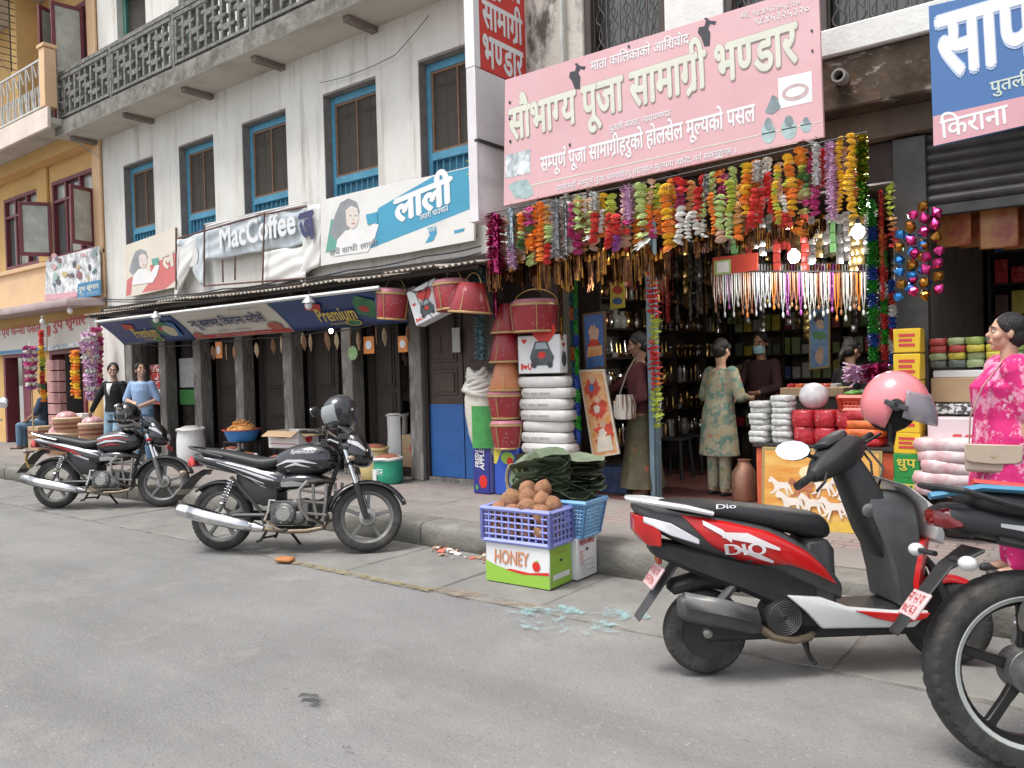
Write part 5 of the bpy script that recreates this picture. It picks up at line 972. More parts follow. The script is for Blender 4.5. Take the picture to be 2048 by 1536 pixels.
MB().tube([N_+D*.34+up*.04, N_+D*.22+up*.10+V((-.02, 0, 0)), (.385, -.24, .985)], .010, 6).build('mirror_stalk', blackplas, sc)
MX = T(.355, -.25, 1.005) @ RZ(-35) @ RX(0) @ RY(0); mb = MB(); mb.ell((0, 0, 0), (.072, .018, .042), 20, 10); mb.build('mirror', blackplas, sc, MX)
MB().lathe([(1, 0), (1, .02)], 12, X=T(0, -.014, 0) @ RX(90) @ SC(.073, .043, .3)).build('mirror_glass', mirg, sc, MX @ RX(-12), bevel=.0)
cb = MB(); cb.tube([N_+D*.8, (.84, .05, .93), (.82, 0, .84)], .006, 5); cb.tube([F_-D*.2+sd2*.03, (.9, .05, .90), (.84, 0, .8)], .006, 5); cb.build('cables', blackplas, sc)
MB().tube([(.50, .09, .19), (.55, .19, .015)], .011, 7).build('side_stand', blackplas, sc); ms = MB(); ms.tube([(.42, -.07, .16), (.46, -.08, .06), (.47, -.1, .05)], .010, 6); ms.build('main_stand', blackplas, sc)
fm_ = MB(); fm_.tube([(1.13, -.06, .19), (1.05, -.05, .45), (.98, 0, .56)], .02, 8); fm_.tube([(1.13, .06, .19), (1.05, .05, .45), (.98, 0, .56)], .02, 8); fm_.build('front_fork', blackplas, sc); arc_guard(sc, 'front_fender', redpaint, (1.13, .19), .215, 10, 150, .055)
hp = SX @ V((.97, .08, 1.185)); pinkh = helmet(T(*hp) @ RZ(4) @ RY(20) @ SC(1.06), 'pink open-face helmet with tinted visor hung on the scooter handlebar', mat('helmet_pink', (.74, .22, .24), .25, coat=.5), mat('visor_smoke', (.34, .31, .35), .06, alpha=.62), chin=False)
MB().cbox((.03, -.134, .03), (.10, .008, .024), X=None).build('side_plate', greypl, pinkh, bevel=.012)
# chrome mirror and lever of a motorbike that stands just outside the frame
bo = thing('motorbike', 'motorbike standing beyond the striped one, only its chrome mirror and lever showing', 'motorbike', T(*at(-4, 818, Y=2.2)))
q = MB(); q.tube([(-.06, 0, -.03), (.02, 0, .01), (.06, 0, .03)], .007, 7); q.tube([(-.3, 0, -.05), (.05, 0, -.075)], .007, 7); q.build('mirror_stalk', chrome, bo); MB().ell((.10, 0, .045), (.05, .025, .04), 18, 12).build('mirror', chrome, bo); MB().tube([(-.4, .02, -.10), (-.06, 0, -.085)], .02, 9).build('grip', blackplas, bo); MB().tube([(-.6, .1, -.1), (-.4, .02, -.1), (-.3, 0, -.05)], .012, 8).build('handlebar', chrome, bo)
# ================================================================ GARLANDS
def flower_mesh(name, m, r, h, kind):
    b = MB(); random.seed(17)
    if kind == 'pom':        # marigold head: layered ruffle
        for k, (rr, z) in enumerate(((1, 0), (.86, .30), (.6, .55))):
            n = 11; ring = []
            for i in range(n*2): a = 2*pi*i/(n*2)+k*.3; q = r*rr*(1 if i % 2 else .84); ring.append((q*cos(a), q*sin(a), h*(z-.28)+(h*.10 if i % 2 else -.05*h)))
            c = len(b.v); b.v += ring+[(0, 0, h*(z-.28)+h*.28), (0, 0, h*(z-.28)-h*.3)]; N2 = n*2
            for i in range(N2): b.f.append((c+i, c+(i+1) % N2, c+N2)); b.f.append((c+(i+1) % N2, c+i, c+N2+1)); b.m += [0, 0]
    else:                    # loose petals
        for i in range(7):
            a = 2*pi*i/7+rnd(-.2, .2); t = rnd(-.5, .5); q = r*rnd(.8, 1.1); w = r*.5; d = V((cos(a), sin(a), t*.6)); s = V((-sin(a), cos(a), 0))
            b.add([tuple(d*.1*q), tuple(d*q*.6+s*w+V((0, 0, h*.15))), tuple(d*q), tuple(d*q*.6-s*w+V((0, 0, -h*.15)))], [(0, 1, 2, 3)])
        b.ell((0, 0, 0), (r*.4, r*.4, h*.5), 8, 5)
    return b.mesh(name, m, angle=25)
GC = {'y': (.80, .50, .015), 'o': (.80, .25, .012), 'r': (.60, .022, .015), 'w': (.72, .71, .66), 'g': (.52, .62, .25), 'm': (.45, .015, .16), 'p': (.62, .38, .56), 'k': (.70, .48, .36), 'd': (.05, .16, .03), 'l': (.48, .55, .06), 'b': (.05, .12, .4), 'n': (.68, .38, .12), 'v': (.3, .05, .3)}
FM = {}
for k, c in GC.items():
    m = mat('petal_'+k, c, .7, ns=30, na=.22, sheen=.2); FM[k] = (flower_mesh('flower', m, 1, 1.1, 'pom'), flower_mesh('flower', m, 1, 1, 'loose'))
foil = {k: mat('foil_'+k, c, .22, metal=.85, ns=25, na=.4) for k, c in {'s': (.72, .72, .74), 'm': (.55, .06, .22), 'b': (.62, .72, .82), 'G': (.62, .52, .05), 'e': (.20, .42, .06), 'o': (.34, .15, .025), 'c': (.11, .045, .02), 't': (.30, .45, .50), 'B': (.05, .25, .6), 'P': (.6, .05, .22)}.items()}
foil['S'] = mat('tinsel_grey', (.42, .42, .43), .45, metal=.4, ns=25, na=.35); foil['p'] = mat('tinsel_lilac', (.66, .42, .60), .55, ns=25, na=.2); foil['w'] = mat('tinsel_white', (.66, .66, .64), .5, ns=25, na=.2); foil['T'] = mat('tinsel_teal', (.20, .33, .36), .5, ns=25, na=.3)
foil['bl'] = mat('tinsel_blue', (.02, .08, .35), .55, ns=25, na=.3); foil['gr'] = mat('tinsel_green', (.03, .32, .03), .55, ns=25, na=.3); foil['re'] = mat('tinsel_red', (.5, .04, .03), .55, ns=25, na=.3); foil['tl'] = mat('tinsel_dull_teal', (.03, .14, .16), .6, ns=25, na=.3); foil['or'] = mat('tinsel_orange', (.5, .14, .03), .6, ns=25, na=.3)
def gl_thing(label, top): return thing('garland', label, 'garland', T(*top), 'garlands hung under the pink sign')
def strand(par, x, z0, z1, pat, r, y=0, loose=0, sway=.014):
    """one string of flower heads hanging from z0 down to z1"""
    pitch = r*.92; n = max(2, int(abs(z0-z1)/pitch)); a = rnd(0, 6)
    for i in range(n):
        k = pat[int(i*len(pat)/n) % len(pat)] if loose != 2 else pat[(i//2) % len(pat)]
        s = r*rnd(.88, 1.12); link('flower', FM[k][1 if loose == 1 else 0], par, T(x+sway*sin(i*.5+a), y+rnd(-.006, .006), z0-(i+.5)*pitch) @ RZ(rnd(0, 360)) @ RX(rnd(-34, 34)) @ RY(rnd(-20, 20)) @ SC(s, s*rnd(.85, 1.1), s*rnd(.6, .85)))
def fringe(par, x, z0, z1, r, m, n=260, y=0, seed=1, big=1.0, name='tinsel', droop=0):
    """tinsel rope: strips of foil standing off a cord"""
    random.seed(seed); b = MB()
    for i in range(n):
        z = z0+(z1-z0)*random.random(); a = rnd(0, 2*pi); q = r*rnd(.6, 1.05); w = .006*big*rnd(.7, 1.4); d = V((cos(a), sin(a), rnd(-.5, .35)-droop)); s = V((-sin(a), cos(a), rnd(-.6, .6))).normalized()*w
        c = V((x, y, z)); b.add([tuple(c-s), tuple(c+s), tuple(c+d*q+s*.7), tuple(c+d*q-s*.7)], [(0, 1, 2, 3)])
    b.tube([(x, y, z0), (x, y, z1)], r*.35, 5); o = b.build(name, m, par, smooth=False); o['kind'] = 'stuff'; return o
GY = 5.60
def garl(x, w, y0, y1, kind, pat, label, rows=1, dy=0):
    a = at(x-w/2, y0, Y=GY+dy); c = at(x+w/2, y0, Y=GY+dy); e = at(x, y1, Y=GY+dy); W = c.x-a.x; top = V(((a.x+c.x)/2, GY+dy, (a.z+c.z)/2)); t = gl_thing(label, top); L = e.z-top.z
    random.seed(int(x*7+y0)); r = W/2/rows
    if kind in ('pom', 'alt', 'loose'):
        for k in range(rows): strand(t, -W/2+r+2*r*k, 0, L*(1 if k == 0 else rnd(.85, 1)), pat, r*1.45, y=rnd(-.02, .02), loose={'pom': 0, 'alt': 2, 'loose': 1}[kind])
    else:
        for k, (q, z0, z1) in enumerate(pat): fringe(t, 0, L*z0, L*z1, W/2, foil[q], int(90+900*abs(L)*(z1-z0)), seed=int(x)+k, big=1.6 if kind == 'foil' else 1)
    h = MB(); h.tube([(0, 0, -.005), (0, .0, .03), (.006, -.004, .045), (-.006, 0, .055)], .002, 4); h.build('hook', iron, t); return t
L_ = 'hanging second row'
rows_ = [
 (990, 34, 428, 545, 'foil', [('m', 0, 1)], 'crimson foil tinsel garland with fluffy strips'),
 (1022, 22, 418, 535, 'fr', [('b', 0, .7), ('p', .6, 1)], 'ice blue tinsel garland ending in lilac'),
 (1042, 11, 425, 500, 'alt', 'oogd', 'thin orange and green flower string'),
 (1060, 16, 412, 540, 'loose', 'mmdooogg', 'loose garland of magenta, orange and cream blossoms'),
 (1076, 24, 405, 533, 'pom', 'oo', 'double string of small orange marigolds'),
 (1094, 12, 410, 530, 'pom', 'nnggrr', 'peach, cream and red bead-flower string'),
 (1112, 26, 400, 514, 'fr', [('S', 0, 1)], 'thick grey tinsel rope garland'),
 (1130, 10, 396, 510, 'foil', [('s', 0, 1)], 'narrow silver foil garland'),
 (1143, 12, 405, 480, 'pom', 'm', 'short magenta flower string'),
 (1156, 18, 388, 472, 'loose', 'g', 'short pale green blossom string'),
 (1176, 20, 420, 490, 'loose', 'gggw', 'pale green and white blossom cluster'), (1155, 20, 465, 528, 'loose', 'm', 'low cluster of magenta blossoms'),
 (1189, 22, 385, 420, 'fr', [('w', 0, 1)], 'tuft of white tinsel above red flowers'), (1188, 13, 425, 488, 'pom', 'r', 'scarlet flower string beside a white tuft'), (1202, 10, 418, 465, 'pom', 'w', 'short white flower string between scarlet ones'), (1216, 12, 425, 505, 'pom', 'r', 'longer scarlet flower string'),
 (1232, 14, 428, 508, 'pom', 'rv', 'scarlet string with a purple thread'),
 (1256, 30, 372, 440, 'fr', [('p', 0, 1)], 'fluffy lilac tinsel cluster'), (1250, 24, 436, 480, 'loose', 'mr', 'magenta and red blossoms under the lilac tinsel'),
 (1282, 20, 364, 462, 'pom', 'g', 'thick pale green flower string'), (1285, 24, 462, 494, 'loose', 'gw', 'white and green blossom tuft at a string end'),
 (1303, 13, 361, 482, 'loose', 'kkorm', 'peach, red and magenta blossom string'),
 (1332, 17, 366, 509, 'alt', 'yo', 'long yellow and orange marigold garland beside the red top blossoms'), (1344, 12, 354, 498, 'alt', 'oy', 'slimmer marigold garland tucked behind a longer one'),
 (1360, 24, 355, 404, 'loose', 'r', 'cluster of scarlet blossoms above white flowers'), (1358, 15, 412, 498, 'pom', 'w', 'white flower string below scarlet blossoms'),
 (1391, 16, 374, 450, 'pom', 'r', 'scarlet string that ends in a white loop'), (1384, 22, 422, 482, 'pom', 'w', 'white flower string hung as a loop', 2),
 (1412, 16, 350, 400, 'foil', [('s', 0, 1)], 'silver foil tuft between flowers'), (1405, 14, 385, 480, 'loose', 'gw', 'white and green blossom string by the silver tuft'),
 (1441, 20, 339, 380, 'loose', 'o', 'cluster of big orange blossoms'), (1426, 10, 385, 474, 'pom', 'o', 'thin orange flower string'),
 (1443, 17, 388, 490, 'pom', 'ggk', 'pale green string with peach blossoms'), (1459, 13, 361, 482, 'pom', 'lg', 'lime green flower string beside pale green ones'), (1475, 16, 369, 482, 'pom', 'nno', 'amber flower string beside the lime green one'),
 (1493, 15, 328, 432, 'alt', 'yo', 'yellow and orange marigold garland next to amber flowers'), (1514, 25, 322, 362, 'fr', [('w', 0, 1)], 'white tinsel tuft over scarlet flowers'), (1514, 26, 376, 456, 'pom', 'r', 'broad scarlet flower garland', 2),
 (1536, 14, 342, 430, 'pom', 'r', 'scarlet string left of small green beads'), (1553, 11, 332, 452, 'alt', 'yl', 'string of small yellow and green beads'), (1567, 11, 390, 458, 'pom', 'wr', 'white string turning red at its end'),
 (1580, 17, 308, 440, 'alt', 'yo', 'yellow and orange marigold garland near the lilac tinsel'),
 (1606, 24, 294, 335, 'loose', 'o', 'big orange rosettes at a garland top'), (1607, 26, 345, 435, 'loose', 'dgmg', 'leafy green and pink blossom string'), (1605, 26, 438, 475, 'loose', 'o', 'big orange rosettes at a garland foot'),
 (1632, 21, 288, 370, 'fr', [('w', 0, 1)], 'white and green fluffy tinsel above magenta flowers'), (1632, 17, 376, 436, 'pom', 'm', 'thick magenta flower string'),
 (1662, 30, 284, 440, 'fr', [('p', 0, 1)], 'wide lilac tinsel garland'), (1679, 13, 274, 425, 'pom', 'y', 'yellow marigold string behind its twin'), (1700, 18, 266, 440, 'pom', 'y', 'bright yellow marigold string at the curtain end'),
 (1723, 28, 268, 430, 'foil', [('G', 0, .6), ('e', .1, 1)], 'green and gold foil garland at the curtain end')]
for i, r_ in enumerate(rows_):
    x, w, y0, y1, k, p, lab = r_[:7]; garl(x, w, y0, y1, k, p, lab, r_[7] if len(r_) > 7 else (2 if k == 'pom' and w > 22 else 1), dy=.012*(i % 3)+(.05 if 'behind' in lab else 0))
random.seed(77)
for i in range(34):      # second layer behind
    x = 985+i*22; y0 = 428-(x-975)*.212+rnd(4, 22); k = random.choice(['rr', 'oo', 'g', 'ww', 'yo', 'm', 'n', 'lo', 'rw', 'k'])
    nm = {'rr': 'scarlet', 'oo': 'orange', 'g': 'pale green', 'ww': 'white', 'yo': 'marigold', 'm': 'magenta', 'n': 'amber', 'lo': 'lime and orange', 'rw': 'red and white', 'k': 'peach'}[k]
    garl(x, rnd(13, 18), y0, y0+rnd(85, 120), 'pom', k, nm+' flower string in the back layer under the pink sign', 1, dy=.10)
# cord that carries them
a, c = at(975, 428, Y=GY), at(1735, 264, Y=GY); tag(MB().tube([a, (a+c)/2+V((0, 0, -.02)), c], .006, 5).build('cord', iron), 'dark cord strung under the pink sign carrying the garlands', 'cord')
# copper tassels behind the flowers
random.seed(44); tass = []
for s in range(4):
    b = MB(); random.seed(50+s)
    for i in range(36): a = rnd(0, 6.28); x = .028*cos(a)*rnd(.3, 1); y = .028*sin(a)*rnd(.3, 1); z = -rnd(.0, .05); l = rnd(.10, .24); b.add([(x-.005, y, z), (x+.005, y, z), (x+.006, y+.004, z-l), (x-.004, y-.003, z-l)], [(0, 1, 2, 3)], 0 if i % 4 else 1)
    b.lathe([(.004, .03), (.018, 0), (.026, -.04)], 8, 1); tass.append(b.mesh('tassel', [foil['c'], foil['o']], smooth=False))
for i in range(38):
    x = 978+i*9.6; y = 520+10*sin(i*1.3)+rnd(-8, 8)-(x-978)*.05; p = at(x, y, Y=5.68+rnd(-.03, .05)); tag(link('tassel', tass[i % 4], None, T(*p) @ RZ(rnd(0, 360)) @ SC(1, 1, rnd(.8, 1.15))), 'copper and gold foil tassel hanging behind the flower garlands', 'tassel', 'foil tassels behind the garlands')
for i in range(26):
    x = 1345+i*12; y = 478+8*sin(i*1.7)+rnd(-6, 6)-(x-1345)*.12; p = at(x, y, Y=5.75); tag(link('tassel', tass[i % 4], None, T(*p) @ RZ(rnd(0, 360)) @ SC(.8, .8, rnd(.35, .6))), 'copper and gold foil tassel hanging behind the flower garlands', 'tassel', 'foil tassels behind the garlands')
# ---- long tinsel garlands at the shop mouth
def rope(label, x, y0, y1, Y, segs, r, n=1, cat='garland', big=1.3):
    p = at(x, y0, Y=Y); e = at(x, y1, Y=Y); t = thing('garland', label, cat, T(*p)); L = e.z-p.z; k = len(segs)
    for i, s in enumerate(segs): fringe(t, 0, L*i/k, L*(i+1)/k, r, foil[s], int(120+420*abs(L)/k*r/.03), seed=int(x)+i, big=big)
    return t
rope('teal and rust banded tinsel garland beside the grey bags', 1142, 560, 880, 6.2, ['tl', 'tl', 'or', 'tl', 'tl', 'or', 'tl', 'bl', 'gr', 'bl', 'gr', 'bl'], .03); rope('green and blue banded tinsel garland beside the grey bags', 1150, 560, 885, 6.15, ['gr', 'gr', 'tl', 'gr', 'bl', 'gr', 'gr', 'bl', 'gr', 'bl', 'gr', 'bl'], .026)
rope('thick green and blue banded tinsel garland at the inner shop edge', 1742, 400, 720, 6.35, ['gr', 'gr', 'bl', 'gr', 'gr', 'bl', 'gr', 'bl', 'gr', 'gr', 'bl', 'gr'], .045); rope('red and green tinsel garland by the yellow cartons', 1766, 470, 720, 6.2, ['re', 'gr', 're', 'w', 'gr', 're', 'gr', 're'], .03); rope('navy and white tinsel garland by the yellow cartons', 1784, 560, 730, 6.15, ['bl', 're', 'w', 'bl', 're', 'w', 'bl'], .03); rope('red tinsel garland in front of the green one', 1762, 380, 600, 6.1, ['re', 'or', 're'], .022)
rope('shaggy grey-teal tinsel pair on the blue-bottomed door', 958, 540, 720, 6.1, ['T', 'T'], .07, big=1.6); rope('crimson foil tinsel strand by the hanging buckets', 990, 560, 735, 6.0, ['m', 'm'], .03, big=1.6)
rope('brass foil strand hanging by the red baskets', 1120, 545, 680, 6.0, ['o', 'c', 'o'], .02, big=1.4)
tt = thing('garland', 'long orange and lime flower string tied to the steel post', 'garland', T(*at(1306, 545, Y=6.40))); z1 = at(1306, 862, Y=6.40).z-at(1306, 545, Y=6.40).z
random.seed(9)
for k in (-1, 1): strand(tt, k*.022, 0, z1*(.9 if k < 0 else 1), 'rrrllrrrrll' if k < 0 else 'rrrllrroll'+'l', .05, loose=1, sway=.008)
tt = thing('garland', 'yellow-green blossom string with orange rosettes at its foot', 'garland', T(*at(1782, 368, Y=6.05))); strand(tt, 0, 0, at(1782, 500, Y=6.05).z-at(1782, 368, Y=6.05).z, 'llllnnrr', .04, loose=1)
# foil bunches at the right
def bunch(label, x, y, Y, pats, n=16):
    t = thing('foil_bunch', label, 'decoration', T(*at(x, y, Y=Y)))
    me = {}
    for q in pats: b = MB(); b.lathe([(.004, .034), (.024, .012), (.03, 0), (.024, -.012), (.004, -.034)], 7); me[q] = b.mesh('bauble', foil[q], smooth=False)
    random.seed(int(x))
    for i in range(n):
        c = i % 3; link('bauble', me[pats[(i//3+c) % len(pats)]], t, T((c-1)*.075+rnd(-.01, .01), rnd(-.03, .03), -.04-(i//3)*.085-abs(c-1)*.05) @ RX(rnd(-40, 40)) @ RY(rnd(-40, 40)) @ SC(1.25))
    return t
bunch('pink and gold foil baubles strung at the inner shop corner', 1848, 400, 5.95, ['P', 'o', 'P'], 21); bunch('blue and gold foil baubles strung at the inner shop corner', 1822, 440, 5.98, ['B', 'o', 'B'], 18)
# ---- garlands on poles at the orange building
def pole_bunch(label, x, y0, y1, Y, w, cols, kind=1, pole=0):
    p = at(x, y0, Y=Y); e = at(x, y1, Y=Y); t = thing('garland_bunch', label, 'garland', T(*p)); L = e.z-p.z; random.seed(int(x*3))
    n = int(abs(L)/.07)
    for i in range(n):
        for k in range(5):
            a = 2*pi*k/5+i*.3; r = w*(.55+.45*sin(pi*min(1, (i+1)/n*1.6+.1))); link('flower', FM[cols[i % len(cols)]][kind], t, T(r*.6*cos(a), r*.6*sin(a), L*(i+.5)/n) @ RZ(rnd(0, 360)) @ RX(rnd(-50, 50)) @ RY(rnd(-50, 50)) @ SC(.062, .062, .07))
    if pole: b = MB(); b.tube([(0, 0, L*.05), (0, 0, L-pole)], .014, 6); b.build('pole', mat('bamboo', (.45, .34, .2), .7), t)
    b = MB(); b.tube([(0, 0, .12), (0, 0, 0)], [.006, .03], 6); b.build('bag_neck', mat('plastic_film', (.7, .7, .72), .15, alpha=.35), t)
    return t
random.seed(2)
pole_bunch('magenta and white flower bunch on a pole before the maroon door', 60, 692, 780, 6.0, .15, 'mwvwmwmw', 1, .9); pole_bunch('pale pink flower garlands in a clear bag by the white wall', 178, 665, 800, 5.9, .17, 'pwpppwp', 1, .0); pole_bunch('rose pink bead garlands hanging behind the pale bag', 192, 655, 790, 6.15, .10, 'mkm', 0)
for lab, x, y0, y1, pat, r in (('red, yellow and green flower strings by the orange pillar', 83, 660, 808, 'rrryyylldorrdoyo', .05), ('orange and yellow marigold strings in the maroon doorway', 148, 700, 800, 'oyoyoyoy', .06)):
    t = thing('garland', lab, 'garland', T(*at(x, y0, Y=6.2))); z1 = at(x, y1, Y=6.2).z-at(x, y0, Y=6.2).z
    for k in (-1, 0, 1): strand(t, k*r*1.3, 0, z1*rnd(.93, 1), pat, r, y=rnd(-.03, .03), loose=2 if 'marigold' in lab else 0)
# ================================================================ GOODS
card = mat('cardboard', (.42, .29, .17), .85, ns=5, na=.12); cardd = mat('cardboard_dark_print', (.33, .22, .13), .85); whc = mat('white_carton', (.70, .70, .70), .6, ns=4, na=.04); sackw = mat('woven_sack', (.66, .655, .64), .6, ns=5, na=.06, bs=150, bst=.3); sacky = mat('yellow_sack', (.58, .46, .20), .6, ns=4, na=.12); sackg = mat('green_sack', (.03, .33, .20), .5, ns=4, na=.12)  # cardd: darker brown for a thin line across a carton
film = mat('clear_film', (.5, .5, .52), .05, alpha=.05, spec=1); redsatin = mat('red_satin', (.33, .008, .016), .3, ns=5, na=.15); goldt = mat('gold_trim', (.50, .33, .12), .4, metal=.3); orangesat = mat('orange_satin', (.62, .22, .08), .35, ns=5, na=.15)
heartred = mat('heart_red', (.62, .03, .02), .35); cargrey = mat('car_print', (.07, .085, .09), .4, ns=12, na=.5); greytxt = mat('grey_print', (.3, .3, .32), .6); limeb = mat('lime_print', (.28, .50, .06), .5); redtxt = mat('red_print', (.55, .05, .05), .5); navyb = mat('apple_navy', (.03, .035, .22), .45)
def box_thing(name, label, cat, X, w, d, h, m, group=None, bev=.006):
    t = thing(name, label, cat, X, group); MB().box(0, w, 0, d, 0, h).build('box', m, t, bevel=bev); return t
def wobble(rings, s, amp):
    random.seed(s); return [[(x+rnd(-amp, amp), y+rnd(-amp, amp), z+rnd(-amp, amp)*.5) for x, y, z in r] for r in rings]
def sack(label, X, r, h, m, top=None, seed=1, rim=None, cat='sack', group=None, bulge=1.12):
    t = thing('sack', label, cat, X, group); n = 20; prof = [(.9, 0), (1.0, .05), (bulge, .35), (bulge*.97, .7), (1.0, .92), (1.03, .97)]
    b = MB(); b.loft(wobble([[(r*q*cos(2*pi*j/n), r*q*sin(2*pi*j/n)*.9, h*z) for j in range(n)] for q, z in prof], seed, r*.035), cap=True); b.build('bag', m, t, angle=80)
    q = MB(); q.tube([(r*1.02*cos(2*pi*j/16), r*.94*sin(2*pi*j/16), h*.98+rnd(-.01, .015)) for j in range(16)], r*.11, 7, closed=True); q.build('rolled_rim', rim or sackw, t)
    if top: random.seed(seed+3); g = MB(); g.ell((0, 0, h*.97), (r*.95, r*.86, r*.35), 16, 8); g.build('contents', top, t)
    return t
spz = lambda x, y, Y: at(x, y, Y=Y)
# ---- kerbside stack: fruit cartons, crate of coconuts, basket of leaf plates
hb_ = box_thing('fruit_carton', 'white and lime green fruit carton under the lavender crate', 'carton', T(-3.405, 4.065, .012) @ RZ(2), .505, .26, .268, whc)
flat(hb_, T(0, -.001, 0), [(0, 0), (.505, 0), (.505, .085), (.36, .075), (.2, .085), (.08, .11), (0, .135)], limeb); flat(hb_, T(0, -.001, 0), [(.16, .09), (.3, .072), (.5, .088), (.5, .108), (.35, .088), (.2, .098)], heartred, -.003)
lettering('HONEY', hb_, T(.075, -.002, .125), .27, .09, mat('honey_print', (.62, .25, .12), .5), bold=.02, slant=.06); flat(hb_, T(0, -.001, 0), oval(.405, .135, .03, .032), heartred, -.003); flat(hb_, T(0, -.001, 0), oval(.412, .17, .014, .006), limeb, -.0045)
flat(hb_, T(.506, 0, 0) @ RZ(90), rect(0.004, .256, .004, .262), limeb); flat(hb_, T(.506, 0, 0) @ RZ(90), rect(.03, .23, .05, .085), whc, -.004); flat(hb_, T(.506, 0, 0) @ RZ(90), oval(.13, .165, .018, .009), blackp, -.004, 'hand_hole'); lettering('Honey', hb_, T(.5085, .06, .20) @ RZ(90), .14, .035, mat('gold_print', (.5, .4, .08), .5), slant=.2)
wbx = box_thing('fruit_carton', 'white printed fruit carton under the light blue basket', 'carton', T(-3.40, 4.345, .012) @ RZ(1), .53, .25, .275, whc)
lettering('FRESH APPLE', wbx, T(.532, .03, .225) @ RZ(90), .18, .03, redtxt, bold=.02); flat(wbx, T(.531, 0, 0) @ RZ(90), oval(.12, .19, .018, .010), blackp, -.003, 'hand_hole')
for k in range(6): flat(wbx, T(.531, 0, 0) @ RZ(90), rect(.04, .10+.1*(k % 2), .03+.017*k, .034+.017*k), greytxt, -.003); flat(wbx, T(.531, 0, 0) @ RZ(90), rect(.03, .07, .10+.016*k, .105+.016*k), redtxt, -.003)
lav = mat('lavender_plastic', (.27, .30, .66), .45, ns=5, na=.06); lbl = mat('light_blue_plastic', (.20, .42, .68), .45, ns=5, na=.06)
def crate(label, X, w, d, h, m, nx, nz, ny, taper=0, rim=.014, bar=.011):
    t = thing('plastic_crate', label, 'crate', X); b = MB()
    def P(u, v, z): k = 1-taper*(1-z/h); return (w/2+(u-.5)*w*k, d/2+(v-.5)*d*k, z)
    def seg(p, q, r): b.tube([p, q], r, 5)
    for face in range(4):
        n = nx if face % 2 == 0 else ny
        def Q(s, z): return {0: P(s, 0, z), 1: P(1, s, z), 2: P(1-s, 1, z), 3: P(0, 1-s, z)}[face]
        for i in range(n+1): seg(Q(i/n, 0), Q(i/n, h), bar*(1.7 if i in (0, n) else .65))
        for j in range(nz+1): seg(Q(0, h*j/nz), Q(1, h*j/nz), bar*(1.5 if j in (0, nz) else .65))
    b.build('lattice', m, t); MB().box(w*taper/2, w-w*taper/2, d*taper/2, d-d*taper/2, .002, .012).build('floor', m, t)
    r = MB(); r.tube([P(-.01, -.02, h), P(1.01, -.02, h), P(1.01, 1.02, h), P(-.01, 1.02, h)], rim, 6, closed=True); r.build('rim', m, t); return t
cr = crate('lavender plastic crate filled with brown coconuts', T(-3.415, 4.055, .285) @ RZ(3), .525, .275, .21, lav, 10, 5, 6)
bk = crate('light blue slatted basket heaped with green leaf plates', T(-3.37, 4.34, .292) @ RZ(2), .57, .27, .23, lbl, 20, 9, 10, taper=.16, rim=.017, bar=.008)
coco = mat('coconut_husk', (.30, .15, .08), .95, ns=18, na=.3, bs=50, bst=.8); random.seed(61); cm = []
for s in range(3):
    b = MB(); random.seed(60+s); b.grid(lambda u, v: (.068*sin(pi*v)*cos(2*pi*u)*(1+.05*sin(9*u+s)), .068*sin(pi*v)*sin(2*pi*u), -.072*cos(pi*v)+(.012*max(0, v-.85)/.15)), 16, 12, wrap=True); cm.append(b.mesh('coconut', coco))
cpos = [(-3.33+.115*i, 4.13+.12*j, .36+.11*k) for k in range(2) for j in range(2) for i in range(4)]+[(-3.24, 4.16, .545), (-3.13, 4.18, .56), (-3.03, 4.20, .545), (-2.96, 4.22, .52), (-3.18, 4.25, .60), (-3.07, 4.27, .61), (-3.30, 4.2, .53), (-3.10, 4.13, .50)]
for i, p in enumerate(cpos): tag(link('coconut', cm[i % 3], None, T(*p) @ RZ(rnd(0, 360)) @ RX(rnd(-60, 60)) @ SC(rnd(.85, 1.0))), 'brown husked coconut in the lavender crate', 'coconut', 'coconuts in the lavender crate')
leafm = [mat('leaf_plate_%d' % i, c, .75, ns=9, na=.35, bs=30, bst=.4) for i, c in enumerate([(.10, .135, .075), (.15, .185, .12), (.075, .09, .05), (.17, .165, .10)])]
def plate(s):
    random.seed(s); b = MB(); n = 18; e = [rnd(-.008, .008) for _ in range(n)]
    b.grid(lambda u, v: ((.02+.125*v+e[int(u*n) % n]*v)*cos(2*pi*u), (.02+.125*v+e[int(u*n) % n]*v)*sin(2*pi*u), .010*v*v+.006*sin(5*2*pi*u+s)*v), n, 4, wrap=True); c = len(b.v); b.v.append((0, 0, 0)); b.f += [(c, (i+1) % n, i) for i in range(n)]; b.m += [0]*n
    return b.mesh('leaf_plate', leafm[s % 4])
PM = [plate(s) for s in range(6)]; random.seed(71)
for (x, y, z, n, ax, ay) in ((-3.27, 4.50, .46, 26, 10, -8), (-3.00, 4.50, .47, 12, -12, 22), (-3.13, 4.43, .50, 24, 24, 10), (-2.99, 4.60, .58, 18, -4, 4), (-3.22, 4.38, .60, 10, 30, -14)):
    for k in range(n): tag(link('leaf_plate', PM[random.randrange(6)], None, T(x+rnd(-.012, .012), y+rnd(-.012, .012), z+k*.0118) @ RZ(rnd(0, 360)) @ RX(ax+rnd(-4, 4)) @ RY(ay+rnd(-4, 4)) @ SC(1.12)), 'green stitched-leaf plate piled on the light blue basket', 'leaf plate', 'leaf plates piled on the basket')
rp = mat('jute_rope', (.30, .24, .12), .95, ns=30, na=.3); t = thing('rope_coil', 'coil of jute rope hanging beside the leaf plates', 'rope', T(-3.36, 4.32, .70))
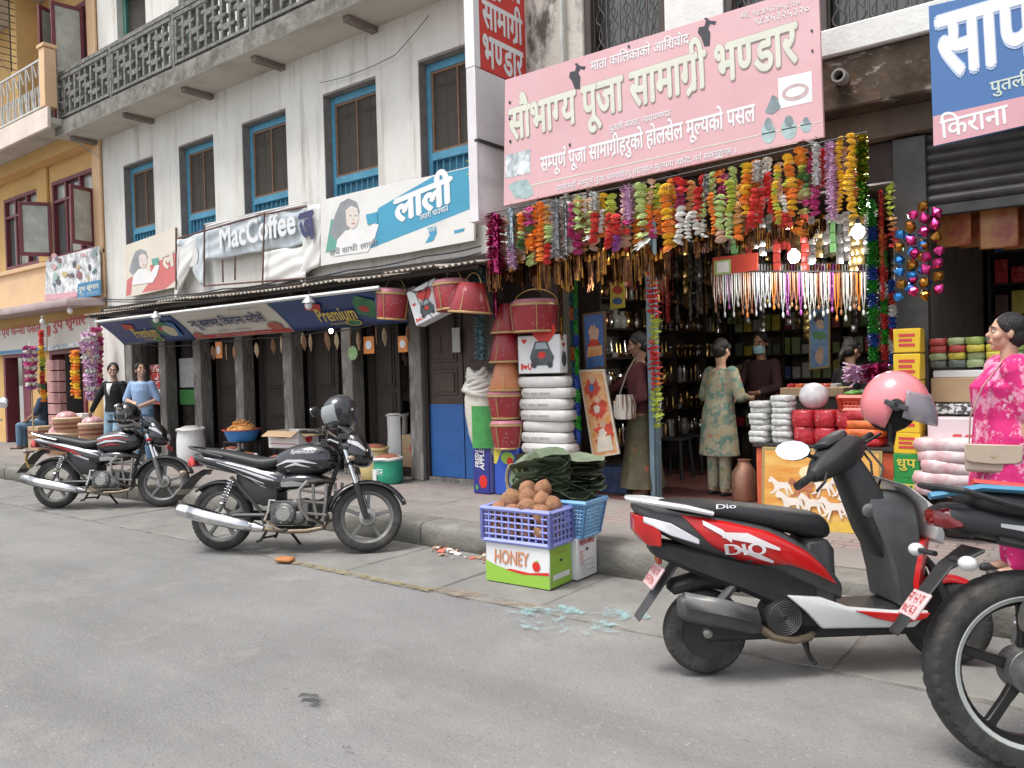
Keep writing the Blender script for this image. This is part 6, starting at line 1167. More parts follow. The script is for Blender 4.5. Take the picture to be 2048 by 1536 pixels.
for k in range(3): b = MB(); b.tube([(.05*cos(a)*(1+.1*k)+.03*k, .02*k, .10*sin(a)-.05) for a in [2*pi*i/18 for i in range(18)]], .013, 6, closed=True); b.build('loop', rp, t)
b = MB(); b.tube([(-.03, 0, -.12), (-.06, -.02, -.22), (-.05, -.03, -.3)], .02, 6); b.build('loose_end', rp, t)
# ---- tall display at the shop's left: buckets, boxes, bags
def bucket(label, x, y0, y1, w0, w1, Y, m, lid=True, handle=True, tilt=0, group=None, drum=True):
    """satin gift basket between photo heights y0 (top) and y1 (foot), with widths in photo pixels"""
    p = at(x, y1, Y=Y); q = at(x, y0, Y=Y); h = q.z-p.z; k = at(x+50, y1, Y=Y).x-p.x; r0 = w1/100*k; r1 = w0/100*k; t = thing('gift_basket', label, 'basket', T(p.x, Y, p.z) @ RY(tilt) @ RZ(rnd(-30, 30)), group)
    b = MB(); b.lathe([(r0*.97, 0), (r0, .01), (r1, h*.86 if lid else h), (r1*.97, h*.88 if lid else h)], 24); b.build('drum', m, t, angle=50); g = MB()
    for z, rr in ((.012, r0+.003), (h*.84, r1+.003)): g.lathe([(rr, z-.010), (rr+.004, z-.006), (rr+.004, z+.006), (rr, z+.010)], 24, cap=False)
    for i in range(4): a = pi*i/2+.4; g.tube([((r0+.004)*cos(a), (r0+.004)*sin(a), .01), ((r1+.004)*cos(a), (r1+.004)*sin(a), h*.84)], .008, 5, flat=.5)
    g.build('gold_trim', goldt, t); dts = MB(); random.seed(int(x+y0))
    for i in range(26): a = rnd(0, 6.28); z = rnd(.1, .78)*h; rr = r0+(r1-r0)*z/h/.86+.002; dts.ell((rr*cos(a), rr*sin(a), z), (.005, .005, .005), 5, 4)
    dts.build('sequins', mat('sequin', (.7, .6, .6), .25, metal=.5), t)
    if lid: l = MB(); l.lathe([(r1*1.0, h*.87), (r1*1.02, h*.90), (r1*.86, h), (r1*.5, h*1.01)], 24); l.build('lid', mat('pink_satin', (.55, .22, .26), .25, ns=6, na=.15) if m is redsatin else m, t)
    if handle: hd = MB(); hd.tube([(r1*cos(a), 0.02, h*.84+(h*.5)*sin(a)) for a in [pi*i/10 for i in range(11)]], .005, 6); hd.build('handle', goldt, t)
    c = MB(); c.lathe([(r0+.012, .0), (max(r0, r1)+.014, h*.5), (r1+.012, h*.9), (r1*.6, h*1.06)], 24, cap=False); c.build('clear_wrap', film, t); return t
random.seed(14)
SY = 6.08
bucket('upper red satin cone basket stacked by the doorway', 1016, 608, 668, 26, 56, SY, redsatin, False, False); bucket('second red satin cone basket of the column', 1013, 668, 726, 36, 56, SY, redsatin, False, False); bucket('orange satin cone basket in the middle of the column', 1013, 726, 782, 34, 56, SY, orangesat, False, False)
bucket('red satin drum basket below the orange one', 1012, 782, 838, 60, 46, SY, redsatin, True, False); bucket('lowest red satin drum basket of the column', 1016, 840, 898, 56, 44, SY, redsatin, True, False); bucket('wide red satin basket with wire handle on top of the heart box', 1071, 600, 666, 80, 72, SY-.02, redsatin, True, True)
bucket('red satin basket with pink lid hanging by the blue banner', 784, 577, 640, 50, 42, 5.75, redsatin, True, True, 6); bucket('red satin basket with cane handles hanging under the tin roof', 906, 560, 622, 58, 50, 5.75, redsatin, True, True, -3); bucket('pink and red satin cone basket hanging beside grey tinsel', 940, 566, 627, 40, 68, 5.7, redsatin, False, True, 6)
def car_print(o, X, s):
    flat(o, X, heart(.47*s, .58*s, .42*s), heartred, -.003); flat(o, X, heart(.12*s, .48*s, .09*s), heartred, -.003)
    flat(o, X, [(.26*s, .12*s), (.60*s, .12*s), (.64*s, .24*s), (.58*s, .34*s), (.52*s, .47*s), (.32*s, .47*s), (.26*s, .34*s), (.22*s, .24*s)], cargrey, -.005); flat(o, X, [(.31*s, .36*s), (.55*s, .36*s), (.50*s, .45*s), (.34*s, .45*s)], mat('car_window', (.35, .42, .45), .3), -.0065); flat(o, X, oval(.43*s, .27*s, .07*s, .05*s), heartred, -.0068)
    for cx in (.29, .57): flat(o, X, oval(cx*s, .13*s, .045*s, .05*s), blackp, -.0062)
    lettering('I', o, X @ T(.06*s, 0, .06*s), .02*s, .09*s, heartred, bold=.03, th=.003); flat(o, X, heart(.13*s, .10*s, .08*s), heartred, -.003); lettering('U', o, X @ T(.18*s, 0, .06*s), .06*s, .09*s, heartred, bold=.03, th=.003); lettering('SDK CAR', o, X @ T(.06*s, 0, .84*s), .22*s, .05*s, mat('pink_print', (.6, .3, .36), .5), th=.002)
p = at(1037, 748, Y=SY-.06); e = at(1117, 668, Y=SY-.06); hbx = box_thing('toy_box', 'white toy car box with a red heart standing on grey bags', 'box', T(p.x, SY-.06, p.z) @ RZ(2), e.x-p.x, .13, e.z-p.z, whc); car_print(hbx, T(0, -.001, 0), (e.x-p.x)*1.35); flat(hbx, T(e.x-p.x+.001, 0, 0) @ RZ(90), oval(.065, .13, .04, .07), cargrey, -.002); flat(hbx, T(e.x-p.x+.001, 0, 0) @ RZ(90), heart(.06, .26, .05), heartred, -.002)
p = at(832, 652, Y=5.7); hb2 = box_thing('toy_box', 'white toy car box with a red heart hanging tilted under the tin roof', 'box', T(p.x, 5.7, p.z) @ RY(-20) @ RZ(8), .37, .14, .36, whc); car_print(hb2, T(0, -.001, 0), .43)
q = MB(); q.tube([(.1, -.004, .36), (.12, -.012, .2), (.22, -.006, .0)], .003, 5); q.tube([(.3, -.004, .36), (.15, -.012, .15)], .003, 5); q.tube([(.2, .07, .36), (.26, .07, .62)], .003, 5); q.build('string', blackp, hb2)
rice = mat('silver_grey_bag', (.60, .585, .56), .35, ns=5, na=.08, bs=14, bst=.35); print_k = mat('bag_print', (.16, .14, .13), .6); random.seed(18)
ys = [(905, 876), (876, 848), (848, 825), (825, 800), (801, 778), (779, 752)]
z = at(1085, 910, Y=SY-.05).z
for k in range(7):
    h = (at(1085, 750, Y=SY-.05).z-z)/7; x0 = at(1036+rnd(-4, 3)-(0 if k < 3 else 3), 800, Y=SY-.05).x; x1 = at(1134+rnd(-6, 2), 800, Y=SY-.05).x; w = x1-x0; dd = .26
    b = MB(); n = 24
    def ring(q, zz): return [(w/2+(w/2)*q*math.copysign(abs(cos(a))**.45, cos(a)), dd/2+(dd/2)*q*math.copysign(abs(sin(a))**.45, sin(a)), zz) for a in [2*pi*i/n for i in range(n)]]
    b.loft(wobble([ring(.86, .003), ring(.97, h*.12), ring(1.0, h*.5), ring(.97, h*.88), ring(.86, h*.985)], k, .004)); t = thing('grey_bag', ['lowest', 'second lowest', 'third lowest', 'middle', 'third highest', 'second highest', 'topmost'][k]+' silver grey bag in the stack under the heart box', 'bag', T(x0, SY-.05, z+h*.98*k) @ RZ(rnd(-3, 3))); b.build('bag', rice, t, angle=80)
    if k in (0, 1, 3, 4, 5): lettering('मैदा आटा सामान', t, T(w*.12, -.004, h*.34), w*.55, h*.3, print_k)
MB().box(-.02, .30, -.02, .24, 0, .30).build('packing_crate', brownw)
o = bpy.data.objects['packing_crate']; o.matrix_local = T(at(1036, 905, Y=SY-.05).x, SY-.05, KZ-.004); o.scale = (1.05, 1, (z-KZ+.002)/.30); tag(o, 'dark wooden crate under the stack of grey bags', 'crate')
ap1 = box_thing('apple_carton', 'navy apple carton with white lettering at the foot of the sack', 'carton', T(-5.16, 6.0, KZ) @ RZ(2), .20, .2, .49, navyb); lettering('FRESH', ap1, T(.085, -.002, .26) @ RY(-90), .16, .05, whiteL, bold=.03, slant=.1); lettering('APPLE', ap1, T(.145, -.002, .235) @ RY(-90), .2, .055, whiteL, bold=.03, slant=.1); flat(ap1, T(0, -.001, 0), oval(.125, .12, .05, .065), heartred); flat(ap1, T(0, -.001, 0), oval(.045, .06, .018, .025), mat('apple_green', (.1, .3, .1), .5))
flat(ap1, T(.201, 0, 0) @ RZ(90), rect(.01, .19, .01, .48), mat('periwinkle', (.25, .28, .6), .5), -.001)
ap2 = box_thing('apple_carton', 'blue and yellow fruit carton behind the rope coil', 'carton', T(-4.93, 6.05, KZ), .3, .2, .46, mat('fruit_blue', (.03, .09, .45), .5)); flat(ap2, T(0, -.001, 0), [(0, .46), (.12, .46), (.03, .3), (0, .3)], mat('fruit_yellow', (.65, .55, .08), .5)); flat(ap2, T(0, -.001, 0), oval(.17, .36, .08, .06), limeb, -.002); flat(ap2, T(0, -.001, 0), oval(.2, .33, .04, .04), heartred, -.004)
# large cream sack with cloth spilling over
p = at(958, 925, Y=6.05); e = at(955, 735, Y=6.05); H_ = e.z-p.z; cs = thing('cloth_sack', 'tall cream sack with green print and white cloth rope heaped on top', 'sack', T(p.x+.02, 6.12, p.z)); b = MB(); n = 22
b.loft(wobble([[(r*cos(2*pi*j/n)+dx, r*.75*sin(2*pi*j/n), zz*H_) for j in range(n)] for r, zz, dx in ((.05, 0, .04), (.14, .1, .04), (.19, .3, .02), (.20, .5, 0), (.19, .68, -.02), (.17, .78, -.01))], 3, .006)); b.build('bag', mat('cream_cloth', (.60, .56, .47), .8, ns=6, na=.08), cs, angle=80)
MB().grid(lambda u, v: (.20*cos(rad(-100+75*u))*1.02+.01, .20*.75*sin(rad(-100+75*u))*1.05, H_*(.16+.44*v)), 10, 6).build('green_print', mat('sack_green', (.06, .28, .07), .6, ns=9, na=.2), cs)
rollm = mat('cotton_white', (.62, .59, .53), .9, ns=14, na=.12); random.seed(23)
for k in range(8): b = MB(); r = .19-.016*k; b.tube([(r*cos(a)+rnd(-.01, .01)-.02, r*.8*sin(a)-.01*k, H_*(.74+.03*k)+.03*sin(a*2+k)) for a in [2*pi*i/14 for i in range(14)]], .026, 7, closed=True); b.build('cloth_coil', rollm, cs)
b = MB(); b.ell((-.02, .02, H_*.84), (.17, .13, .13), 14, 8); b.build('cloth_heap', rollm, cs)
# leaning prints by the entrance
def rough(cx, cy, rx, ry, n=22):
    random.seed(int(cx*3+cy)); return [(cx+rx*cos(2*pi*i/n)*rnd(.6, 1.15), cy+ry*sin(2*pi*i/n)*rnd(.6, 1.15)) for i in range(n)]
def poster(label, pts, Y, th, m, bits, lean=0):
    o = thing('poster', label, 'poster', T(0, Y, 0)); MB().prism(pq(pts, Y), 0, th).build('board', m, o, bevel=.002)
    for i, (pp, c) in enumerate(bits): blob(o, pp, Y, c, -.0015-.0005*i)
    return o
cr1 = mat('poster_orange', (.60, .22, .05), .45, ns=16, col2=(.66, .42, .22), thr=(.35, .65)); cr2 = mat('poster_red', (.50, .06, .03), .45, ns=14, na=.4); cr3 = mat('poster_cream', (.62, .55, .45), .5, ns=14, na=.15); cr4 = mat('poster_blue', (.06, .13, .30), .45, ns=9, na=.4); cr5 = mat('poster_skin', (.55, .36, .25), .5, ns=14, na=.2)
poster('narrow red and gold devotional print leaning by the doorway', [(1185, 917), (1239, 908), (1208, 738), (1157, 740)], 6.3, .02, cr3, [([(1188, 913), (1235, 905), (1205, 742), (1161, 744)], cr1), (rough(1185, 776, 15, 22), cr2), (rough(1184, 760, 6, 8), cr5), (rough(1183, 775, 5, 10), cr4), (rough(1196, 816, 18, 24), cr2), (rough(1195, 800, 6, 8), cr5), (rough(1194, 818, 8, 9), cr3), (rough(1209, 868, 20, 32), cr2), (rough(1206, 848, 7, 9), cr5), (rough(1205, 868, 9, 12), cr3), ([(1196, 905), (1228, 900), (1222, 870), (1195, 875)], cr3)])
poster('blue and brown framed print behind the narrow red one', [(1170, 742), (1212, 736), (1210, 622), (1164, 628)], 6.5, .02, mat('frame_brown', (.12, .07, .04), .5), [([(1173, 738), (1208, 732), (1206, 627), (1168, 632)], cr4), (rough(1188, 668, 11, 24), cr5), (rough(1187, 690, 12, 14), cr2), ([(1174, 715), (1205, 710), (1204, 690), (1176, 694)], cr1)])
poster('small yellow poster fixed to the shop shelves', [(1220, 620), (1250, 615), (1248, 560), (1220, 565)], 6.75, .006, mat('poster_yellow', (.6, .5, .06), .5, ns=14, na=.2), [(ovp(1235, 580, 11, 8), cr2), (ovp(1235, 602, 10, 7), cr4)])
poster('tall blue devotional print at the back of the shop', [(1618, 740), (1660, 735), (1660, 610), (1617, 615)], 8.6, .03, mat('gold_frame', (.35, .26, .10), .4), [([(1621, 736), (1657, 731), (1657, 614), (1620, 619)], mat('sky_print', (.16, .30, .50), .5, ns=9, na=.3)), (rough(1638, 638, 11, 14), blackp), (rough(1640, 648, 9, 11), cr5), (rough(1640, 672, 17, 10), mat('poster_green', (.1, .25, .1), .5)), (rough(1640, 712, 9, 20), cr5)])
# ---- counter with the horse painting
CX0 = at(1512, 897, Y=5.98).x; ct = thing('counter', 'low shop counter covered with orange cloth under stacked packets', 'counter', T(CX0, 5.98, KZ)); ctm = mat('orange_cloth', (.55, .10, .04), .7, ns=9, na=.25)
MB().box(0, .98, 0, .62, 0, .565).build('body', ctm, ct, bevel=.008); MB().box(-.02, 1.0, -.02, .64, .57, .60).build('top', brownw, ct, bevel=.006)
hp_ = thing('painting', 'framed painting of white horses galloping at sunset leaning on the counter', 'painting', T(0, 5.88, 0)); PY_ = 5.88
MB().prism(pq([(1522, 1060), (1764, 1076), (1764, 903), (1524, 894)], PY_), .0, .03).build('frame', mat('gold_frame', (.35, .26, .10)), hp_, bevel=.004)
suns = mat('sunset_print', (.66, .24, .035), .4, ns=2.2, col2=(.75, .48, .14), thr=(.35, .65), stretch=(1, 1, 5)); blob(hp_, [(1528, 1054), (1758, 1070), (1758, 908), (1530, 900)], PY_, suns, -.002); blob(hp_, ovp(1618, 945, 20, 14), PY_, mat('sun_glow_print', (.85, .7, .42), .4), -.003)
blob(hp_, [(1528, 1054), (1758, 1070), (1758, 1040), (1640, 1046), (1528, 1028)], PY_, mat('golden_ground_print', (.68, .45, .08), .4, ns=9, na=.2), -.003)
hw_ = mat('horse_white_print', (.78, .70, .62), .4, ns=12, na=.12); hr_ = mat('horse_red_print', (.45, .16, .08), .4, ns=12, na=.3); random.seed(66)  # coat colours of the printed horses: white and reddish brown
HS = [(-1, .72), (-.86, .9), (-.78, 1.08), (-.58, .95), (-.2, .6), (.3, .55), (.6, .62), (1.0, .72), (.92, .5), (.68, .42), (.76, .1), (.97, -.35), (.86, -.42), (.6, 0), (.48, .12), (.62, -.5), (.5, -.54), (.28, .08), (-.10, .04), (-.30, -.64), (-.42, -.6), (-.30, -.06), (-.5, -.32), (-.8, -.38), (-.82, -.27), (-.58, -.18), (-.5, .08), (-.52, .32), (-.66, .58), (-.9, .58)]
for i in range(9):
    x = 1562+(i % 5)*42+(i//5)*22; y = 978+(i//5)*36+4*sin(i*2)+i % 5*2; s = rnd(.8, 1.0)
    blob(hp_, [(x+32*s*u, y-30*s*v_) for u, v_ in HS], PY_, (hw_, hw_, hr_)[(i*2) % 3] if i < 5 else hw_, -.0045-.0016*i)
# stacked packets on the counter
silverp = mat('silver_packet', (.50, .50, .48), .28, ns=22, na=.4, bs=34, bst=1.0); redpk = mat('red_packet', (.42, .02, .03), .25, ns=9, na=.3, bs=26, bst=1.0); layer(redpk, (.62, .45, .42), 16, .60, .66, .8); orpk = mat('orange_packet', (.62, .14, .03), .25, ns=8, na=.3, bs=26, bst=1.0); layer(orpk, (.55, .05, .08), 9, .55, .6, .8)
def packet(w, d, h, m, s): 
    b = MB(); n = 16; c = lambda v: math.copysign(abs(v)**.5, v); b.loft(wobble([[(w/2*q*c(cos(a)), d/2*q*c(sin(a)), z) for a in [2*pi*i/n for i in range(n)]] for q, z in ((.88, 0), (.98, h*.12), (1, h*.5), (.97, h*.88), (.9, h))], s, min(.006, h*.09))); return b.mesh('packet', m, angle=70)
CZ = KZ+.602; SP = [packet(.155, .2, .046, silverp, s) for s in range(3)]; RP_ = [packet(.16, .2, .125, redpk, s) for s in range(3)]; OP = [packet(.28, .24, .062, orpk if s else redpk, s) for s in range(3)]; random.seed(4)
x0 = at(1522, 850, Y=6.05).x
for c in range(2):
    for k in range(7+c): tag(link('packet', SP[k % 3], None, T(x0+c*.17+rnd(-.006, .006), 6.07+rnd(-.01, .01), CZ+k*.045) @ RZ(rnd(-6, 6))), 'silver white packet in the twin stacks on the shop counter', 'packet', 'silver packets on the counter')
x0 = at(1610, 850, Y=6.05).x
for c in range(3):
    for k in range(2): tag(link('packet', RP_[(k+c) % 3], None, T(x0+c*.155, 6.08+rnd(-.01, .01), CZ+k*.126) @ RZ(rnd(-8, 8))), 'plump red packet on the shop counter beside the silver stacks', 'packet', 'red packets on the counter')
x0 = at(1722, 850, Y=6.05).x
for k in range(4): tag(link('packet', OP[k % 3], None, T(x0+.02, 6.08, CZ+k*.063) @ RZ(rnd(-4, 4))), 'orange and red flat packet piled under the red basket', 'packet', 'flat packets under the basket')
rbk = crate('small red plastic basket of leaves and paper flowers on the counter', T(x0-.13, 5.98, CZ+.256), .30, .22, .09, mat('red_plastic', (.55, .05, .02), .4), 10, 3, 8, taper=.1, rim=.01, bar=.014)
lv_ = MB(); random.seed(6)
for i in range(10): lv_.ell((rnd(.05, .26), rnd(.04, .18), .10+rnd(0, .03)), (rnd(.03, .06), .03, .018), 10, 6, 0 if i % 3 else 1)
lv_.build('leaves', [mat('bright_leaf', (.12, .32, .06), .5), mat('pale_leaf', (.5, .6, .45), .5)], rbk)
pf = thing('flower_tuft', 'pink and white paper flower tuft above the red basket', 'flowers', T(*at(1715, 760, Y=6.15))); fringe(pf, 0, .0, .10, .11, foil['p'], 240, seed=3, big=1.6); pf2 = thing('flower_tuft', 'rose red paper flower tuft above the red basket', 'flowers', T(*at(1752, 758, Y=6.15))); fringe(pf2, 0, 0, .10, .11, foil['P'], 220, seed=5, big=1.6)
bgm = thing('plastic_bag', 'round clear bag of white cotton on the shop counter', 'bag', T(*at(1628, 800, Y=6.15))); MB().ell((0, 0, .03), (.11, .09, .10), 16, 10).build('cotton', mat('cotton_pale', (.6, .58, .58), .5, ns=20, na=.2, bs=20, bst=.5), bgm)
tr_ = thing('tray', 'cardboard tray of small goods at the back of the counter', 'tray', T(at(1560, 775, Y=6.6).x, 6.6, 1.12)); MB().box(0, .5, 0, .3, 0, .07).build('tray', card, tr_, bevel=.004)
for i in range(6): MB().box(.04+.07*i, .09+.07*i, .05, .2, .06, .10).build('goods', [redpk, orpk, silverp][i % 3], tr_, bevel=.004)
MB().box(CX0, CX0+1.0, 6.62, 7.1, KZ, 1.1).build('inner_counter', brownw); tag(bpy.data.objects['inner_counter'], 'dark wooden inner counter behind the packets', 'counter')
# copper can, stools
cc = thing('copper_can', 'copper milk can beside the painting', 'can', T(*at(1490, 1000, Z=KZ))); b = MB(); b.lathe([(.10, 0), (.11, .02), (.11, .24), (.07, .30), (.05, .34), (.06, .36)], 20); b.build('can', mat('copper_dull', (.45, .24, .16), .4, metal=.5, ns=6, na=.2), cc)
for i, (x, y) in enumerate(((1352, 955), (1392, 945))):
    st = thing('stool', ['black plastic stool by the steel post', 'black plastic stool deeper in the shop'][i], 'stool', T(*at(x, y, Z=KZ))); MB().box(-.14, .14, -.14, .14, .40, .43).build('seat', blackplas, st, bevel=.01)
    for sx in (-1, 1):
        for sy in (-1, 1): MB().tube([(sx*.14, sy*.14, 0), (sx*.11, sy*.11, .40)], .02, 6).build('leg', blackplas, st)
bgx = thing('blue_carton', 'dark blue printed carton on the shop floor by the doorway', 'carton', T(*at(1200, 985, Z=KZ))); MB().box(0, .3, 0, .2, 0, .26).build('box', mat('dark_blue_carton', (.03, .05, .12), .5, ns=12, na=.6), bgx, bevel=.004)
# yellow incense cartons and goods of the next shop
yc = mat('yellow_carton', (.70, .46, .02), .45, ns=4, na=.06); gc = mat('green_carton', (.02, .24, .05), .45, ns=4, na=.1); YY = 5.95
zz = [655, 706, 760, 815, 865, 907, 955, 1010]
for k in range(7):
    a = at(1787, zz[k+1], Y=YY); c = at(1840, zz[k], Y=YY); m_ = yc if k < 5 else gc
    t = box_thing('incense_carton', ['topmost yellow carton with red print in the stack', 'second yellow carton in the stack, red lines', 'third yellow carton in the stack beside the pink helmet', 'fourth yellow carton in the stack behind the helmet', 'lowest yellow carton resting on green ones', 'green carton with yellow letters in the stack', 'bottom green carton of the yellow stack'][k], 'carton', T(a.x, YY, a.z) @ RZ(rnd(-2, 2)), c.x-a.x, .17, (c.z-a.z)*.985, m_)
    w_ = c.x-a.x; h_ = c.z-a.z
    if k < 5:
        for j in range(3): flat(t, T(0, -.001, 0), rect(w_*.2, w_*(.8-.1*(j % 2)), h_*(.25+.2*j), h_*(.37+.2*j)), redtxt)
    else: lettering('धुप', t, T(w_*.15, -.002, h_*.3), w_*.7, h_*.45, mat('fruit_yellow', (.65, .55, .08)), bold=.02)
ct2 = thing('display_bench', 'dark bench carrying boxes at the next shop', 'bench', T(-1.0, 5.95, KZ)); MB().box(0, 1.4, .1, .6, 0, .30).build('bench', brownw, ct2, bevel=.008)
t = box_thing('price_box', 'white box marked 50 beside the yellow cartons', 'box', T(*at(1856, 915, Y=6.0)), .36, .25, .27, mat('pale_pink_carton', (.62, .52, .54), .5, ns=4, na=.06)); lettering('50', t, T(.15, -.002, .09), .13, .07, redtxt, bold=.04); flat(t, T(0, -.001, 0), oval(.05, .08, .035, .03), heartred)
t = box_thing('brown_carton', 'plain brown carton on the shelf behind the woman in pink', 'carton', T(*at(1862, 805, Y=6.2)), .42, .3, .17, card); t = box_thing('patterned_tray', 'black and white patterned tray under the brown carton', 'tray', T(*at(1868, 828, Y=6.15)), .36, .3, .07, mat('zigzag', (.05, .05, .05), .5, ns=30, col2=(.6, .6, .6), thr=(.48, .52)))
b = box_thing('white_shelf', 'white shelf board under green packets in the next shop', 'shelf', T(*at(1866, 756, Y=6.25)), .6, .3, .05, whc)
gp = [mat('packet_c%d' % i, c, .35, ns=9, na=.3) for i, c in enumerate([(.25, .32, .08), (.3, .36, .18), (.5, .42, .06), (.10, .04, .03), (.12, .14, .12), (.35, .05, .04)])]; GPM = [packet(.11, .12, .05, m, i) for i, m in enumerate(gp)]; random.seed(81)
for r in range(4):
    for c in range(5): tag(link('packet', GPM[random.randrange(6)], None, T(*(at(1885, 752, Y=6.35)+V((c*.115-.02, rnd(-.02, .02), .06+r*.052)))) @ RZ(rnd(-12, 12))), 'small green or brown packet piled on the white shelf', 'packet', 'packets piled on the white shelf')
pkm = mat('pink_white_bag', (.56, .33, .34), .3, ns=7, col2=(.66, .60, .60), thr=(.4, .6), bs=20, bst=.5); PK = [packet(.42, .3, .085, pkm, s) for s in range(3)]
p = at(1885, 985, Y=5.85)
for k in range(5): tag(link('pink_bag', PK[k % 3], None, T(p.x+.03+rnd(-.03, .03), 5.98, KZ+.30+k*.075) @ RZ(rnd(-10, 10)) @ RY(rnd(-5, 5))), 'pink and white plastic bag heaped behind the motorbike', 'bag', 'pink bags in a heap')
# packets hanging in the next shop, dark shelves behind
hpk = mat('hanging_packet', (.30, .05, .03), .3, ns=5, col2=(.45, .22, .06), thr=(.4, .65)); random.seed(91)
for i in range(6):
    q = at(1905+i*46, 400, Y=6.6+.1*(i % 2)); t = tag(MB().box(-.12, .12, -.012, .012, -.34, 0).build('hanging_packet', hpk, None, T(*q) @ RZ(rnd(-15, 15)), bevel=.01), 'red and gold packet sheet hanging under the rolled shutter', 'packet', 'packet sheets under the shutter')
shelfm = brownw
def shelf_unit(label, x0, x1, y0, y1, zs, along='y'):
    t = thing('shelves', label, 'shelves', T(0, 0, 0))
    for z in zs: MB().box(x0, x1, y0, y1, z, z+.02).build('shelf_board', shelfm, t)
    n = 4
    for i in range(n+1):
        if along == 'y': y = y0+(y1-y0)*i/n; MB().box(x0, x1, y-.012, y+.012, KZ, zs[-1]+.4).build('upright', shelfm, t)
        else: x = x0+(x1-x0)*i/n; MB().box(x-.012, x+.012, y0, y1, KZ, zs[-1]+.4).build('upright', shelfm, t)
    return t
ZS = [.55, .86, 1.17, 1.48, 1.79, 2.10, 2.41]
shelf_unit('dark shelves of brassware on the side wall of the puja shop', -4.515, -4.25, 7.0, 10.35, ZS)
brassm = [mat('brass', (.55, .38, .14), .22, metal=1, ns=9, na=.3), mat('tin_bright', (.60, .60, .60), .2, metal=1, ns=9, na=.3), mat('bronze_dark', (.25, .15, .08), .3, metal=1), mat('glass_jar', (.30, .30, .28), .08, spec=.8)]
VP_ = [[(.03, 0), (.035, .01), (.012, .03), (.012, .05), (.045, .09), (.04, .11)], [(.035, 0), (.05, .03), (.052, .08), (.03, .11), (.025, .13), (.035, .145)], [(.04, 0), (.042, .10), (.03, .12), (.032, .15)], [(.05, 0), (.06, .02), (.06, .035), (.02, .045), (.006, .14)], [(.025, 0), (.03, .02), (.02, .08), (.03, .12), (.01, .17)]]
VM = [[MB().lathe(p, 12).mesh('vessel', m) for m in brassm] for p in VP_]; random.seed(101)
for zi, z in enumerate(ZS):
    y = 7.08; zi_ = random.randrange(5)
    while y < 10.3:
        if random.random() < .18: zi_ = random.randrange(5)
        k = random.choice([0, 0, 1, 1, 2, 3]); s = rnd(1.0, 1.35); tag(link('vessel', VM[zi_][k], None, T(-4.31+rnd(-.02, .02), y, z+.021) @ SC(s)), 'small metal ritual vessel on the side shelves of the puja shop', 'vessel', 'metal vessels on the side shelves'); y += .105
shelf_unit('dark shelves of packets along the back wall of the puja shop', -4.2, -1.4, 10.2, 10.48, ZS, 'x'); bx = [MB().box(-.05, .05, -.05, .05, 0, .16).mesh('goods_box', m, bevel=.004) for m in gp+[redpk, orpk, silverp, cr4]]
for z in ZS:
    x = -4.1
    while x < -1.5: tag(link('goods_box', bx[random.randrange(len(bx))], None, T(x, 10.27, z+.021) @ SC(1, 1, rnd(.7, 1.4))), 'small coloured goods box on the back shelves of the puja shop', 'box', 'boxes on the back shelves'); x += .125
shelf_unit('dark shelves of packets in the next shop', -1.1, 3.0, 9.2, 9.48, ZS, 'x'); x = -1.0
for z in ZS:
    x = -1.0
    while x < 1.2: tag(link('goods_box', bx[random.randrange(len(bx))], None, T(x, 9.26, z+.021) @ SC(1.1, 1, rnd(.8, 1.5))), 'small goods box on the shelves of the next shop', 'box', 'boxes on the next shop shelves'); x += .14
sachm = [mat('sachet_silver', (.62, .62, .62), .2, metal=.9, ns=14, na=.4), mat('sachet_gold', (.55, .40, .16), .22, metal=.9, ns=14, na=.4), mat('sachet_red', (.40, .05, .04), .3, ns=14, na=.4), mat('sachet_green', (.12, .26, .10), .3, ns=14, na=.4)]
SM = [MB().loft([[(x, y*(.2+.8*sin(pi*k/4)), -.085*k/4) for x, y in ((-.035, 0), (0, -.012), (.035, 0), (0, .012))] for k in range(5)]).mesh('sachet', m) for m in sachm]; random.seed(171)
def sachets(label, X, n, g):
    t = thing('sachet_strip', label, 'sachets', X, g); k = random.choice([0, 0, 1, 1, 2, 3])
    for i in range(n): link('sachet', SM[k], t, T(rnd(-.004, .004), rnd(-.004, .004), -.09*i) @ RZ(rnd(-25, 25)))
for i in range(26): sachets('strip of shiny sachets hanging before the side shelves', T(-4.12+rnd(-.04, .04), 7.05+.125*i, 2.72+rnd(-.05, .05)) @ RZ(80+rnd(-20, 20)), random.choice([5, 6, 8, 9]), 'sachet strips by the side shelves')
for i in range(24): sachets('strip of shiny sachets hanging before the back shelves', T(-4.0+.11*i, 9.95+rnd(-.05, .05), 2.75+rnd(-.1, .1)) @ RZ(rnd(-20, 20)), random.choice([7, 9, 11]), 'sachet strips by the back shelves')
for i in range(22): sachets('strip of shiny sachets hanging high over the counter', T(*at(1440+i*14, 430+rnd(-8, 8), Y=7.6)) @ RZ(rnd(-20, 20)), random.choice([4, 5, 6]), 'sachet strips over the counter')
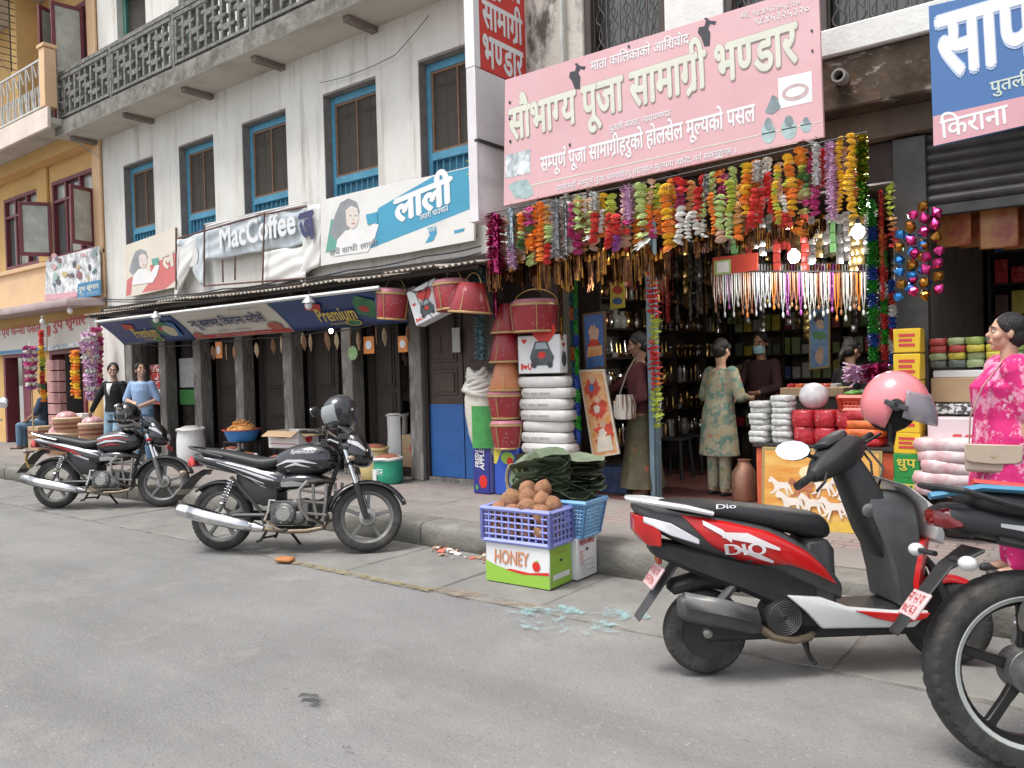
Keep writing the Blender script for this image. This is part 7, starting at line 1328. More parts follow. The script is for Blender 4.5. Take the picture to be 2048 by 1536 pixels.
# bead strings on rods across the shop
random.seed(111); bead = {k: mat('beads_'+k, c, .35, ns=14, na=.3) for k, c in {'w': (.42, .42, .40), 'n': (.22, .10, .05), 'o': (.55, .18, .03), 'v': (.25, .06, .25), 's': (.36, .38, .40), 'g': (.1, .2, .1)}.items()}; BM = {}
for k, m in bead.items():
    b = MB(); b.tube([(-.012, 0, 0), (-.014, 0, -.16), (0, 0, -.30), (.014, 0, -.16), (.012, 0, 0)], .006, 5); b.ell((0, 0, -.31), (.012, .01, .025), 7, 5); BM[k] = b.mesh('bead_string', m)
for row, (Y, y_, x0, x1, n) in enumerate(((7.9, 528, 1425, 1735, 52), (7.3, 545, 1430, 1735, 34))):
    for i in range(n): k = random.choice('wwwnnnssov'); tag(link('bead_string', BM[k], None, T(*at(x0+(x1-x0)*i/n, y_+rnd(-3, 3), Y=Y)) @ SC(1, 1, rnd(.9, 1.3))), {'w': 'white', 'n': 'brown', 's': 'silver', 'o': 'orange', 'v': 'purple', 'g': 'green'}[k]+' bead string hanging from the rod inside the puja shop', 'beads', 'bead strings inside the shop')
    a, c = at(x0-10, y_-2, Y=Y), at(x1+10, y_-2, Y=Y); tag(MB().tube([a, c], .008, 6).build('rod', iron), ['back', 'front'][row]+' iron rod carrying bead strings in the puja shop', 'rod')
for i, (x, y, Y) in enumerate(((1588, 514, 7.0), (1716, 465, 6.9))):
    p = at(x, y, Y=Y); t = thing('bulb', ['lit round bulb above the shop counter', 'lit round bulb near the green banded tinsel'][i], 'bulb', T(*p)); MB().lathe([(.012, .075), (.02, .06), (.048, .03), (.05, -.01), (.03, -.045), (.004, -.05)], 18).build('glass', mat('lit_bulb', (1, .97, .92), .3, emit=14), t); b = MB(); b.lathe([(.018, .07), (.018, .11)], 10); b.tube([(0, 0, .11), (0, 0, 2.98-p.z)], .004, 5); b.build('holder', blackplas, t)
    l = bpy.data.lights.new('bulb_light', 'POINT'); l.energy = 14; l.shadow_soft_size = .06; l.color = (1, .96, .9); lo = bpy.data.objects.new('bulb_light', l); COL.objects.link(lo); lo.parent = t; lo.location = (0, 0, -.09)
t = poster('red panel with a white and green notice over the bead strings', [(1425, 552), (1515, 540), (1515, 505), (1425, 515)], 7.2, .02, mat('red_panel', (.40, .05, .03), .5), [([(1428, 551), (1462, 547), (1462, 518), (1428, 522)], mat('notice_green', (.3, .45, .15), .5)), ([(1434, 546), (1458, 543), (1458, 522), (1434, 525)], whc)])
for i, (x, y) in enumerate(((1640, 478), (1690, 470))): poster(['pale calendar sheet hung at the back of the shop', 'second pale calendar sheet near the bulb'][i], [(x, y+38), (x+40, y+32), (x+40, y-16), (x, y-10)], 8.2, .005, mat('calendar', (.5, .5, .3), .6, ns=20, na=.4), [])
# ---- grocery front: sacks, tub, cartons
gr_top = mat('grain_red', (.30, .10, .06), .8, ns=40, na=.5)
sack('tall white printed sack beside the left timber post of the grocery', T(-10.42, 6.08, KZ), .185, .50, sackw, mat('packets_top', (.45, .42, .38), .6, ns=12, na=.5), 2)
def stand(X, w, d, h, label):
    t = thing('iron_stand', label, 'stand', X)
    for sx in (0, 1):
        for sy in (0, 1): MB().tube([(w*sx, d*sy, 0), (w*sx, d*sy, h)], .013, 6).build('leg', blackplas, t)
    MB().box(-.01, w+.01, -.01, d+.01, h, h+.015).build('top', brownw, t); return t
stand(T(-9.55, 6.05, KZ), .36, .3, .34, 'iron stand under the blue tub'); tb = thing('plastic_tub', 'blue plastic tub with red rim on an iron stand', 'tub', T(-9.37, 6.2, KZ+.357)); MB().lathe([(.17, 0), (.18, .01), (.235, .15), (.23, .15), (.17, .02)], 28).build('tub', mat('tub_blue', (.04, .22, .55), .4), tb); MB().lathe([(.235, .145), (.255, .15), (.255, .16), (.228, .158)], 28, cap=False).build('rim', mat('tub_red', (.55, .08, .03), .4), tb)
nd = thing('noodle_heap', 'heap of orange dried noodles in the blue tub', 'noodles', T(-9.37, 6.2, KZ+.49)); random.seed(121); b = MB()
b.ell((0, 0, .0), (.2, .2, .10), 16, 8)
for i in range(110):
    a = rnd(0, 6.28); r = rnd(0, .17); z = .11*(1-(r/.2)**2)+rnd(-.02, .03); c = V((r*cos(a), r*sin(a), z)); d1 = rnd(0, 6.28); b.tube([c+V((.03*cos(d1+k*.9), .03*sin(d1+k*.9), .012*sin(k*1.7))) for k in range(6)], .006, 4)
b.build('noodles', mat('noodle_orange', (.62, .30, .09), .7, ns=9, na=.25), nd)['kind'] = 'stuff'
stand(T(-8.42, 6.02, KZ), .42, .3, .30, 'iron stand under the open carton'); oc = thing('open_carton', 'open white carton with brown flaps on an iron stand', 'carton', T(-8.50, 6.0, KZ+.318) @ RZ(6)); w, d, h = .52, .34, .21; b = MB(); b.box(0, w, 0, .006, 0, h); b.box(0, w, d-.006, d, 0, h); b.box(0, .006, .006, d-.006, 0, h); b.box(w-.006, w, .006, d-.006, 0, h); b.box(0, w, 0, d, .0, .006); b.build('box', whc, oc)
for X_, ww in ((T(0, 0, h) @ RX(28), (w, -.13)), (T(w, 0, h) @ RZ(90) @ RX(25), (d, -.14)), (T(0, d, h) @ RX(-35), (w, .12)), (T(0, d, h) @ RZ(-90) @ RX(30), (d, -.12))): MB().box(0, ww[0], min(0, ww[1]), max(0, ww[1]), 0, .005).build('flap', card, oc, X_)
MB().box(.008, w-.008, .008, d-.008, .0, .14).build('contents', card, oc); lettering('MAX', oc, T(.18, -.002, .12), .14, .04, redtxt, bold=.03); flat(oc, T(0, -.001, 0), rect(.02, .5, .05, .06), redtxt); flat(oc, T(w+.001, 0, 0) @ RZ(90), oval(.17, .11, .06, .05), redtxt, -.002)
sack('short open sack with blue and red print below the blue tub', T(-8.98, 5.98, KZ), .15, .20, mat('printed_sack_a', (.62, .6, .58), .6, ns=5, col2=(.08, .1, .35), thr=(.52, .56)), gr_top, 4); sack('short open sack with red print below the open carton', T(-8.22, 5.95, KZ), .16, .20, mat('printed_sack_b', (.64, .6, .58), .6, ns=5, col2=(.55, .08, .04), thr=(.5, .54)), gr_top, 5)
sack('small pale sack behind the tub stand', T(-9.75, 6.28, KZ), .14, .22, sackw, gr_top, 6)
sack('yellow woven sack of grain near the grey timber post', T(-6.86, 6.25, KZ), .16, .36, sacky, gr_top, 7, rim=sacky); g_ = sack('green and white sack rolled open near the blue-bottomed door', T(-6.50, 6.12, KZ), .165, .27, sackg, gr_top, 8, bulge=1.05); MB().grid(lambda u, v: (.178*1.03*cos(rad(-150+55*u)), .165*.98*sin(rad(-150+55*u)), .03+.13*v), 8, 4).build('white_panel', sackw, g_); lettering('धान', g_, T(-.02, -.165, .10), .11, .07, whiteL)
t_ = sack('tall narrow white sack inside the grocery doorway', T(-6.95, 6.72, KZ+.1), .13, .62, sackw, gr_top, 9, bulge=1.0); MB().box(-7.15, -6.45, 6.58, 6.98, KZ, KZ+.098).build('plank_step', brownw); tag(bpy.data.objects['plank_step'], 'wooden plank step carrying the tall sack and brown carton', 'plank')
cb_ = box_thing('brown_carton', 'brown carton marked 8 standing in the grocery doorway', 'carton', T(-6.79, 6.62, KZ+.1), .34, .25, .38, card); lettering('8', cb_, T(.14, -.002, .18), .06, .09, redtxt, bold=.04); flat(cb_, T(0, -.001, 0), rect(.04, .3, .22, .226), redtxt); flat(cb_, T(0, -.001, 0), rect(0, .34, .27, .274), cardd)
dl = mat('dried_leaf', (.25, .13, .07), .8, ns=9, na=.4); dl2 = mat('dried_leaf_pale', (.45, .33, .2), .8, ns=9, na=.3); random.seed(131); LM2 = [MB().prism([(0, 0), (.02, -.04), (.028, -.10), (.008, -.17), (-.02, -.10), (-.016, -.04)], -.004, .004).mesh('dried_pod', m) for m in (dl, dl2)]
for i, (x, y) in enumerate([(425, 690), (452, 688), (468, 690), (512, 684), (545, 676), (562, 672), (607, 668), (620, 668), (652, 660), (672, 664), (700, 660), (716, 664), (752, 652), (768, 655), (815, 650), (605, 664), (655, 668)]): tag(link('dried_pod', LM2[i % 2], None, T(*at(x, y, Y=6.0)) @ RZ(rnd(0, 180)) @ SC(1.2)), 'dried brown pod hanging from the string under the awning', 'pod', 'dried pods under the awning')
for i, (x, y, w_, h_) in enumerate(((431, 700, 12, 34), (727, 690, 20, 36), (796, 688, 18, 34))):
    a = at(x, y+h_/2, Y=6.05); c = at(x+w_, y-h_/2, Y=6.05); t = tag(MB().box(0, c.x-a.x, 0, .012, 0, c.z-a.z).build('orange_sachet', mat('sachet_orange', (.62, .20, .03), .4, ns=9, na=.3), None, T(*a), bevel=.004), ['orange sachet hanging before the left grocery door', 'orange sachet strip hanging on the grey post', 'orange sachet hanging in the grocery doorway'][i], 'sachet'); flat(t, T(), oval((c.x-a.x)/2, (c.z-a.z)*.5, (c.x-a.x)*.3, (c.z-a.z)*.25), whc, -.002)
a = at(706, 706, Y=6.36); t = tag(MB().lathe([(.085, 0), (.085, .008)], 20, X=RX(90)).build('round_badge', mat('badge_green', (.30, .48, .22), .5, ns=12, na=.3), None, T(*a)), 'round green paper badge hanging on the timber post', 'badge')
for i, (x, y, w_, h_, c_) in enumerate(((360, 745, 38, 60, (.4, .4, .38)), (360, 794, 38, 30, (.05, .22, .05)), (905, 680, 14, 50, (.45, .45, .42)))):
    Yp = 6.60 if i < 2 else 6.44; a = at(x, y+h_/2, Y=Yp); c = at(x+w_, y-h_/2, Y=Yp); tag(MB().box(0, c.x-a.x, 0, .004, 0, c.z-a.z).build('paper_notice', mat('notice_%d' % i, c_, .7, ns=9, na=.2), None, T(*a)), ['grey paper notice pasted on the grocery door', 'green sticker pasted below the grey notice', 'torn white sticker on the brown door'][i], 'notice')
ec = thing('red_packs', 'strip of red and white packs hanging in the first grocery bay', 'packs', T(*at(300, 730, Y=6.7)))
for k in range(5): MB().box(-.02, .3, 0, .04, -.13*k-.12, -.13*k).build('pack', mat('red_white_pack', (.5, .06, .05), .4, ns=8, col2=(.65, .62, .6), thr=(.5, .56)), ec, bevel=.006)
# awning lamps
for i, (x, y) in enumerate(((312, 632), (617, 602))):
    p = at(x, y, Y=5.50); t = thing('awning_lamp', ['shaded bulb hanging over the navy end of the awning banner', 'shaded bulb hanging over the word Premium'][i], 'lamp', T(*p)); MB().lathe([(.02, .06), (.03, .04), (.075, -.02), (.07, -.02), (.025, .03)], 20).build('shade', mat('lamp_shade_tin', (.5, .5, .5), .35, metal=.5), t); MB().ell((0, 0, -.045), (.042, .042, .05), 14, 10).build('bulb', mat('white_bulb', (.75, .75, .74), .25), t); MB().tube([(0, 0, .06), (0, .02, .12)], .005, 5).build('stem', blackplas, t)
p = at(662, 662, Y=6.2); t = thing('bulb', 'small lit bulb under the awning edge', 'bulb', T(*p)); MB().ell((0, 0, 0), (.025, .025, .03), 12, 8).build('glass', mat('lit_bulb', (1, .97, .92)), t); MB().tube([(0, 0, .03), (0, 0, .12)], .008, 5).build('holder', blackplas, t)
for i, (x, y) in enumerate(((85, 640), (140, 618))): p = at(x, y, Y=6.15); t = thing('bulb', ['bare white bulb under the canopy by the orange pillar', 'bare white bulb under the canopy corner'][i], 'bulb', T(*p)); MB().ell((0, 0, -.03), (.045, .045, .055), 14, 10).build('glass', mat('white_bulb', (.75, .75, .74)), t); MB().lathe([(.022, .02), (.022, .08)], 10).build('holder', mat('white_cap', (.6, .6, .58), .5), t)
# ---- goods before the orange building
t = box_thing('brown_carton', 'brown taped carton below the magenta flower bunch', 'carton', T(at(55, 860, Y=6.0).x, 6.0, KZ), .42, .36, .42, card); 
for z_ in (.20, .30): flat(t, T(0, -.001, 0), rect(0, .42, z_, z_+.05), mat('brown_band', (.22, .07, .05), .6)); flat(t, T(.421, 0, 0) @ RZ(90), rect(0, .36, z_, z_+.05), mat('brown_band', (.22, .07, .05)))
random.seed(141)
for i, (x, y, s, lab) in enumerate(((132, 888, 1.0, 'wide cane drum basket before the orange building'), (180, 886, .8, 'pink wrapped cane basket nearest the white wall'), (163, 850, .7, 'small wrapped gift basket on top of the cane drum'), (190, 845, .7, 'small wrapped gift basket above the pink one'))):
    p = V((at((128, 182, 134, 186)[i], 860, Y=6.0).x, 6.0, KZ+(0, 0, .36, .29)[i])); t = thing('cane_basket', lab, 'basket', T(*p)); r = .30*s; h = .34*s; MB().lathe([(r*.85, 0), (r*.95, h*.5), (r, h), (r*.94, h), (r*.8, .02)], 22).build('drum', mat('cane', (.45, .27, .16), .7, ns=14, na=.25) if i != 1 else mat('pink_cane', (.48, .22, .22), .6, ns=14, na=.3), t)
    for z_ in (.25, .55): MB().lathe([(r*(.9+.1*z_)+.006, h*z_), (r*(.9+.1*z_)+.008, h*z_+.05*s), (r*(.9+.1*z_)+.004, h*z_+.05*s)], 22, cap=False).build('band', mat('brown_band', (.22, .07, .05)), t)
    MB().lathe([(r*1.03, h*.9), (r*1.05, h), (r*.9, h*1.08)], 22, cap=False).build('rim', mat('cane_pale', (.58, .42, .28), .7), t)
    MB().ell((0, 0, h), (r*.8, r*.8, h*.5), 16, 8).build('goods', mat('pink_goods', (.45, .18, .2), .4, ns=12, col2=(.62, .5, .5), thr=(.4, .6)), t)
t = box_thing('appliance_box', 'white box printed with a kettle among the cane baskets', 'box', T(at(150, 860, Y=6.2).x, 6.2, KZ), .26, .2, .66, whc); flat(t, T(0, -.001, 0), oval(.13, .32, .07, .06), cargrey); flat(t, T(0, -.001, 0), rect(.05, .2, .53, .56), greytxt)
t = box_thing('leaning_board', 'white board lying aslant behind the cane drum', 'board', T(at(96, 860, Y=6.1).x, 6.25, KZ) @ RY(-14), .42, .05, .40, whc)
# ---- sagging cables along the wall, sprig at the corner
cb = mat('cable_black', (.02, .02, .02), .6); random.seed(151)
def cable(pts, Y, r, label):
    P = [at(x, y, Y=Y) for x, y in pts]; Q = []
    for i in range(len(P)-1):
        for k in range(8): t = k/8; q = P[i]*(1-t)+P[i+1]*t; q.z -= .05*sin(pi*t)*(P[i+1]-P[i]).length*.35; Q.append(q)
    Q.append(P[-1]); tag(MB().tube(Q, r, 5).build('cable', cb), label, 'cable')
cable([(205, 598), (345, 590), (445, 578), (560, 562), (700, 540), (850, 512), (962, 492)], 6.36, .010, 'black cable sagging along the wall below the torn banners'); cable([(205, 602), (380, 592), (520, 575), (660, 552), (800, 538), (962, 505)], 6.34, .008, 'thinner black cable sagging just above the tin roof'); cable([(210, 612), (420, 600), (640, 570), (880, 545)], 6.2, .007, 'cable lying loosely on the tin roof'); cable([(858, 30), (790, 110), (700, 150), (640, 165)], 6.5, .004, 'thin wire curving across the white wall'); cable([(250, 688), (300, 690), (350, 692), (420, 682), (520, 676), (640, 664), (740, 652)], 5.9, .006, 'cord sagging below the grocery awning'); cable([(96, 235), (200, 312)], 6.0, .005, 'wire from the orange balcony to the wall corner'); cable([(0, 120), (97, 240), (150, 280), (205, 318)], 6.1, .005, 'long thin wire crossing before the orange building'); cable([(780, 560), (830, 585), (880, 565), (900, 560)], 5.7, .006, 'looped wire above the hanging toy box')
sp_ = thing('weed', 'green weed sprouting at the banner corner by the red sign', 'plant', T(*at(952, 340, Y=6.4))); b = MB(); random.seed(161); b.tube([(0, 0, -.2), (.02, -.02, .05), (.0, -.03, .25)], .006, 5); b.build('stem', leafm[1], sp_)
for i in range(9): a = rnd(0, 6.28); z_ = -.1+.04*i; MB().add([(0, 0, z_), (.05*cos(a), .05*sin(a), z_+.05), (.11*cos(a), .11*sin(a), z_+.03), (.05*cos(a+.5), .05*sin(a+.5), z_+.0)], [(0, 1, 2, 3)]).build('leaf', mat('weed_green', (.16, .32, .06), .6), sp_)
# ================================================================ PEOPLE  (local axes: facing -y, z up, feet at the origin; built 1.6 m tall and scaled)
skin = mat('skin', (.50, .30, .205), .5, ns=30, na=.06); skind = mat('skin_brown', (.27, .14, .085), .5, ns=30, na=.06); hairm = mat('black_hair', (.012, .010, .009), .45, ns=40, na=.3, bs=40, bst=1, stretch=(4, 4, .6)); eyew = mat('eye_white', (.7, .68, .65), .3); eyed = mat('eye_dark', (.015, .01, .008), .2); lipm = mat('lips', (.40, .12, .10), .4); teeth = mat('teeth', (.75, .73, .68), .3)
def limb(b, pts, rad_):
    q = [V(p) for p in pts]; P = []; R_ = []
    for i in range(len(q)-1):
        for k in range(5): t = k/5; P.append(q[i]*(1-t)+q[i+1]*t); R_.append(rad_[i]*(1-t)+rad_[i+1]*t)
    P.append(q[-1]); R_.append(rad_[-1]); b.tube(P, R_, 12)
    for p, r in zip(q, rad_): b.ell(p, r*1.0, 10, 8)
def hand(b, w, d, palm, side, curl=.5):
    """five-fingered hand at wrist w pointing along d, palm facing `palm`"""
    d = V(d).normalized(); n = V(palm); n = (n-d*n.dot(d)).normalized(); s = d.cross(n).normalized()*side; w = V(w)
    for t in (0, .25, .5, .75, 1): c = w+d*.075*t; 
    b.loft([[w+d*t+s*(wd*cos(a))+n*(.013*sin(a)) for a in [2*pi*i/10 for i in range(10)]] for t, wd in ((-.01, .022), (.02, .03), (.05, .038), (.08, .036))])
    for i, (o, L) in enumerate(((.028, .062), (.010, .072), (-.010, .068), (-.028, .052))):
        p = w+d*.072+s*o; P = [p]; dd = d.copy()
        for k in range(3): dd = (dd+n*curl*.75).normalized(); P.append(P[-1]+dd*L*(.42, .33, .25)[k])
        b.tube(P, [.0095, .009, .008, .0065], 8)
    p = w+d*.022+s*.024; b.tube([p, p+(d*.5+s*.8+n*.3).normalized()*.03, p+(d*.9+s*.7+n*.5).normalized()*.055], [.012, .0105, .008], 8)
def person(label, X, h, la, ra, ll=None, rl=None, top=None, bottom=None, topm=None, botm=None, head=(0, 0, 0), sk=None, hair='tied', sleeve=.5, skirt=None, lean=(0, 0), smile=False, mask=False, neckdy=0, shoulder=.165, hands=(.5, .5), bust=.0, sleeves_len=None, flare=1.0, hem=.80, feet=True, heavy=1.0, face=True):
    sk = sk or skin; t = thing('person', label, 'person', X @ SC(h/1.6)); lx, ly = lean; b = MB()
    ch = V((lx, ly, 1.16)); nk = V((lx*1.25, ly*1.3, 1.335)); pel = V((0, 0, .86)); hw = heavy
    def Lp(z): k = max(0, min(1.3, (z-.86)/.3)); return lx*k, ly*k
    def tor(secs): return [[(wx*cos(a)+Lp(z)[0], wy*sin(a)*(1 if sin(a) > 0 else fy)+Lp(z)[1], z) for a in [2*pi*i/18 for i in range(18)]] for z, wx, wy, fy in secs]
    b.loft(tor(((.80, .13*hw, .09*hw, 1), (.88, .15*hw, .105*hw, 1), (.98, .128*hw, .092*hw, 1.05), (1.08, .128*hw, .092*hw, 1.15), (1.18, .145*hw, .10*hw, 1.15), (1.27, .15, .088, 1.05), (1.32, .09, .06, 1))))
    hd_ = M.Translation(nk+V((0, -.015+neckdy, .165))) @ RZ(head[0]) @ RX(head[1]) @ RY(head[2])
    limb(b, [nk+V((0, .01, -.05)), nk+V((0, .0, .02)), hd_ @ V((0, .02, -.06))], [.058, .05, .05])
    for c, r in (((0, .012, .03), (.073, .092, .095)), ((0, -.02, -.045), (.054, .064, .062)), ((0, -.062, -.088), (.022, .018, .018)), ((0, -.093, -.014), (.0125, .02, .016)), ((0, -.083, .012), (.009, .014, .03)), ((.038, -.052, -.02), (.027, .028, .03)), ((-.038, -.052, -.02), (.027, .028, .03)), ((0, -.068, .034), (.052, .02, .016)), ((0, -.078, -.052), (.024, .014, .012)), ((.076, .012, -.005), (.009, .02, .03)), ((-.076, .012, -.005), (.009, .02, .03))): b.ell(c, r, 14, 10, 0, hd_)
    arms = []
    for sd_, A, hc in ((-1, la, hands[0]), (1, ra, hands[1])):
        S0 = V((sd_*shoulder+lx*1.2, ly*1.2, 1.275)); pm = V(A[2]) if len(A) > 2 else V((-sd_*.6, -.6, 0)); A = [S0, V(A[0]), V(A[1])]; limb(b, A, [.044*hw, .038*hw, .027]); hand(b, A[2], A[2]-A[1], pm, sd_, hc); arms.append(A)
    ll = ll or [(-.085, 0, .46), (-.085, .01, .075)]; rl = rl or [(.085, 0, .46), (.085, .01, .075)]
    for sd_, Lg in ((-1, ll), (1, rl)):
        hp = V((sd_*.085, 0, .84)); limb(b, [hp, V(Lg[0]), V(Lg[1])], [.088*hw, .056, .036]); a = V(Lg[1]); fd = Lg[2] if len(Lg) > 2 else (0, -1, 0); f = V(fd); limb(b, [a+V((0, 0, -.02))-f*.02, a+f*.08+V((0, 0, -.045)), a+f*.15+V((0, 0, -.055))], [.036, .03, .02])
    remesh(b.build('body', sk, t), .0065, 3)
    def on_head(name, m, fn): q = MB(); fn(q); q.v = [tuple(hd_ @ V(p)) for p in q.v]; return q.build(name, m, t)
    if face:
        for s in (-1, 1): on_head('eye', eyew, lambda q: q.ell((s*.031, -.0735, .010), (.0145, .008, .0065), 10, 6)); on_head('pupil', eyed, lambda q: q.ell((s*.031, -.079, .010), (.007, .005, .0065), 8, 6))
        on_head('eyebrows', hairm, lambda q: [q.tube([(s*.015, -.086, .034), (s*.032, -.085, .040), (s*.05, -.072, .034)], .0035, 5) for s in (-1, 1)])
        if mask: on_head('mask', mat('surgical_mask', (.28, .48, .52), .7), lambda q: q.grid(lambda u, v: (.066*sin(rad(-80+160*u)), -.03-.075*cos(rad(-80+160*u))*(1-.25*abs(v-.5)), -.095+.085*v), 14, 8))
        elif smile: on_head('lips', lipm, lambda q: q.ell((0, -.083, -.054), (.026, .010, .015), 14, 8)); on_head('teeth', teeth, lambda q: q.ell((0, -.088, -.051), (.020, .007, .008), 12, 6))
        else: on_head('lips', lipm, lambda q: (q.ell((0, -.0875, -.048), (.021, .007, .005), 12, 6), q.ell((0, -.086, -.057), (.019, .008, .006), 12, 6)))
    def hairf(q):
        q.ell((0, .024, .044), (.0825, .094, .092), 20, 14); q.ell((0, .05, -.01), (.074, .066, .08), 18, 12)
        if hair == 'tied': q.ell((0, .10, -.03), (.035, .035, .045), 12, 8); q.tube([(0, .10, -.02), (0, .125, -.09), (0, .115, -.17)], [.03, .028, .012], 10)
        if hair == 'bun': q.ell((0, .115, .0), (.045, .04, .045), 14, 10)
        for s in (-1, 1): q.tube([(s*.035, -.05, .085), (s*.07, -.03, .05), (s*.078, .0, .01)], [.014, .018, .012], 8)
    o = on_head('hair', hairm, hairf); remesh(o, .006, 2)
    # clothing
    g = 1.0; c = MB(); zb = hem; secs = [(1.325, .085, .072, 1), (1.29, .165, .10, 1.15), (1.18, .163*hw, .118*hw, 1.14), (1.08, .150*hw, .114*hw, 1.14), (.98, .15*hw, .112*hw, 1.08), (.88, .17*hw, .125*hw, 1)]
    if zb < .87: secs += [(z, (.17+.06*(.88-z)*flare)*hw, (.125+.05*(.88-z)*flare)*hw, 1) for z in [.88-(.88-zb)*k/5 for k in range(1, 6)]]
    c.loft(tor(secs))
    for A in arms:
        e = A[0].lerp(A[1], .95) if sleeve <= .5 else None
        c.ell(A[0]-V((A[0].x*.04, 0, .005)), .062*hw, 12, 8)
        if sleeve <= .5: limb(c, [A[0]-V((A[0].x*.06, 0, 0)), A[0].lerp(A[1], sleeve*2)], [.063*hw, .06*hw])
        else: limb(c, [A[0]-V((A[0].x*.06, 0, 0)), A[1], A[1].lerp(A[2], (sleeve-.5)*2)], [.062*hw, .054*hw, .042])
    o = c.build(top or 'top', topm, t); remesh(o, .009, 4)
    if skirt: q = MB(); q.loft([[((.16+fl*(1-k))*cos(a)*(1+.05*sin(8*a)*(1-k)), (.12+fl*(1-k))*sin(a)*(1+.05*sin(8*a)*(1-k)), .10+.78*k) for a in [2*pi*i/48 for i in range(48)]] for k, fl in [(j/8, .10) for j in range(9)]]); q.build('skirt', botm, t)
    else:
        q = MB(); q.loft(tor(((.79, .13*hw, .11*hw, 1), (.86, .158*hw, .118*hw, 1), (.93, .15*hw, .112*hw, 1))))
        for sd_, Lg in ((-1, ll), (1, rl)): limb(q, [V((sd_*.085, 0, .84)), V(Lg[0]), V(Lg[1])+V((0, 0, .02))], [.098*hw, .07, .058])
        o = q.build(bottom or 'trousers', botm, t); remesh(o, .009, 4)
    if feet:
        sh = MB()
        for Lg in (ll, rl): a = V(Lg[1]); f = V(Lg[2] if len(Lg) > 2 else (0, -1, 0)); limb(sh, [a+V((0, 0, -.045))-f*.03, a+V((0, 0, -.055))+f*.15], [.034, .028])
        o = sh.build('shoes', blackplas, t); remesh(o, .009, 2)
    return t
jeans = mat('pale_jeans', (.22, .33, .42), .85, ns=9, na=.2); jeansd = mat('blue_jeans', (.10, .18, .27), .85, ns=9, na=.2); blackk = mat('black_knit', (.010, .010, .011), .9, bs=14, bst=.8); bluet = mat('blue_tshirt', (.28, .40, .60), .85, ns=4, na=.1, bs=11, bst=1)
p = at(228, 760, Y=5.65); P1 = person('laughing young woman in black cardigan and pale jeans walking with her friend', T(p.x, 5.65, KZ) @ RZ(25), 1.44, [(-.36, .06, 1.06), (-.52, .10, .86), (.3, 0, -.5)], [(.24, .02, 1.03), (.26, -.16, .90), (-.5, -.3, 0)], ll=[(-.10, -.05, .47), (-.12, .06, .09)], rl=[(.10, -.10, .46), (.08, -.14, .075)], top='cardigan', topm=blackk, botm=jeans, head=(38, 6, 4), sleeve=.98, smile=True, hem=.84)
v = MB(); v.grid(lambda u, w_: ((-.055+.11*u)*w_+.0, -.105-.03*sin(pi*w_)-.012*(1-abs(2*u-1)), 1.06+.235*w_), 6, 8); o = v.build('white_top', mat('white_cotton', (.72, .71, .69), .9), P1); o.modifiers.new('s', 'SOLIDIFY').thickness = .006
p = at(283, 760, Y=5.78); P2 = person('laughing young woman in light blue shirt with her head thrown back', T(p.x, 5.78, KZ) @ RZ(35), 1.43, [(-.25, -.02, 1.03), (-.06, -.20, 1.0), (.2, .2, -.4)], [(.24, .03, 1.03), (.06, -.20, .93), (-.2, .2, -.4)], top='shirt', topm=bluet, botm=jeansd, head=(45, -12, 0), sleeve=.48, smile=True, hem=.80)
# woman in pink, profile to the left
pinkf = mat('pink_floral', (.56, .014, .15), .8, bs=10, bst=1, ns=9, col2=(.66, .26, .38), thr=(.52, .58)); layer(pinkf, (.72, .50, .56), 13, .58, .63, .85)
P3 = person('woman in pink flowered tunic with a beige shoulder bag looking along the street', T(-.53, 5.18, KZ) @ RZ(-70), 1.43, [(-.25, .06, 1.02), (-.24, .0, .80)], [(.25, .06, 1.02), (.24, .0, .80)], top='tunic', topm=pinkf, botm=pinkf, head=(-4, -4, 0), sleeve=.55, hem=.45, flare=1.0, heavy=1.62, hair='bun', shoulder=.2)
beige = mat('beige_leather', (.46, .36, .28), .45, ns=8, na=.08); bgp = at(1990, 912, Y=4.96); bg_ = thing('handbag', 'beige flap handbag at the hip of the woman in pink', 'bag', T(bgp.x-.14, 4.93, bgp.z-.09) @ RZ(2))
MB().box(0, .27, 0, .07, 0, .15).build('body', beige, bg_, bevel=.02, seg=3); fl = MB(); fl.prism([(.0, .155), (.27, .155), (.268, .07), (.24, .055), (.14, .048), (.03, .055), (.002, .07)], -.012, -.002); fl.build('flap', beige, bg_, bevel=.006); flat(bg_, T(.135, -.013, .08), [(-.015, .014), (0, 0), (.015, .014), (.012, .016), (0, .006), (-.012, .016)], goldt)
s_ = MB(); A = V((.02, .03, .15)); s_.tube([A, (.03, .0, .30), (.09, .0, .46), (.17, .06, .58), (.22, .2, .58)], .011, 6, flat=.35); s_.build('strap', beige, bg_)
# shopper seen from behind
flo = mat('floral_cotton', (.40, .37, .25), .85, bs=10, bst=1, ns=11, col2=(.14, .25, .20), thr=(.50, .56)); layer(flo, (.45, .30, .10), 8, .58, .63, .9); layer(flo, (.40, .14, .13), 9, .60, .64, .9); layer(flo, (.42, .38, .26), 14, .58, .62, .8)
p = at(1440, 990, Z=KZ); person('shopper in green flowered tunic and trousers seen from behind at the counter', T(p.x, 7.0, KZ) @ RZ(158), 1.42, [(-.25, -.06, 1.03), (-.16, -.30, 1.0)], [(.26, -.05, 1.03), (.22, -.30, .98)], top='tunic', topm=flo, botm=flo, head=(10, 14, 0), sleeve=.75, hem=.42, flare=1.5, hair='bun', lean=(0, -.04), heavy=1.12)
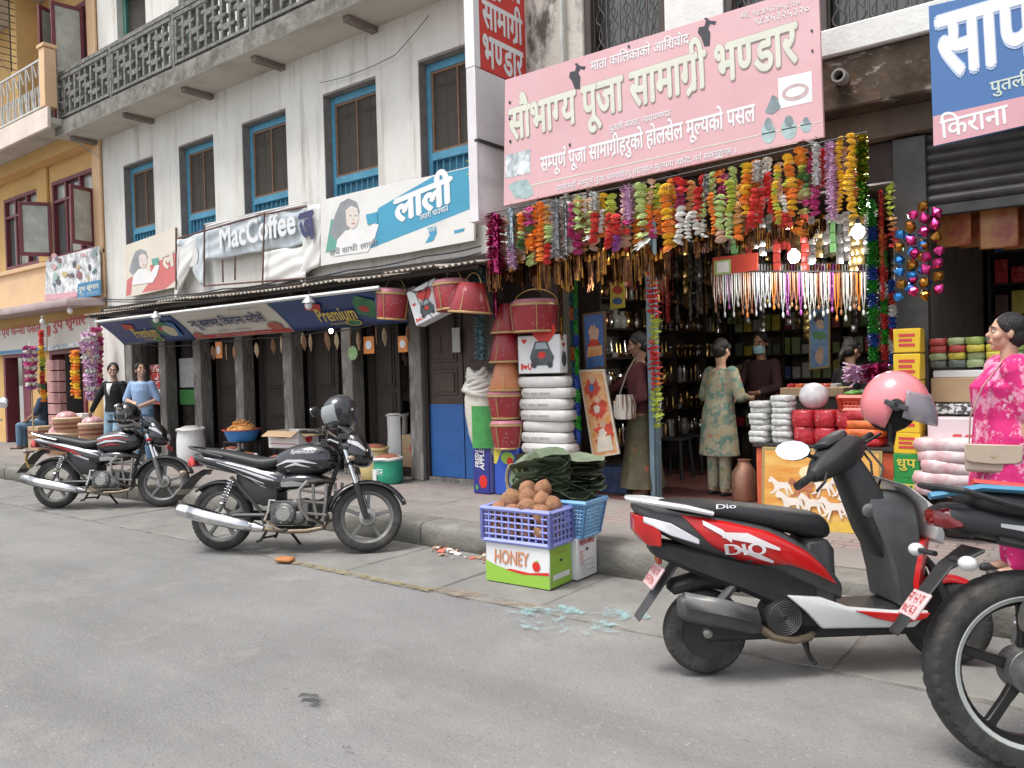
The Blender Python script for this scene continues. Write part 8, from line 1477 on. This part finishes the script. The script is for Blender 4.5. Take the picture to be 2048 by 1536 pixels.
# shopper beside the leaning print
mrn = mat('maroon_knit', (.085, .018, .02), .9, ns=14, na=.3); skf = mat('dark_floral_skirt', (.075, .062, .030), .85, ns=8, col2=(.10, .085, .05), thr=(.4, .6)); layer(skf, (.38, .06, .02), 9, .60, .65, .9); layer(skf, (.10, .12, .05), 14, .56, .62, .7)
p = at(1275, 995, Z=KZ); person('shopper in maroon jumper and dark flowered skirt reaching for the leaning print', T(p.x, 6.62, KZ) @ RZ(-62), 1.50, [(-.20, -.22, 1.10), (-.14, -.42, 1.0), (0, 0, -1)], [(.22, .02, 1.0), (.18, -.16, .92)], top='jumper', topm=mrn, botm=skf, skirt=True, head=(0, 12, 0), sleeve=.92, hem=.82, sk=skind)
bp_ = thing('cloth_bag', 'striped white and brown cloth bag on the shoulder of the maroon shopper', 'bag', T(*at(1250, 838, Y=6.34))); MB().loft([[(w_*cos(a), .05*sin(a), z_) for a in [2*pi*i/20 for i in range(20)]] for z_, w_ in ((0, .09), (.02, .11), (.12, .115), (.22, .08))]).build('bag', mat('striped_cloth', (.50, .46, .40), .8, ns=10, col2=(.14, .07, .05), thr=(.5, .56), stretch=(3, 3, .15)), bp_, angle=60); MB().tube([(-.05, 0, .22), (.02, .02, .42), (.09, .05, .55)], .012, 6, flat=.4).build('strap', mat('strap_grey', (.3, .26, .22), .8), bp_)
# shopkeeper, others half hidden
p = at(1522, 705, Y=8.0); person('shopkeeper in dark clothes with a pale blue face mask behind the counter', T(p.x, 8.0, KZ) @ RZ(-12), 1.50, [(-.24, -.08, 1.03), (-.12, -.28, .98)], [(.24, -.08, 1.03), (.14, -.28, .98)], topm=mat('dark_maroon_shirt', (.04, .014, .016), .9), botm=blackk, head=(10, 8, 0), mask=True, sleeve=.92, sk=skind, hem=.8)
p = at(1690, 742, Y=7.4); person('dark-haired person bending behind the flower tufts in the puja shop', T(p.x, 7.4, KZ) @ RZ(150), 1.38, [(-.24, -.08, 1.03), (-.12, -.28, .98)], [(.24, -.08, 1.03), (.14, -.28, .98)], topm=blackk, botm=blackk, head=(0, 20, 0), sleeve=.92, hem=.8, lean=(0, -.06), face=False)
p = at(812, 800, Y=7.15); person('man in grey shirt standing behind the post in the grocery doorway', T(p.x+.05, 7.15, KZ) @ RZ(-70), 1.56, [(-.24, .02, 1.03), (-.20, -.18, .98)], [(.24, .02, 1.03), (.20, -.18, .98)], topm=mat('grey_shirt', (.26, .25, .23), .9, ns=6, na=.1), botm=blackk, sleeve=.48, hem=.78, sk=skind, hair='short')
p = at(690, 830, Y=7.3); person('person in green shirt inside the grocery shop', T(p.x, 7.3, KZ) @ RZ(20), 1.50, [(-.24, .02, 1.03), (-.24, -.1, .80)], [(.24, .02, 1.03), (.24, -.1, .80)], topm=mat('green_shirt', (.05, .16, .08), .9), botm=blackk, sleeve=.48, hem=.78, sk=skind, hair='short')
p = at(104, 860, Y=6.5); person('man in dark blue shirt sitting behind the flower strings at the maroon door', T(p.x-.1, 6.42, KZ-.36) @ RZ(-40), 1.55, [(-.24, -.08, 1.03), (-.14, -.26, .92)], [(.24, -.08, 1.03), (.16, -.28, .88)], ll=[(-.12, -.40, .80), (-.13, -.40, .43)], rl=[(.12, -.40, .80), (.13, -.40, .43)], topm=mat('dark_blue_shirt', (.035, .06, .10), .9), botm=jeansd, sleeve=.48, hem=.80, sk=skind, hair='short', head=(-10, 5, 0))
sb = thing('stool', 'low stool under the seated man at the maroon door', 'stool', T(p.x-.1, 6.44, KZ)); MB().box(-.16, .16, -.14, .16, .38, .41).build('seat', brownw, sb, bevel=.006)
for sx in (-1, 1):
    for sy in (-1, 1): MB().tube([(sx*.13, sy*.12, 0), (sx*.13, sy*.12, .38)], .015, 6).build('leg', brownw, sb)
